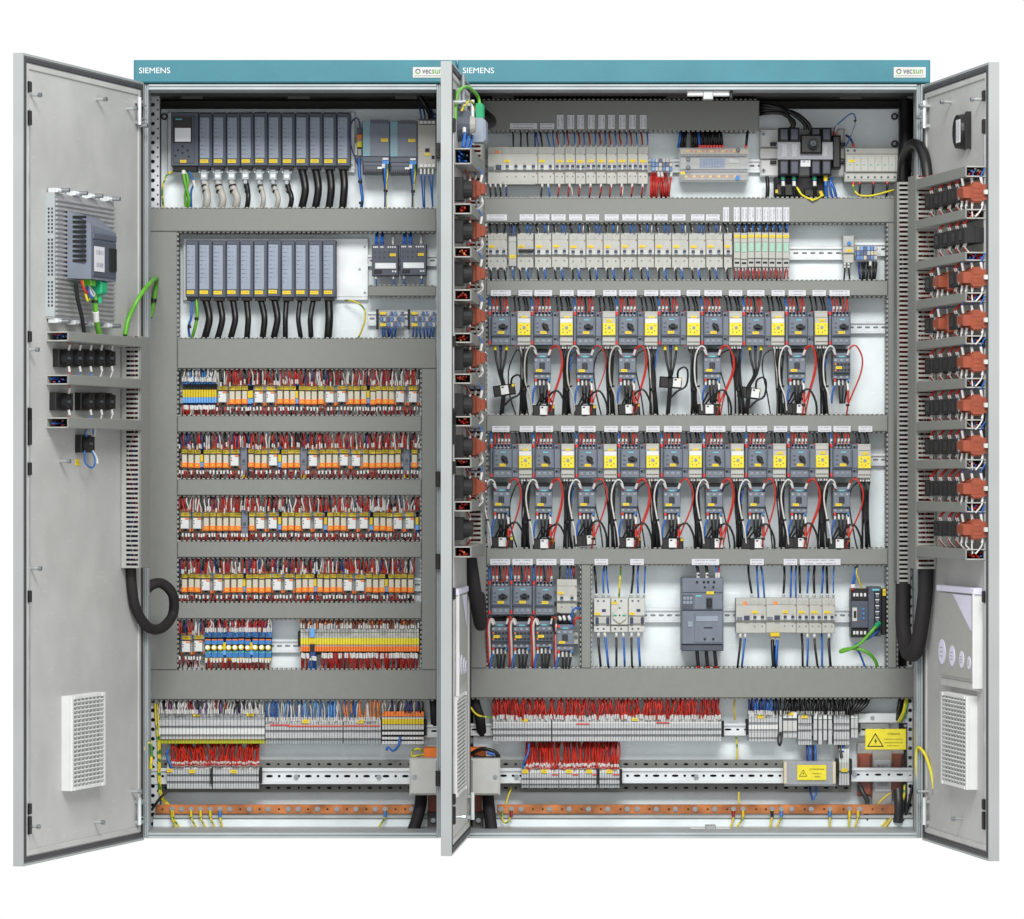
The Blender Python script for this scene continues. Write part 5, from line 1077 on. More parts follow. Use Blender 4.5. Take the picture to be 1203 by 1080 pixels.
# ================================================================= motor starters
def starter(aux=True, flip=False):
    def f(r):
        b = lm('sgrey'); b.box(-11, -20, 11, -14, 5, 38, 'sgrey_dk', .6); b.box(-11, -14, 11, 8.5, 0, 38, None, .8); b.box(-11, 8.5, 11, 19.5, 3, 38, None, .8); b.box(-11, 8, 11, 9, -.4, 2, 'sgrey_dk'); part('body', b, r)
        b = lm('sgrey_lt'); b.box(-9.6, -13, 9.2, 7.6, -1, 0, 'sgrey', .4); part('face_plate', b, r)
        if True:
            k = lm('black'); k.cyl(2.6, -2, 3.6, -3, -1, 'blackmat', 12)
            import math as m; an = .9 if flip else .05; dx, dy = m.cos(an), m.sin(an)
            k.prism([(2.6+dx*5.6-dy*1.6, -2+dy*5.6+dx*1.6), (2.6+dx*5.6+dy*1.6, -2+dy*5.6-dx*1.6), (2.6-dx*5+dy*1.6, -2-dy*5-dx*1.6), (2.6-dx*5-dy*1.6, -2-dy*5+dx*1.6)], -6, -3, 'black', .8); part('rotary_knob', k, r)
        t = lm('tag'); t.box(-3.4, 3.2, 4, 6.4, -1.9, -1); part('yellow_tag', t, r)
        m_ = lm('aqua_tag'); m_.box(-2, -10.8, 4, -9.6, -1.3, -1); part('name_strip', m_, r)
        m_ = lm('blackmat')
        for x, y in ((-6.6, -6), (-6.6, -1), (-6.6, 4)): m_.box(x-1.6, y-.7, x+1.4, y+.7, -1.5, -1, 'sgrey_dk')
        part('marking', m_, r, None, True)
        s_ = lm('bolt')
        for x in (-7, -2.3, 2.3, 7): s_.cyl(x, -15.6, 1.3, 3.6, 5, 'bolt', 8)
        for x in (-6.6, 0, 6.6): s_.cyl(x, 14.5, 1.8, 1.8, 3.4, 'bolt', 10); s_.cyl(x, 14.5, .7, 1.4, 2, 'sgrey_dk', 6)
        part('terminal_screw', s_, r, None, True)
        a = lm('sgrey_dk'); a.box(-14.2, -19, -11.2, 20, 6, 38, 'sgrey', .5); a.box(-14, -20, -11.6, -15.6, 4.6, 8, 'red', .3); a.box(-14, 14.5, -11.6, 19, 4.6, 8, 'red', .3); part('auxiliary_contact', a, r)
        if aux:
            a = lm('sgrey'); a.box(11.3, -19.4, 18.7, 19.4, 6, 38, 'sgrey', .6); a.box(11.4, 8, 18.6, 9, 5.5, 7, 'sgrey_dk')
            for y in (-16, 12): a.cyl(14, y, 1.5, 5, 6.4, 'blackmat', 8); a.box(16, y-3, 18, y+1.6, 5, 6.4, 'sgrey_dk')
            a.box(15.8, -20.4, 18, -18, 7, 10, 'red', .3); a.box(15.8, 18.4, 18, 21, 7, 10, 'red', .3); part('side_block', a, r)
        w = lm('redwire'); j = 0
        for x, c in ((-13, 'bluewire'), (-8.6, 'redwire'), (-4.4, 'redwire'), (-.4, 'black'), (3.6, 'redwire'), (7.6, 'redwire')):
            w.tube([(x, -18, 8), (x+.2, -25, 6), (x-1+R.uniform(-1, 1), -39, 18)], 1.05, c, 5); w.box(x-1.3, -20, x+1.3, -16.6, 5, 9, ('red', 'blueterm', 'red', 'red', 'blueterm', 'red')[(j*2 + (3 if flip else 0)) % 6], .3)
            if R.random() < .6: w.tube([(x, -20, 7), (x+.2, -26, 5.6)], 1.5, 'sleeve', 6)
            j += 1
        if aux: w.tube([(17, -19, 9), (16.6, -27, 8), (15, -39, 18)], 1.1, 'black', 5)
        part('lead_wires', w, r, None, True)
    return f
def yellow_relay(white):
    def f(r):
        b = lm('mcb'); b.box(-7.8, -20, 7.8, -12, 3, 38, None, .8); b.box(-7.8, -12, 7.8, 9, 0, 38, None, .6); b.box(-7.8, 9, 7.8, 20, 3, 38, None, .8); part('body', b, r)
        b = lm('blackmat')
        for i in range(7): b.box(-6.6+i*2, -19, -5.4+i*2, -18, 2.6, 3.2, 'mcb_dk')
        for i in range(7): b.box(-6.6+i*2, 15.6, -5.2+i*2, 16.6, 2.6, 3.2)
        part('slot', b, r, None, True)
        b = lm('yellow'); b.box(-7.4, -6, 7.4, 8.4, -1.2, 0, None, .4); face = part('yellow_face', b, r)
        b = lm('sgrey'); b.cyl(.3, -.6, 1.9, -2, -1.2, 'sgrey_lt', 10)
        for x, y in ((-4, -3), (4.4, -3.4), (-4, 1), (-3.6, 4.6), (4, 3), (1, 5)): b.cyl(x, y, .8, -1.6, -1.2, R.choice(('red', 'sgrey', 'orange', 'sgrey')), 6)
        part('dial', b, face, None, True)
        if white: b = lm('white'); b.box(-7.2, -11, 7.2, -6, -1, 0, None, .4); part('white_cover', b, r)
        b = lm('tag'); b.box(-3, -14.2 if white else -10.4, 4, -11.4 if white else -7.4, 2 if white else -.9, 3); part('yellow_tag', b, r)
        w = lm('black')
        for x in (-5.6, 1.4, 4.4): w.tube([(x, -19, 8), (x+.4, -25, 6), (x-2+R.uniform(-1, 2), -39, 20)], 1.15, 'black', 5)
        for x in (-4, -1, 3, 5.6): w.tube([(x, 19, 9), (x, 24, 7)], 1.2, 'sleeve', 6)
        part('lead_wires', w, r, None, True)
    return f
def contactor(timer=False):
    def f(r):
        b = lm('sgrey'); b.box(-10, -15.5, 10, -9.4, 4, 34, None, .7); b.box(-10, -9.4, 10, 8.4, 0, 34, None, .8); b.box(-10, 8.4, 10, 15.5, 4, 34, None, .7); b.box(-9, -20, 9, -15.8, 10, 32, 'blackmat', .6); part('body', b, r)
        s_ = lm('bolt')
        for y in (-6.6, 12.2 if not timer else 13):
            for x in (-7.4, -.4, 6.4): s_.cyl(x, y, 1.6, -.9 if y < 0 else 2.8, 0 if y < 0 else 4, 'bolt', 8)
        part('terminal_screw', s_, r, None, True)
        if timer:
            c = lm('sgrey_dk'); c.box(-9.4, -4, 9.6, 8, -3, 0, None, .5)
            for j in range(2):
                for i in range(4): c.cyl(-4.6+i*4.2, -1.6+j*6.4, 1.5, -3.5, -3, 'black', 8)
            c.cyl(-7.6, -2, 1, -3.5, -3, 'orange', 8); c.cyl(-7.6, 5.4, 1, -3.5, -3, 'orange', 8); part('front_module', c, r)
        else:
            c = lm('blackmat'); c.box(-3.6, -4, 3.2, 4, -.9, 0, 'sgrey_dk', .3)
            for i in range(3): c.box(-3+i*2.1, -3.4, -1.6+i*2.1, 3.4, -1.3, -.8, 'black')
            part('armature_window', c, r)
        t = lm('tag'); t.box(-7.4, 4 if not timer else .6, -.2, 7 if not timer else 3.8, -.9 if not timer else -3.9, 0 if not timer else -3); part('yellow_tag', t, r)
        m_ = lm('aqua_tag'); m_.box(-3, -11.6, 3.4, -10.2, 3.3, 4); part('name_strip', m_, r)
        a = lm('red'); a.box(-9, -15, -6.4, -11.6, 2.4, 5, 'red', .3); a.box(6.8, -15, 9.4, -11.6, 2.4, 5, 'red' if R.random() < .5 else 'blueterm', .3); a.box(-9, 15, -6.4, 18, 4, 8, 'red', .3); a.box(6.4, 15, 9, 18, 4, 8, 'blueterm', .3); a.box(-9.4, 15.6, 9.4, 22, 9, 32, 'sgrey_dk', .6); part('coil_terminal', a, r, None, True)
        w = lm('black')
        for x, c in ((-7.6, 'bluewire'), (-3, 'black'), (1.6, 'black'), (6.6, 'black')):
            w.tube([(x, 17, 8), (x, 23, 4)], 1.4, 'sleeve' if c != 'black' or R.random() < .5 else 'greywire', 6)
            w.tube([(x, 22, 5), (x*.8 if c == 'black' else x-3, 31, 4), (x*.5 if c == 'black' else x-4, 44, 6)], 1.25, c, 6)
        part('lead_wires', w, r, None, True)
    return f
def ct(flip, tilt=0, cover=0):
    def f(r):
        b = lm('black'); b.box(-13, -6.5, 13, 6.5, 0, 16, None, 1.2); b.box(-3, -6.7, 2, 6.7, -.8, 16, 'blackmat', .6); part('body', b, r)
        l = lm('label'); x0 = 2.6 if flip else -4.2; l.box(x0, -5.4, x0+9.4, 5, -1.2, 0, 'white', .3); l.box(x0+1.4, -4.4, x0+4, -2.8, -1.5, -1.2, 'blackmat'); part('rating_plate', l, r)
        t = lm('yellow_dk'); t.box(9.2, -6, 12.6, -2.6, -1, 0, None, .3); part('yellow_tag', t, r)
        r.rotation_euler[1] = math.radians(tilt)
    return f
B1 = [588.3, 638.2, 688.3, 738, 787.9, 838, 887.4, 937.5, 988.4]; Y1 = [615.5, 665.3, 715.5, 765, 814.8, 864.5, 914, 965]
B2 = [590.3, 639.8, 690.3, 740.2, 790.5, 840.3, 890, 939.7, 990]; Y2 = [617, 667, 717, 766.8, 817, 866.5, 916, 966, 1015.7]
F1 = [0, 1, 0, 1, 0, 1, 0, 0, 0]; F2 = [1, 1, 1, 0, 1, 1, 1, 1, 1]
rail(567, 1043, 377.5, 392, 'long slotted rail carrying the upper motor starters'); rail(567, 1043, 533, 547.5, 'long slotted rail carrying the lower motor starters')
for nm, bs, ys, fl, y in (('upper', B1, Y1, F1, 386), ('lower', B2, Y2, F2, 541.8)):
    for i, x in enumerate(bs):
        last = nm == 'upper' and i == 8
        place('st%d%d' % (fl[i], last), starter(not last, bool(fl[i])), 'motor_starter', 'motor starter', P, x, y, -104, 'grey motor starter with black rotary knob, %s from left in the %s row' % (nth(i+1), nm), 'motor starters with rotary knobs')
    for i, x in enumerate(ys):
        wh = (nm == 'upper' and i in (0, 1, 3, 4, 5, 6)) or (nm == 'lower' and i in (0, 1, 2, 3, 4, 5))
        place('yr%d' % wh, yellow_relay(wh), 'yellow_relay', 'monitoring relay', P, x, y-.4, -106, 'pale relay with yellow face, %s from left among the %s motor starters' % (nth(i+1), nm), 'pale relays with yellow faces')
con = [(1, i, x) for i, x in enumerate(B1) if i in (1, 2, 3, 5, 7)] + [(2, i, x) for i, x in enumerate(B2)]
for rw, i, x in con:
    place('con', contactor(), 'contactor', 'contactor', P, x-1, 430 if rw == 1 else 587.5, -108, 'grey contactor hanging under starter %s from left in the %s row' % (nth(i+1), 'upper' if rw == 1 else 'lower'), 'grey contactors under the starters')
place('cont', contactor(True), 'reversing_contactor', 'contactor', P, 989, 430, -108, 'grey contactor with double row of black holes, right end of the upper row', None)
CT1 = [(592.5, 458.5, 0, -8), (638.5, 482.5, 0, 0), (687.5, 482.5, 0, 0), (739, 481, 0, -3), (788, 449.5, 1, 4), (833, 481.5, 0, 0), (880, 461.5, 1, 8), (933.5, 480.5, 1, 2)]
CT2 = [(590, 637, 0, 0), (639, 639, 0, 0), (687, 635, 1, -4), (740, 638, 0, 0), (790, 638, 0, 0), (837, 638.5, 1, 0), (884, 639, 1, 0), (935, 638, 1, 0), (986, 639.5, 0, 0)]
for nm, cts, bs in (('upper', CT1, B1), ('lower', CT2, B2)):
    for i, (x, y, fl, tl) in enumerate(cts):
        place('ct%d%d' % (fl, tl), ct(fl, tl), 'current_transformer', 'current transformer', P, x, y, -112, 'black current transformer with white plate, %s from left in the %s motor row' % (nth(i+1), nm), 'black current transformers')
        if tl and 'ct%d%d' % (fl, tl) in PROTO: pass
        b = MB('black', P); xb = bs[i]
        if y < 470:
            for q, s0 in ((-6.6, 'yellow'), (0, 'darkblue'), (6.6, 'yellow')):
                b.tube([(xb+q, 405, 116), (xb+q, 412, 112)], 1.9, s0 if i in (0, 4, 6) else 'sleeve', 7); b.tube([(xb+q, 411, 113), (xb+q*.8, 422, 108), (xb+q*.25, 440, 106), (x-1+q*.2, y-6, 112), (x-1+q*.2, y+8, 114), (x-4+q*.2, 492, 126)], 1.35, 'black', 6)
            b.tube([(x+8, y-5, 114), (x+9, y-14, 106), (x+16, y-18, 104), (x+20, y-12, 106), (x+18, y+4, 110), (x+8, y+10, 110), (x, y+18, 112)], 1.3, 'black', 6)
        else:
            b.tube([(x+4, y-5, 114), (x+7, y-18, 104), (x+17, y-23, 102), (x+25, y-8, 106), (x+26, y+9, 118)], 1.4, 'black', 6); b.tube([(x-5, y-6, 114), (x+4, y-16, 106), (x+10, y-10, 108)], 1.2, 'black', 6); b.tube([(x-8, y-6, 114), (x-1, y-20, 108)], 1.2, 'black', 6)
        solo('black_cable', 'thin black cables round the current transformer %s from left, %s motor row' % (nth(i+1), nm), 'cable', P, b, 'cables round the current transformers')
for nm, ys, y0, yend in (('upper', Y1, 406, 492), ('lower', Y2, 562, 649)):
    for i, x in enumerate(ys):
        b = MB('black', P); e = R.uniform(-3, 4)
        for q in range(7):
            u = R.uniform(-1.6, 1.6); d = R.uniform(-5, 5)
            b.tube([(x-6+q*2, y0+4, 114), (x-4+q*1.4+u, y0+14, 110+d*.5), (x-2.6+q*1.1+e*.3, y0+40+d, 112), (x-2.4+q*1.2+e*.8+u, y0+62, 112+d*.5), (x-3+q*1.6+e+u, yend, 128)], 1.15, 'greywire' if q == 1 and i % 3 == 0 else 'black', 6)
        if i % 3 != 1: b.tube([(x-8, y0+5, 116), (x-15-e, y0+12, 112), (x-18, y0+30, 113), (x-14+e, y0+58, 112), (x-8, yend, 128)], .9, 'black', 5)
        b.tube([(x+1+e*.5, y0+50, 109.6), (x+1+e*.55, y0+53, 109.6)], 4.2, 'black', 7)
        if i % 2: b.tube([(x+7, y0+4, 114), (x+6, y0+16, 110), (x+4, y0+30, 111)], .9, 'bluewire', 5)
        solo('cable_bundle', 'black cable bundle falling from yellow-faced relay, %s from left, %s row' % (nth(i+1), nm), 'cable', P, b, 'black cable bundles of the motor rows')
for rw, i, x in con + [(1, 8, 989.4)]:
    nm = 'upper' if rw == 1 else 'lower'; y = 415 if rw == 1 else 572; m1 = 'redwire'; e = R.uniform(-2, 2); yb = 490 if rw == 1 else 646
    b = MB('redwire', P); rr = .7 if rw == 1 and i < 4 else 1.05
    b.tube([(x+7, y+2, 108), (x+10, y-7, 104), (x+17, y-8, 102), (x+22+e, y+6, 102), (x+20+e, y+24, 103), (x+12, y+48, 103), (x+7, y+60, 104), (x+6, yb-8, 106), (x+4, yb+2, 118)], rr, m1, 6, sub=5)
    if i % 2: b.tube([(x+8, y+2, 108), (x+11, y-6, 105), (x+18, y-7, 103), (x+23+e, y+8, 103), (x+21+e, y+26, 104), (x+13, y+50, 104), (x+8, yb, 116)], .9, m1, 6, sub=5)
    b.tube([(x+6.4, y+2, 107.6), (x+8.6, y-4, 105)], 1.7, 'sleeve', 7); b.tube([(x+6.6, y+36, 108), (x+7, y+44, 105)], 1.6, 'sleeve', 7); b.tube([(x+7, y+43, 106), (x+6.6, y+58, 104)], 1.5, m1, 6)
    b.tube([(x+6.6, y+60, 103.6), (x+6.4, y+62.4, 103.6)], 2.2, 'black', 6)
    solo('red_wire', 'red wire looping right of contactor %s from left in the %s row' % (nth(i+1), nm), 'wire', P, b, 'red loops beside the contactors')
    b = MB('whitewire', P)
    b.tube([(x-7.6, y+2, 108), (x-10, y-6, 104), (x-15, y-8, 103), (x-20, y, 104), (x-22, y+14, 106), (x-19 if rw == 2 else x-21, y+34, 107), (x-15, y+52, 106), (x-12.5, yb+2, 118)], 1.1, 'whitewire' if rw == 2 or i > 4 else 'greywire', 6, sub=5)
    b.tube([(x-8.4, y+1, 107.6), (x-10.6, y-4, 105)], 1.5, 'sleeve', 6); b.tube([(x-10, y-3, 108), (x-18, y+2, 106), (x-23, y+16, 107), (x-22, y+40, 108), (x-17, yb+2, 120)], 1.0, 'black', 6, sub=5)
    b.tube([(x-18, y+38, 106), (x-17.6, y+40, 106)], 2.0, 'black', 6)
    solo('white_wire', 'white and black wires looping left of contactor %s from left, %s row' % (nth(i+1), nm), 'wire', P, b, 'white loops beside the contactors')
def tags(xs, y0, y1, wds, where):
    for i, (x, w) in enumerate(zip(xs, wds)): wtag(x, y0, x+w, y1, 'white label on the duct above the %s, %s from left' % (where, nth(i+1)))
tags([576.4, 609, 627.8, 657.6, 678.2, 708.5, 727.2, 756.8, 775.6, 806.6, 827.4, 856.2, 877.8, 906.4, 926.4, 954.4, 974.4], 341, 347.8, [23.8, 16.2, 20.8, 16.4, 20.8, 16, 20.8, 16.4, 24, 16, 20.8, 16, 20.4, 15.6, 20.4, 16, 24], 'upper motor starters')
tags([578, 610.4, 629.2, 659, 679.6, 709.8, 729.6, 759, 780, 810.6, 829, 859.4, 878, 909, 928.6, 961, 979.2, 1008.6], 500.6, 507.6, [20.6, 16, 20.6, 16, 20.2, 16, 20.4, 16, 21, 16, 23.2, 16.2, 23.4, 16, 20.6, 15.8, 20.2, 16.4], 'lower motor starters')
tags([575.6, 601.8, 630, 658.2, 698.4, 740.2, 812.6, 881.2, 920.6, 939.6], 656.8, 664, [23.6, 24, 23.6, 16.2, 16, 16.2, 32.4, 16.2, 16, 48], 'bottom device row')
# ================================================================= bottom device row
rail(567, 683, 692.5, 707.5, 'rail behind the three starters of the bottom row'); rail(694.5, 1043, 714.5, 731.5, 'long slotted rail of the bottom device row')
for i, x in enumerate((588, 613.6, 640)):
    place('st00b', starter(False, False), 'motor_starter', 'motor starter', P, x, 703, -104, 'grey motor starter in the bottom row, %s of three from left' % nth(i+1), 'motor starters of the bottom row')
    place('cont', contactor(True), 'reversing_contactor', 'contactor', P, x-.8, 746, -108, 'grey contactor with black holes under the %s bottom starter' % nth(i+1), 'contactors under the bottom starters')
    b = MB('redwire', P)
    for q, c in ((0, 'redwire'), (1.4, 'whitewire'), (2.6, 'greywire'), (-1.2, 'redwire')): b.tube([(x-9+q, 733, 107), (x-12+q, 727, 104), (x-15+q*.8, 735, 104), (x-14+q*.7, 760, 107), (x-14+q, 787, 122)], 1, c, 6)
    b.tube([(x-8.6, 734, 106), (x-11, 728, 104)], 1.6, 'sleeve', 6); b.tube([(x+7, 732, 107), (x+10, 725, 103), (x+13.6, 728, 102)], 1.2, 'redwire', 6); b.tube([(x+7, 733, 106), (x+9, 726.5, 104)], 1.6, 'sleeve', 6)
    solo('red_white_wires', 'red and white wires left of the %s contactor, bottom row' % nth(i+1), 'wires', P, b, 'wires of the bottom contactors')
place('con', contactor(), 'contactor', 'contactor', P, 664, 749.5, -108, 'grey contactor under the cream breaker, bottom row', None)
place('rcbo', mcb(24, 40, 2), 'cream_breaker', 'circuit breaker', P, 666, 701, -110, 'pale breaker with black cables under it, left of the upright duct', None)
b = MB('black', P); b.tube([(660, 724, 108), (655, 721, 104), (650, 728, 104), (652, 745, 106)], 1.6, 'black', 7)
for x in (656, 661, 667): b.tube([(x, 722, 110), (x+2.4, 728, 106)], 1.8, 'black', 7); b.tube([(x+1, 724, 107.6), (x+2.6, 728.6, 105)], 1.9, 'sleeve', 7)
b.tube([(671, 731, 110), (673, 717, 104), (679, 714.5, 108), (684, 718, 122)], 1.5, 'bluewire', 7); b.tube([(674, 734, 110), (676, 727, 104), (684, 726, 118)], 1.5, 'redwire', 7); b.tube([(653, 733, 107), (651.6, 746, 106), (652, 787, 122)], 1.1, 'redwire', 6); b.tube([(653.6, 733, 106), (652.6, 746, 107), (653.4, 787, 122)], .9, 'whitewire', 6)
solo('loose_wires', 'tangle of black, blue and red wires below the cream breaker', 'wires', P, b, None, 'stuff')
b = MB('white', P); b.box(672.8, 743, 679.6, 757, 128, 146, 'offwhite', .6); b.cyl(676.6, 749, 2.4, 127.4, 128, 'sgrey', 10); solo('rail_end_stop', 'small white end stop beside the bottom contactor', 'end stop', P, b)
wl('wires above the cream breaker of the bottom row', [(658, 663.8, 657.6, 682, 'black', 1.2, 'b'), (667, 663.8, 666.4, 682, 'bluewire', 1.1, 'b'), (671, 663.8, 671.4, 682, 'bluewire', 1, 'b'), (674.6, 663.8, 674, 678, 'darkred', 1.4, '')], None, 'wires', 'stuff')
def rcdbig(w, h, sock=False):
    def f(r):
        t = -h/2; b = lm('cream'); b.m = 'offwhite'; b.box(-w/2+.2, t, w/2-.2, t+h*.52, 0, 28, None, .6); b.box(-w/2+.2, t+h*.52, w/2-.2, t+h*.78, 2 if not sock else 0, 28, None, .6); b.box(-w/2+.2, t+h*.8, w/2-.2, t+h, 3, 28, None, .6); part('body', b, r)
        if sock:
            c = lm('white'); c.prism([(-8, -3), (0, -9), (8, -3), (8, 4), (0, 10), (-8, 4)], -3, 0, 'offwhite', .94); s_ = part('socket_face', c, r)
            c = lm('black'); c.box(-7, -1, -3.4, 1.2, -3.4, -3, 'greenplug', .4); c.box(3.4, -1, 7, 1.2, -3.4, -3, 'greenplug', .4); c.cyl(0, 0, 1, -3.4, -3, None, 8); c.cyl(0, -8.6, .9, -3.2, -1, None, 8); c.cyl(0, 8.2, .9, -3.2, -1, 'yellow_dk', 8); part('socket_pin', c, s_, None, True)
        else:
            c = lm('toggle'); c.box(-w/2+2, t+h*.56, -w/2+5.4, t+h*.76, -1, 2, None, .4); c.box(w/2-4.6, t+h*.56, w/2-1.4, t+h*.76, -1, 2, None, .4); c.box(-w/2+5.6, t+h*.58, w/2-5, t+h*.74, .4, 2, 'mcb', .4); c.box(w/2-10, t+h*.32, w/2-5.4, t+h*.4, -.5, 0, 'toggle'); part('toggle', c, r)
        q = lm('sgrey_dk')
        for x in (-w*.25, w*.1): q.cyl(x, t+h*.08, 1.2, -.4, 1, None, 8); q.cyl(x, t+h*.9, 1.2, 2.6, 4, None, 8)
        part('terminal_screw', q, r, None, True)
        q = lm('tag'); q.box(-w/2+1, t+h*(.42 if not sock else .1), -w/2+7.6, t+h*(.49 if not sock else .17), -.9, 0); part('yellow_tag', q, r)
    return f
place('rb', rcdbig(19.6, 40), 'residual_breaker', 'circuit breaker', P, 707.4, 723, -116, 'pale breaker left of the white rail socket', 'breakers beside the rail socket') if False else None
place('rcd1', rcdbig(19.6, 40), 'residual_breaker', 'circuit breaker', P, 707.4, 723, -116, 'pale breaker directly left of the white rail socket', 'breakers beside the rail socket')
place('sock', rcdbig(20.2, 40, True), 'rail_socket', 'socket', P, 727.8, 723, -116, 'white rail socket with round face between two pale breakers', None)
place('rcd1', rcdbig(19.6, 40), 'residual_breaker', 'circuit breaker', P, 748, 723, -116, 'pale breaker directly right of the white rail socket', 'breakers beside the rail socket')
ls = [(698, 663.8, 701, 703, 'black', 1.5, 'b'), (710, 663.8, 709, 703, 'bluewire', 1.3, 'b'), (712.4, 663.8, 715.6, 703, 'bluewire', 1, 'b'), (730, 663.8, 727, 703, 'ygwire', 1.3, ''), (744, 663.8, 741, 703, 'black', 1.5, 'b'), (750, 663.8, 749.6, 703, 'bluewire', 1.3, 'b'), (758, 663.8, 756.6, 703, 'bluewire', 1, 'b')]
ls += [(703, 743, 706, 787, 'black', 1.6, 't'), (710, 743, 715, 787, 'bluewire', 1.6, 't'), (724, 743, 724, 787, 'black', 1.5, 't'), (732, 743, 734, 787, 'bluewire', 1.4, 't'), (742, 743, 742.6, 787, 'black', 1.4, 't'), (750, 743, 752, 787, 'bluewire', 1.6, 't')]
wl('black, blue and yellow wires above and below the rail socket', ls, None, 'wires', 'stuff')
r = TP('power_breaker', 'large grey moulded case breaker with black toggle, bottom row', 'circuit breaker', P, 825.5, 765, -98)
q = tm(r, 'sgrey'); q.box(801, 679, 850, 697, 102, 146, 'sgrey', 1); q.box(801, 697, 850, 717, 98, 146, 'sgrey', 1); q.box(801, 717.6, 850, 757, 98, 146, 'steelblue' if False else 'sgrey', 1); q.box(801, 757.6, 850, 765, 100, 146, 'sgrey_dk', 1); part('body', q, r)
q = tm(r, 'sgrey_lt'); q.box(816, 698.5, 849, 716, 97, 98, 'sgrey', .5); q.box(816, 721, 849, 755, 97, 98, 'sgrey', .5); q.box(802, 699, 814.6, 716, 97.2, 98, 'sgrey_dk', .4); q.box(817.5, 724, 844, 730.5, 96, 97, 'sgrey_lt', .5); part('cover_panel', q, r, None, True)
q = tm(r, 'black'); q.box(829.6, 702, 837, 715.6, 96, 97, 'sgrey_dk', .6); q.box(830.8, 703.6, 836, 713, 92, 96, 'black', .8); part('toggle', q, r)
q = tm(r, 'blackmat')
for x in (819, 827, 832, 839): q.cyl(x, 684, 1.6, 101, 102.5, None, 8)
for x in (828, 838): q.cyl(x, 690, 1.4, 101, 102.5, None, 8); q.cyl(x, 751, 1.5, 96, 97.5, None, 8)
for i in range(2):
    for j in range(3): q.box(802.6+j*3.9, 701+i*5, 805.6+j*3.9, 704.6+i*5, 96.8, 97.4, 'sgrey_lt')
q.box(808, 730, 814, 737, 97, 98.4, 'sgrey_lt', .4); q.box(827, 737, 837, 738.4, 96.6, 97.2); part('marking', q, r, None, True)
q = tm(r, 'tag'); q.box(830, 695, 838.6, 698.4, 96, 97); part('yellow_tag', q, r); q = tm(r, 'aqua_tag'); q.box(817.6, 699.6, 824, 701, 96.6, 97.2); part('name_strip', q, r)
q = tm(r, 'black')
for x, e, c in ((820, 818.5, 'black'), (830.6, 829, 'black'), (841.6, 841, 'bluewire'), (844.6, 844, 'darkred')):
    q.tube([(x, 681, 110), (x, 672, 110), (e, 662, 122)], 1.9 if c == 'black' else 1.2, c, 7); q.tube([(x, 680, 109.6), (x, 673, 109.4)], 2.1 if c == 'black' else 1.6, 'sleeve', 7)
for x in (818.6, 829.5, 839.4): q.tube([(x, 763, 112), (x+1, 775, 112), (x+2.5, 788, 122)], 2.2, 'black', 8); q.tube([(x+1.8, 783, 115), (x+2, 785, 117)], 2.5, 'darkred', 8)
part('lead_wires', q, r, None, True)
place('rb1', mcb(35.6, 41, 2, 17.6), 'breaker_with_lever', 'circuit breaker', P, 882.4, 723.6, -114, 'pale breaker with test lever, left one right of the moulded case breaker', 'pale breakers with test lever')
place('rb1', mcb(35.6, 41, 2, 17.6), 'breaker_with_lever', 'circuit breaker', P, 918, 723.6, -114, 'pale breaker with test lever, second right of the moulded case breaker', 'pale breakers with test lever')
for i in range(3): place('rb2', mcb(15 if i else 15, 41, 2, 0, -5), 'pale_breaker', 'circuit breaker', P, 943.4+i*15.1, 723.6, -114, 'pale breaker right of the test lever breakers, %s of three, bottom row' % nth(i+1), 'pale breakers of the bottom row')
ls = [(879, 663.8, 884, 703, 'black', 1.5, 'b'), (889, 663.8, 891, 703, 'bluewire', 1.3, ''), (893.6, 663.8, 898, 703, 'bluewire', 1.2, ''), (921, 663.8, 920, 703, 'black', 1.5, 'b'), (930, 663.8, 928.6, 703, 'bluewire', 1.3, ''), (935.4, 663.8, 935, 703, 'bluewire', 1.2, ''), (939, 663.8, 940, 703, 'black', 1.5, 'b'), (950, 663.8, 948, 703, 'bluewire', 1.3, 'b'), (957, 663.8, 956.6, 703, 'black', 1.6, 'b'), (967, 663.8, 965, 703, 'bluewire', 1.4, 'b'), (971, 663.8, 972, 703, 'black', 1.6, 'b'), (980, 663.8, 979, 703, 'bluewire', .9, 'b'),
      (870, 744, 866, 787, 'black', 1.5, 't'), (876, 744, 871, 787, 'bluewire', 1.4, 't'), (907.6, 746, 909, 787, 'black', 2.4, 't'), (913.6, 746, 911.6, 787, 'bluewire', 2, 't'), (910, 760, 908, 787, 'black', 2, ''), (941.6, 744, 943, 787, 'black', 1.5, ''), (948.6, 744, 948, 787, 'bluewire', 1.4, 't'), (956.6, 744, 961, 787, 'black', 1.5, 't'), (965, 744, 965.6, 787, 'bluewire', 1.4, ''), (974, 744, 976, 787, 'black', 1.8, 't')]
wl('black and blue wires above and below the pale breakers, bottom row', ls, None, 'wires', 'stuff')
b = MB('yellow_dk', P); b.box(905, 743.6, 916, 748, 113, 122, None, .6); solo('yellow_ferrule', 'yellow plastic ferrule under the second test lever breaker', 'ferrule', P, b)
r = TP('phase_monitor', 'dark grey monitor with blue buttons left of the network switch', 'monitoring relay', P, 1010, 749, -112)
q = tm(r, 'sgrey_dk'); q.box(1000, 692, 1020, 706, 116, 146, 'black', .8); q.box(1000, 706, 1020, 738, 112, 146, 'sgrey_dk', .8); q.box(1000, 738, 1020, 749, 116, 146, 'black', .8); part('body', q, r)
q = tm(r, 'offwhite'); q.box(1001.4, 714, 1007, 730, 111, 112, None, .4); q.box(1003, 718, 1006, 726, 110, 111, 'black', .3); part('label_window', q, r)
q = tm(r, 'blueterm')
for i in range(3): q.cyl(1014.5, 715.6+i*5.4, 1.5, 110.6, 112, None, 8)
part('push_button', q, r, None, True)
q = tm(r, 'white')
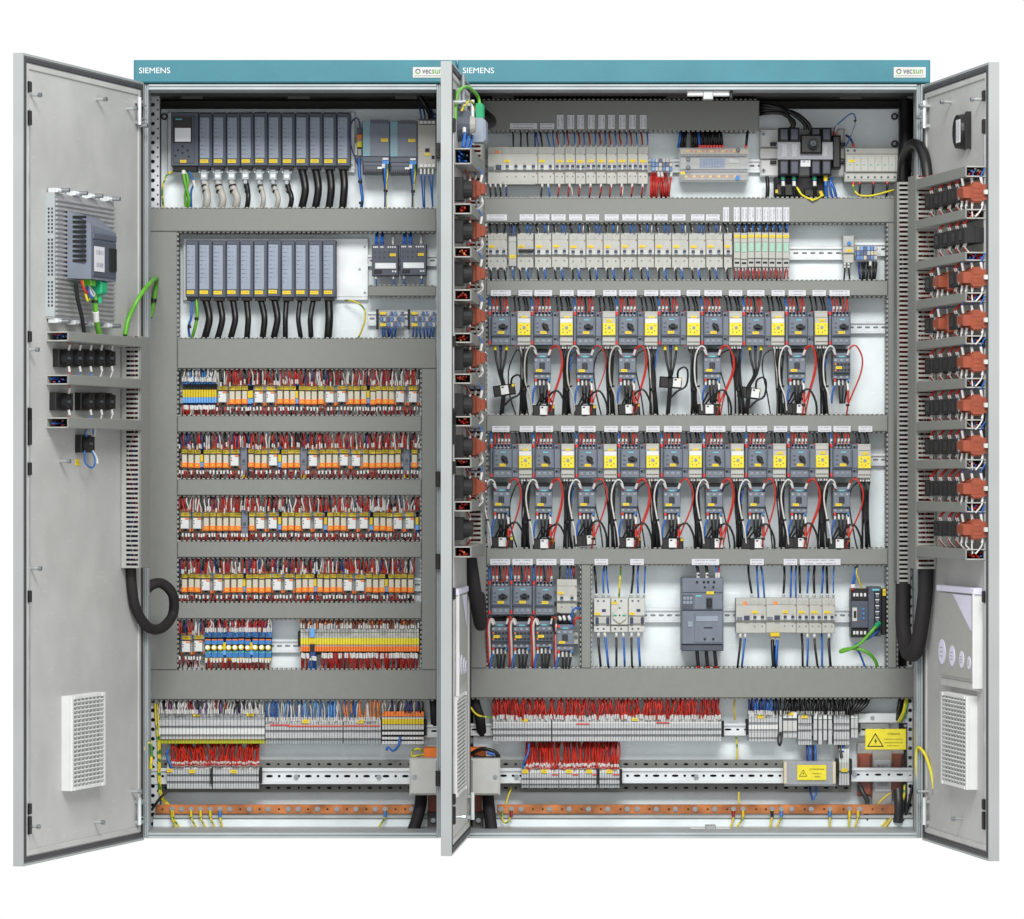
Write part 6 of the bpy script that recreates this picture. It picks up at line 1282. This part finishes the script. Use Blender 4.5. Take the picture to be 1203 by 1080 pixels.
for y in (699, 743.6):
    for x in (1002.4, 1006, 1010.6, 1015): q.box(x, y-2, x+2.6, y+2, 115, 116, None, .4)
part('terminal', q, r, None, True)
q = tm(r, 'bluewire')
for x, c in ((1001.4, 'bluewire'), (1003.2, 'bluewire')): q.tube([(x, 694, 120), (x+.3, 685, 116), (x+2.4, 672, 118), (x+4, 662, 124)], 1.1, c, 6)
q.box(999.6, 686.6, 1004.6, 691, 112, 118, 'sleeve', .5); q.box(1000, 690.6, 1004, 693.6, 113, 118, 'darkred', .5); q.tube([(1013, 692, 120), (1009, 682, 116), (1006, 672, 116), (1009, 663, 124)], .9, 'yellow_dk', 6); part('lead_wires', q, r, None, True)
r = TP('network_switch', 'black network switch with upright row of sockets', 'network switch', P, 1030, 748, -110)
q = tm(r, 'blackmat'); q.box(1020, 689.6, 1035, 748, 112, 146, 'sgrey_dk', .8); q.box(1035.2, 692, 1040.6, 746, 118, 146, 'black', .6); part('body', q, r)
q = tm(r, 'black'); q.box(1027, 695, 1034, 741, 110, 112, None, .5)
for i in range(6): q.box(1028.4, 697+i*7, 1033, 698.6+i*7, 109, 110, 'zinc', .2); q.box(1029, 699.4+i*7, 1032.4, 702+i*7, 109.4, 110, 'sgrey')
part('network_port', q, r, None, True)
q = tm(r, 'tag'); q.box(1037, 692, 1040.6, 700, 116.8, 118); part('yellow_tag', q, r); q = tm(r, 'aqua_tag'); q.box(1025, 692, 1033, 694, 111.2, 112); part('name_strip', q, r)
cable('green_cable', 'bright green network cable plugged into the black network switch', 'cable', P, [(1031, 734, 104), (1024, 742, 98), (1012, 755, 100), (1000, 762, 104), (988, 766, 110), (990, 763.5, 112), (1004, 762, 106), (1018, 766, 104), (1028, 776, 112), (1032, 789, 122)], 2.0, 'greenwire', 8, extra=[([(1033, 732, 106), (1028.6, 737, 101)], 2.9, 'greenplug')])
cable('blue_cable', 'blue wire curving below the black network switch', 'cable', P, [(1032, 740, 108), (1024, 748, 102), (1010, 755, 106), (1004, 760, 110), (1010, 768, 112), (1018, 789, 122)], 1.3, 'bluewire', 7)
# ================================================================= lower terminal rows
def prail(x0, x1, label):
    r = TP('slotted_plate', label, 'mounting plate', P, (x0+x1)/2, 931, -130, 'slotted grey strips behind the lower terminal rail'); o = ORG[r.name]; q = tm(r, 'duct_in')
    for y0, y1 in ((892.5, 903.5), (920.5, 931)):
        A, zb = P.at(x0, y1, -136); B, zt = P.at(x1, y0, -136); n = int((x1-x0)/11.6)
        q.holes(A-o[0], B-o[0], zb-o[2], zt-o[2], 136-o[1], 3, [(A-o[0]+(i+.5)*(B-A)/n, 2.9 if i % 2 else 1.5, 1.5) for i in range(n)], 'duct_in')
    q.box(x0, 903.5, x1, 920.5, 137, 139); part('sheet', q, r)
    q = tm(r, 'blackmat'); q.box(x0+1, 893, x1-1, 930.6, 141, 142); part('slot_shade', q, r)  # added black sheet, paints the shade seen through the holes
prail(178, 512, 'slotted grey strip behind the lower terminals, left cabinet'); prail(553, 1000, 'slotted grey strip behind the lower terminals, right cabinet')
def lrail(x0, x1, y0, y1, label, n=-122):
    r = rail(x0, x1, y0, y1, label, n, 2, 11.2, 4.0); q = tm(r, 'zinc_dull'); q.box(x0, y0+2, x1, y1-2, 9-n, 11-n, 'blackmat'); part('slot_shade', q, r); return r  # black strip stands in for the shade inside the rail slots
lrail(174, 482, 902.5, 921.5, 'long bright slotted rail low in the left cabinet'); lrail(586, 922, 902.5, 920.5, 'long bright slotted rail low in the right cabinet'); lrail(1000, 1076, 902, 918.5, 'bright slotted rail in front of the choke')
lrail(188, 516, 851.5, 866.5, 'rail behind the upper terminal strips of the left cabinet', -137); lrail(552, 1044, 850, 864.5, 'rail behind the upper terminal strips of the right cabinet', -137)
b = MB('zinc', P)
bl = MB('bolt', P)
for x, y in ((348, 913), (445, 913)): solo('rail_screw', 'round bolt in the low left rail, %s one' % ('left' if x < 400 else 'right'), 'bolt', P, (lambda m: (m.bolt(x, y, 3, 124, 3), m)[1])(MB('bolt', P)), 'bolts in the low rails')
for x, y in ((607, 913), (818, 913), (1004, 910)): solo('rail_screw', 'round bolt in the low right rail, %s from left' % nth((607, 818, 1004).index(x)+1), 'bolt', P, (lambda m: (m.bolt(x, y, 3, 124, 3), m)[1])(MB('bolt', P)), 'bolts in the low rails')
LT = [(837, 842.5, 126, 'terminal'), (842.8, 846, 124, 'terminal_dk'), (846, 853, 120, 'terminal'), (853, 856, 123, 'terminal_dk'), (856, 863, 120, 'white'), (863, 868.6, 124, 'terminal')]
termstrip(186, 311, LT + [(868.6, 873.8, 127, 'yellow_dk')], 4.0, 'long grey terminal strip with yellow-green lower edge, left cabinet', None, ((226.5, 837.6, 234.5, 841.6, 123, 126), (290, 837.6, 298, 841.6, 123, 126)))
b = MB('greenwire', P)
for i in range(31): b.box(188+i*4, 870, 189.4+i*4, 873.6, 126.2, 128)
solo('green_stripe', 'green marks along the yellow lower edge of the terminal strip', 'marking', P, b, None, 'stuff')
LT2 = [(846, 851, 124, 'terminal'), (851.2, 853.4, 122, 'offwhite'), (853.6, 858, 122, 'terminal'), (858, 861, 125, 'terminal_dk'), (861, 867.6, 122, 'terminal'), (867.6, 874.4, 126, 'terminal_dk')]
termstrip(311.8, 402.6, LT2, 3.1, 'grey terminal strip with red bridge under blue wires', None, ((355, 845.6, 362.6, 850, 121, 124),), False)
termstrip(403.6, 447.6, LT2, 3.1, 'shorter grey terminal strip with red bridge under orange wires', None, ((420, 845.6, 427, 850, 121, 124),), False)
for i, (x0, x1, y) in enumerate(((317, 340, 851.4), (338, 402, 852.6), (404, 446, 852.4))): solo('red_bridge', 'thin red bridge on the terminal strip, %s from left, left cabinet' % nth(i+1), 'bridge', P, (lambda m: (m.box(x0, y, x1, y+1.2, 120.6, 122.4), m)[1])(MB('red', P)), 'red bridges on the terminal strips')
termstrip(448.8, 498, [(836, 841.6, 121, 'orange'), (841.8, 845, 124, 'white'), (845, 851, 122, 'yellow_dk'), (851, 857.4, 124, 'offwhite'), (857.4, 860, 126, 'black'), (860, 863.4, 123, 'white'), (863.4, 866, 127, 'blackmat'), (866, 869, 124, 'white'), (869, 871, 128, 'blackmat'), (871, 874.4, 125, 'white')], 3.3, 'orange, yellow and black knife terminals at the right of the strip', None)
wires('white and violet wires above the long grey terminal strip', 187, 310, 822, 838, -122, -122, 1.9, ['whitewire']*6 + ['greywire', 'greywire', 'purplewire', 'darkred', 'black'], 1.0, 1.25, 3)
wires('blue and grey wires above the terminal strip with red bridge', 313, 402, 822, 847, -122, -124, 2.5, ['bluewire', 'bluewire', 'whitewire', 'greywire', 'skyblue'], 1.0, 1.2, 3)
wires('orange, blue and grey wires above the shorter terminal strip', 404, 447, 822, 847, -122, -124, 2.5, ['orangewire', 'orangewire', 'orangewire', 'bluewire', 'whitewire'], 1.0, 1.2, 3)
wires('white wires above the orange knife terminals', 450, 497, 822, 837, -122, -122, 3.4, ['whitewire', 'greywire', 'darkblue', 'black'], 1.0, 0, 3)
thin('short blue wire bent below the orange and black knife terminals', [(470, 866, 120), (468, 876, 116), (462, 882, 118), (456, 878, 120), (454, 882, 120)], 1.6, 'bluewire')
LR = [(897, 901.6, 118, 'terminal'), (901.8, 904, 116, 'white'), (904.2, 910, 114, 'terminal'), (910, 912.4, 117, 'terminal_dk'), (912.6, 918, 114, 'terminal'), (918, 921, 117, 'terminal_dk'), (921, 926.8, 116, 'terminal')]
for k, (x0, x1, t) in enumerate(((196, 249, (222, 904.6, 229.6, 908.4, 112.6, 114)), (250, 304.4, (270.6, 904.6, 278, 908.4, 112.6, 114)))): termstrip(x0, x1, LR, 3.1, 'low grey terminal strip under red wires, %s half, left cabinet' % ('left' if k == 0 else 'right'), None, (t, (196, 903.4, 202.6, 907.4, 112.4, 114)) if k == 0 else (t,), k == 1, 130)
wires('mass of red wires bending down to the low left terminal strip', 202, 304, 874, 899, -140, -114, 1.5, ['redwire']*7 + ['darkred'], 1.15, 1.3, 6, None, 5, 2)
thin('blue wire at the left end of the low red wires', [(198, 880, 126), (196, 888, 118), (200, 898, 114), (202, 903, 114)], 1.5, 'bluewire')
# right cabinet strips
RT = [(842.6, 848, 124, 'terminal'), (848.2, 850.6, 122, 'white'), (850.8, 856, 120, 'terminal'), (856, 858.4, 123, 'terminal_dk'), (858.6, 863, 120, 'terminal'), (863, 865.6, 123, 'terminal_dk'), (865.8, 871, 121, 'terminal')]
termstrip(579, 647.6, RT, 3.1, 'upper grey terminal strip under red wires, short left part', None, ((613, 844.6, 620, 848, 121, 124),), False); termstrip(648.8, 847.6, RT, 3.1, 'upper grey terminal strip under red wires, long right part', None, ((742.6, 843.4, 749.6, 847, 121, 124),))
for i, (x0, x1, y) in enumerate(((677, 692.6, 850), (771, 786.6, 848.6))): solo('red_bridge', 'thin red bridge on the upper right terminal strip, %s one' % ('left' if i == 0 else 'right'), 'bridge', P, (lambda m: (m.box(x0, y, x1, y+1.2, 118.6, 120.4), m)[1])(MB('red', P)), 'red bridges on the terminal strips')
wires('dense red wires above the long upper terminal strip', 580, 847, 820, 844, -122, -124, 1.7, ['redwire']*7 + ['darkred']*2, 1.1, 1.3, 5, None, 5, 2, [(688, 692)], .8)
LR2 = [(900, 904.4, 118, 'terminal'), (904.6, 908.6, 115, 'white'), (908.8, 914.4, 113, 'terminal'), (914.4, 916.6, 116, 'terminal_dk'), (916.8, 921, 113, 'terminal'), (921, 926, 116, 'terminal_dk')]
for k, (x0, x1) in enumerate(((612.6, 621.4), (622, 656.2), (656.8, 680), (680.6, 703.6), (704.2, 728))):
    xm = (x0+x1)/2; termstrip(x0, x1, LR2, 2.9, 'low grey terminal group under red wires, %s from left, right cabinet' % nth(k+1), 'low terminal groups of the right cabinet', ((xm-3.4, 904.4, xm+3.4, 908.6, 111.6, 113.4),), k == 4, 130)
    if k: solo('red_bridge', 'short red bridge on low terminal group %s from left, right cabinet' % nth(k+1), 'bridge', P, (lambda m: (m.box(x1-7.6, 909.6, x1-.6, 910.9, 111.8, 113.2), m)[1])(MB('red', P)), 'red bridges on the low terminal groups')
wires('mass of red wires bending down to the low right terminal groups', 619, 727, 872, 902, -140, -116, 1.5, ['redwire']*7 + ['darkred'], 1.15, 1.35, 4, None, 6, 3)
thin('blue wire at the left end of the low right red wires', [(621.6, 874, 122), (620, 886, 116), (615, 897, 114), (614.6, 903, 114)], 1.2, 'bluewire')
XT = [(838, 843.5, 124, 'terminal'), (843.7, 849, 122, 'terminal'), (849, 852, 124, 'terminal_dk'), (852, 857, 121, 'white'), (857, 860.6, 124, 'terminal'), (860.8, 866.6, 121, 'terminal'), (866.6, 871.4, 124, 'terminal')]
termstrip(879.6, 914, XT, 3.4, 'grey terminal block with yellow tag under black and blue wires', None, ((890, 840.4, 897, 844.2, 121, 124),))
termstrip(915, 919, [(840, 862, 125, 'terminal')], 4, 'single narrow terminal beside the grey terminal block', None, (), False)
termstrip(920, 936.4, [(837, 844, 121, 'white'), (844.4, 847, 124, 'sgrey'), (847, 859, 120, 'offwhite'), (859.2, 867, 124, 'terminal')], 5.4, 'white three pole terminal with square openings', None, ((925.6, 837, 932, 840.4, 119.6, 121),), False)
XT2 = [(840, 845, 122, 'terminal'), (845.2, 850, 120, 'terminal'), (850, 853, 122, 'terminal_dk'), (853.2, 857.4, 119, 'terminal'), (857.4, 860, 122, 'terminal_dk'), (860.2, 869, 119, 'terminal'), (869, 875.4, 122, 'terminal')]
termstrip(937.6, 953.6, XT2, 2.9, 'tall ribbed grey terminal group with yellow tag', None, ((942, 840.6, 948.6, 844, 119.4, 122),), False)
for i, x in enumerate((955.6, 961.4, 967.2, 973)): termstrip(x, x+4.6, [(838, 845, 122, 'white'), (845, 851, 124, 'terminal'), (851, 857, 121, 'terminal'), (857, 870 if i % 2 == 0 else 875, 123, 'terminal')], 4.6, 'single thick grey terminal, %s of four beside the tall ribbed group' % nth(i+1), 'single thick terminals', (), False)
termstrip(979.6, 998, XT2, 2.9, 'tall ribbed grey terminal group left of the narrow last terminals', None, (), False); termstrip(999.6, 1008, [(836, 844, 121, 'white'), (844, 856, 122, 'terminal'), (856, 867, 124, 'terminal')], 4, 'narrow last terminals of the upper right strip', None)
wires('black and blue wires above the grey terminal block', 880, 918, 820, 839, -122, -123, 2.2, ['black', 'black', 'darkblue', 'bluewire'], 1.2, 1.3, 2, None, 5)
wires('black cables entering the right terminal groups from above', 921, 1006, 820, 839, -122, -121, 2.3, ['black'], 1.7, 1.4, 4, None, 4)
b = MB('black', P)
for i in range(4): b.tube([(1021-i*3.4, 818, 124), (1019-i*4, 826, 116), (1011-i*3, 834, 114), (1003-i*2, 839, 122)], 2, 'black', 7)
solo('cable_bundle', 'black cables sweeping right into the last terminals', 'cable', P, b)
thin('black loop under the single narrow terminal', [(915, 860, 120), (914, 870, 116), (916, 876, 115), (918, 870, 116), (917.6, 860, 120)], 1.2, 'black')
# clear covers on both sides, junction boxes, warning signs
def jbox(x0, x1, bx, label):
    r = TP('junction_box', label, 'junction box', P, (x0+x1)/2, 935, -70); q = tm(r, 'offwhite'); q.box(x0, 891.5, x1, 934.5, 70, 118, None, 2.4); part('lid', q, r)
    q = tm(r, 'bolt'); q.bolt(bx, 913, 2.7, 70, 2.2); part('lid_screw', q, r)
jbox(481, 514.5, 487, 'white junction box at lower right corner of the left cabinet'); jbox(553, 587.6, 582, 'white junction box at lower left corner of the right cabinet')
for nm, x0, x1 in (('left', 498, 514), ('right', 552, 585)):
    b = MB('orange', P); b.box(x0, 879, x1-(0 if nm == 'left' else 14), 890, 96, 126, 'orange', .8); solo('orange_plug', 'orange plug block on top of the %s junction box' % nm, 'connector', P, b, 'orange plug blocks')
    b = MB('clear', P); b.box(x0-2, 868.4, x1+2, 874.6, 92, 128, None, .8); solo('clear_cover', 'clear plastic shelf above the %s junction box' % nm, 'cover', P, b, 'clear shelves')
    b = MB('braid', P); xx = 500 if nm == 'left' else 573
    b.tube([(xx-5 if nm == 'left' else xx, 930, 108), (xx-6 if nm == 'left' else xx+1, 945, 100), (xx-10 if nm == 'left' else xx+3, 962, 92), (xx-16 if nm == 'left' else xx+5, 979, 84)], 7.2, None, 10, False, 5)
    solo('cable_hose', 'thick dark cable hose under the %s junction box' % nm, 'cable', P, b, 'dark hoses under the junction boxes')
    b = MB('brown', P); x2 = 503 if nm == 'left' else 556; b.box(x2, 934.6, x2+10, 954, 110, 140, 'brown', .8); b.box(x2-1, 954, x2+12, 974, 112, 146, 'inner', .8); b.bolt(x2+6, 964, 3, 110, 3)
    solo('choke_block', 'brown block and bracket under the %s junction box' % nm, 'choke', P, b, 'brown blocks')
b = MB('black', P); b.tube([(553, 886, 96), (566, 880, 90), (580, 883, 88), (586, 890, 92), (574, 891, 90), (556, 889, 94)], 2.4, 'black', 8); b.tube([(572, 884, 86), (581, 887, 86)], 2.0, 'bluewire', 7); solo('black_cable', 'black cable with blue core lying on the right junction box', 'cable', P, b)
thin('yellow-green and blue wires at the left orange plug', [(500, 884, 108), (492, 880, 104), (485, 882, 104), (484, 888, 106), (490, 888, 104), (500, 886, 108)], 1.4, 'ygwire')
bundle('cable_hose', 'dark hose passing behind the rail at the left of the right cabinet', P, [(556, 818, 132), (560, 832, 128), (564, 845, 130), (566, 862, 142)], 6)
bundle('cable_hose', 'dark hose passing behind the rail at the right of the left cabinet', P, [(509, 818, 132), (510, 834, 130), (511, 852, 142)], 5)
thin('yellow-green wire from the middle door to the right terminal strip', [(553, 831, 110), (558, 838, 110), (566, 842, 112), (579, 843, 118)], 1.2, 'ygwire')
def sign(name, x0, y0, x1, y1, b0, label, tx, tri, lines):
    r = TP(name, label, 'warning sign', P, (x0+x1)/2, y1, -b0); q = tm(r, 'yellow'); q.box(x0, y0, x1, y1, b0, b0+1.6, None, .5); part('plate', q, r)
    cx, cy, s_ = tri; q = tm(r, 'black'); pts = [(cx, cy-s_), (cx+s_*1.12, cy+s_*.86), (cx-s_*1.12, cy+s_*.86)]; ins = .80
    for i in range(3):
        (xa, ya), (xb, yb) = pts[i], pts[(i+1) % 3]; ca = (cx+(xa-cx)*ins, cy+.2*s_*.2+(ya-cy)*ins); cb = (cx+(xb-cx)*ins, cy+.2*s_*.2+(yb-cy)*ins); q.prism([(xa, ya), (xb, yb), cb, ca], b0-.3, b0)
    k = s_*.42; q.prism([(cx+k*.3, cy-k*.9), (cx-k*.5, cy+k*.35), (cx, cy+k*.25), (cx-k*.15, cy+k*1.3), (cx+k*.6, cy+k*.0), (cx+k*.1, cy+k*.05)], b0-.3, b0); part('hazard_triangle', q, r)
    for txt, lx, ly, w, h in lines: letters('lettering', txt, h, w, 'black', r, r, P, lx, ly, -b0+.15)
    return r
sign('warning_sign', 1016.6, 856.6, 1064.6, 881, 88, 'larger yellow warning sign with lightning triangle, lower right', None, (1028.4, 870, 8.8), [('ATTENZIONE', 1042.6, 863.4, 15, 2.0), ('Dispositivo elettrico', 1039, 869.4, 22, 1.5), ('tensione anche con', 1039, 873.2, 22, 1.5), ('quadro aperto', 1042, 877, 15, 1.5)])
rc = TP('clear_guard', 'clear guard box with yellow edges over the low rail', 'cover', P, 952, 924, -104); q = tm(rc, 'smoke'); q.box(921.6, 895, 981.4, 922, 104, 105.4, None, .4); q.box(921.6, 921, 981.4, 923.4, 105.4, 132); q.box(921.6, 894.4, 981.4, 895.4, 105.4, 132); part('panel', q, rc)
for x0, x1 in ((921, 924.6), (978.4, 982)): q = tm(rc, 'cream'); q.box(x0, 895.4, x1, 921, 103.4, 130, None, .5); part('side_strip', q, rc)
sign('warning_sign', 936.4, 899, 971, 917, 102.4, 'smaller yellow warning sign on the clear guard box', None, (943.6, 908.6, 4.4), [('ATTENZIONE', 951, 904.8, 17.4, 1.8), ('Morsetti in', 954.6, 909.6, 10.6, 1.5), ('tensione', 957, 913.2, 6.4, 1.5)])
termstrip(985.6, 998, [(880, 896, 122, 'white'), (896, 906, 118, 'offwhite'), (906, 909, 120, 'terminal_dk'), (909, 922.6, 118, 'terminal')], 3.2, 'small white terminal group right of the clear guard box', None, ((988.6, 903, 995.4, 907, 116.6, 118),), True, 130)
b = MB('black', P)
for i, x in enumerate((948, 951.4, 954.6, 957.6)): b.tube([(x, 876, 128), (x+.6, 884, 122), (x+.3, 896, 122)], 1.5, ('darkblue', 'bluewire', 'black', 'bluewire')[i], 7)
for x, c in ((951, 'darkblue'), (958, 'bluewire')): b.tube([(x, 922, 124), (x+1, 931, 118), (955, 940, 116)], 1.4, c, 7)
b.tube([(985, 874, 128), (987, 880, 124), (988.6, 890, 120)], 2, 'black', 7); b.tube([(991, 876, 128), (990, 884, 122)], 1.6, 'bluewire', 7)
solo('blue_wires', 'blue and black wires above and below the clear guard box', 'wires', P, b, None, 'stuff')
# choke behind the rail, right corner
r = TP('mains_choke', 'brown choke coils with white type plate behind the right rail', 'choke', P, 1034, 938, -132)
for x0, x1, y0, y1 in ((1008, 1024.6, 886, 936), (1048, 1061, 886, 932)): q = tm(r, 'brown'); q.box(x0, y0, x1, y1, 133, 147, None, 3); part('coil', q, r)
q = tm(r, 'taupe'); q.box(1024.6, 882, 1048, 950, 138, 148, None, .8); q.box(1007, 873, 1062, 886, 141, 148, 'taupe', .8); part('core', q, r)
q = tm(r, 'label'); q.box(1027.6, 893, 1046.4, 930, 136.6, 138); part('type_plate', q, r)
q = tm(r, 'bolt'); q.bolt(1012, 879, 2.4, 141, 2); part('bolt', q, r)
b = MB('zinc_dull', P); b.box(1008, 838, 1068, 849.6, 128, 146, 'zinc', .8); b.bolt(1025, 843.6, 2.6, 128, 2); b.bolt(1062, 842.6, 2.6, 128, 2); solo('clear_bracket', 'steel bracket with two bolts above the larger warning sign', 'bracket', P, b)
b = MB('clear_thin', P); b.box(1006, 840, 1066, 972, 92, 93.4); b.bolt(1063.6, 853, 1.8, 91.8, 2); solo('clear_shield', 'clear plastic panel in front of the choke in the lower right corner', 'cover', P, b)
thin('thick black cable bending down from the choke', [(1009, 922, 130), (1013, 930, 124), (1019, 942, 122), (1018, 958, 122), (1024, 980, 126)], 3.2, 'black')
bundle('cable_hose', 'wide dark hose standing at the lower right of the choke', P, [(1055, 928, 124), (1056, 945, 118), (1055, 966, 120)], 6.2, 'black')
thin('black cable curving down beside the right post', [(1072, 922, 118), (1069, 938, 116), (1066, 952, 118), (1060, 966, 122)], 1.8, 'black'); thin('yellow-green wire rising beside the wide dark hose', [(1063, 922, 122), (1062, 936, 118), (1058, 946, 122)], 1.6, 'ygwire')
thin('yellow wire running diagonally below the choke', [(1050, 952, 124), (1040, 966, 120), (1028, 979, 122)], 1.5, 'ygwire'); thin('second yellow wire running diagonally below the choke', [(1052, 953, 122), (1044, 966, 118), (1034, 980, 120)], 1.4, 'yellow_dk'); thin('yellow wire curving from the copper bar to the choke', [(1031, 952, 124), (1034, 942, 120), (1046, 932, 124)], 1.2, 'yellow_dk')
b = MB('ygwire', P)
for i in range(3): b.tube([(1064+i*1.6, 820, 124), (1061+i*1.4, 836, 120), (1055+i*2, 848, 124)], 1.3, ('yellow', 'ygwire', 'greenwire')[i], 6)
b.tube([(1058, 820, 126), (1056, 834, 124), (1055, 846, 126)], 3, 'black', 7); solo('earth_wires', 'yellow and green wires dropping beside the right post', 'wires', P, b, None, 'stuff')
# copper earth bars
def bar(x0, x1, bolts, label):
    r = TP('copper_bar', label, 'earth bar', P, (x0+x1)/2, 957, -116); q = tm(r, 'copper'); q.box(x0, 945.4, x1, 956.4, 116, 120, None, .7); part('bar', q, r)
    q = tm(r, 'blackmat'); x = x0+8
    while x < x1-6:
        if all(abs(x-bx) > 4.6 for bx in bolts): q.cyl(x, 950.8, 1.3, 115.8, 116.2, None, 8)
        x += 11.4
    part('bar_hole', q, r, None, True)
    for bx in bolts: q = tm(r, 'bolt'); q.bolt(bx, 950.8, 3.2, 116, 3.2); part('bolt', q, r)
bar(183, 486, [202, 213, 224.4, 235.6, 247, 258.4, 270, 293, 315, 338.6, 350, 373, 395.6, 418, 441, 452.4, 484], 'copper earth bar with bolts across the left cabinet')
bar(584, 1052, [588.4, 600.6, 612, 645.6, 668.6, 691.4, 714, 737, 748.6, 771, 793.6, 816.6, 839.6, 861.6, 873, 907, 918, 930, 953, 975, 998, 1010], 'copper earth bar with bolts across the right cabinet')
eg = [(202, 211, 'y'), (203, 219, 'y'), (224.4, 237, 'y'), (235.6, 247, 'y'), (247, 258, 'y'), (258.4, 264, 'b'), (452.4, 437, 'b'), (600.6, 596, 'r'), (861.6, 856, 'r'), (873, 858, 'y'), (907, 902, 'k'), (918, 906, 'b'), (975, 975, 'b'), (998, 996, 'y'), (1008, 1000, 'y')]
for i, (x, e, c) in enumerate(eg):
    lug = {'y': 'yellow_dk', 'b': 'blueterm', 'r': 'darkred', 'k': 'black'}[c]
    thin('earth wire hanging from the copper bar, %s from left, %s lug' % (nth(i+1), {'y': 'yellow', 'b': 'blue', 'r': 'dark red', 'k': 'black'}[c]), [(x, 952, 113), (x, 960, 112), (x*.6+e*.4, 970, 112), (e, 981, 118)] if i not in (7,) else [(600.6, 952, 113), (599, 962, 112), (594, 967, 112), (590, 962, 113), (590, 953, 116)], 1.2, 'ygwire', 'earth_wire', 'earth wires on the copper bars', [([(x, 953, 112.4), (x, 960, 111.6)], 1.9, lug)])
thin('yellow-green wire rising behind the low rail, left of the copper bar', [(601, 925, 136), (597, 936, 130), (594, 946, 124)], 1.1, 'ygwire')
thin('thin yellow-green wire dropping beside the long upper terminal strip', [(864, 820, 134), (862, 832, 130), (863.4, 846, 138)], 1.1, 'yellow_dk'); thin('yellow-green wire dropping from upper rail to low slotted strip', [(865, 864, 138), (866, 880, 136), (866, 893, 138)], 1.1, 'ygwire'); thin('yellow-green wire dropping from low slotted strip to copper bar', [(868, 931, 134), (868, 940, 128), (869, 947, 120)], 1.1, 'ygwire')
cable('earth_strap', 'yellow earth wire looping from left door to left post', 'earth wire', P, [(155, 929, -20), (157, 912, -16), (163, 890, -4), (172, 876, 6), (176, 873, 8), (178, 884, 12), (177, 904, 16)], 1.9, 'ygwire', 7, extra=[([(154.6, 935, -20), (155, 928, -19)], 1.9, 'bolt')])
cable('earth_strap', 'yellow earth wire looping from right door to right post', 'earth wire', P, [(1097, 928, -40), (1094, 908, -36), (1087, 887, -20), (1080, 878.5, -6), (1077, 882, 2), (1076.4, 898, 6), (1078, 918, 8)], 1.7, 'yellow', 7, extra=[([(1097, 934, -40), (1097, 927, -40)], 1.8, 'bolt'), ([(1077.6, 914, 7), (1078.4, 922, 8)], 1.8, 'sleeve')])
b = MB('ygwire', P)
for i in range(2): b.tube([(182+i*3, 826, 120), (183+i*3, 846, 121), (186+i*2, 880, 121), (187+i*2, 930, 121), (196+i*3, 946, 122)], 1.1, 'ygwire', 6)
b.tube([(196, 930, 110), (188, 938, 108), (178, 952, 110)], 1.7, 'black', 6); solo('earth_wires', 'yellow-green and black wires at the left end of the low rails', 'wires', P, b, None, 'stuff')
# odds and ends at the top of the middle door
b = MB('sgrey_lt'); 
r = T('door_plug', 'grey plug with green socket high on the middle door', 'connector', MD, -120, MD.z(168, -120, 15), 0); o = ORG[r.name]
def rawm(m, x0, x1, b0, b1, y0, y1, mm=None, c=0): m.raw(x0-o[0], x1-o[0], b0-o[1], b1-o[1], y0-o[2], y1-o[2], mm, c)
q = tm(r, 'sgrey_lt'); rawm(q, -134, -96, -29, -14, MD.z(168, -120), MD.z(140, -120), None, 3); part('housing', q, r)
q = tm(r, 'greenplug'); rawm(q, -126, -104, -26, -17, MD.z(139.6, -120), MD.z(122, -120), None, 2); part('green_socket', q, r)
q = tm(r, 'greenwire'); zz = lambda y: MD.z(y, -120)-o[2]
q.tube([(5, -21, zz(123)), (0, -18, zz(112)), (-50, -10, zz(107)), (-90, -2, zz(120)), (-100, -1, zz(150))], 1.9, 'greenwire', 8, True, 6); q.tube([(4, -18, zz(134)), (-4, -14, zz(122)), (-40, -10, zz(124)), (-70, -6, zz(136))], 1.4, 'ygwire', 7, True, 5)
for i in range(3): q.tube([(-60+i*16, -8-i*3, zz(158)), (-70+i*18, -9-i*3, zz(166)), (-84+i*20, -8-i*2, zz(180))], 1.8, 'bluewire', 6, True); q.tube([(-60+i*16, -8-i*3, zz(156)), (-65+i*17, -8.4-i*3, zz(162))], 2.3, 'sleeve', 6, True)
part('lead_wires', q, r, None, True)
r = T('main_switch_shaft', 'dark rotary coupling and black cone high on the middle door', 'switch', MD, -165, MD.z(160, -165, 8), 0); o = ORG[r.name]
q = tm(r, 'sgrey_dk'); zc = MD.z(147, -165)-o[2]; q.cyl(0, -zc, 20, -14, 0, 'sgrey_dk', 16, 14); q.cyl(0, -zc, 11, -20, -14, 'taupe', 12, 8); part('coupling', q, r)
q = tm(r, 'zinc'); q.raw(-22, 22, -4, 0, zc+22, zc+40, 'zinc_dull', 1); q.tube([(-8, -6, zc+20), (-8, -6, zc+56)], 3, 'bolt', 7, True); part('fixing', q, r)
cable('cable_hose', 'black cable hose bulging out at the top of the middle door', 'cable', P, [(561, 150, 10), (569, 146, 40), (575, 143, 70), (570, 138, 100), (562, 132, 115)], 8.5, 'black', 12)
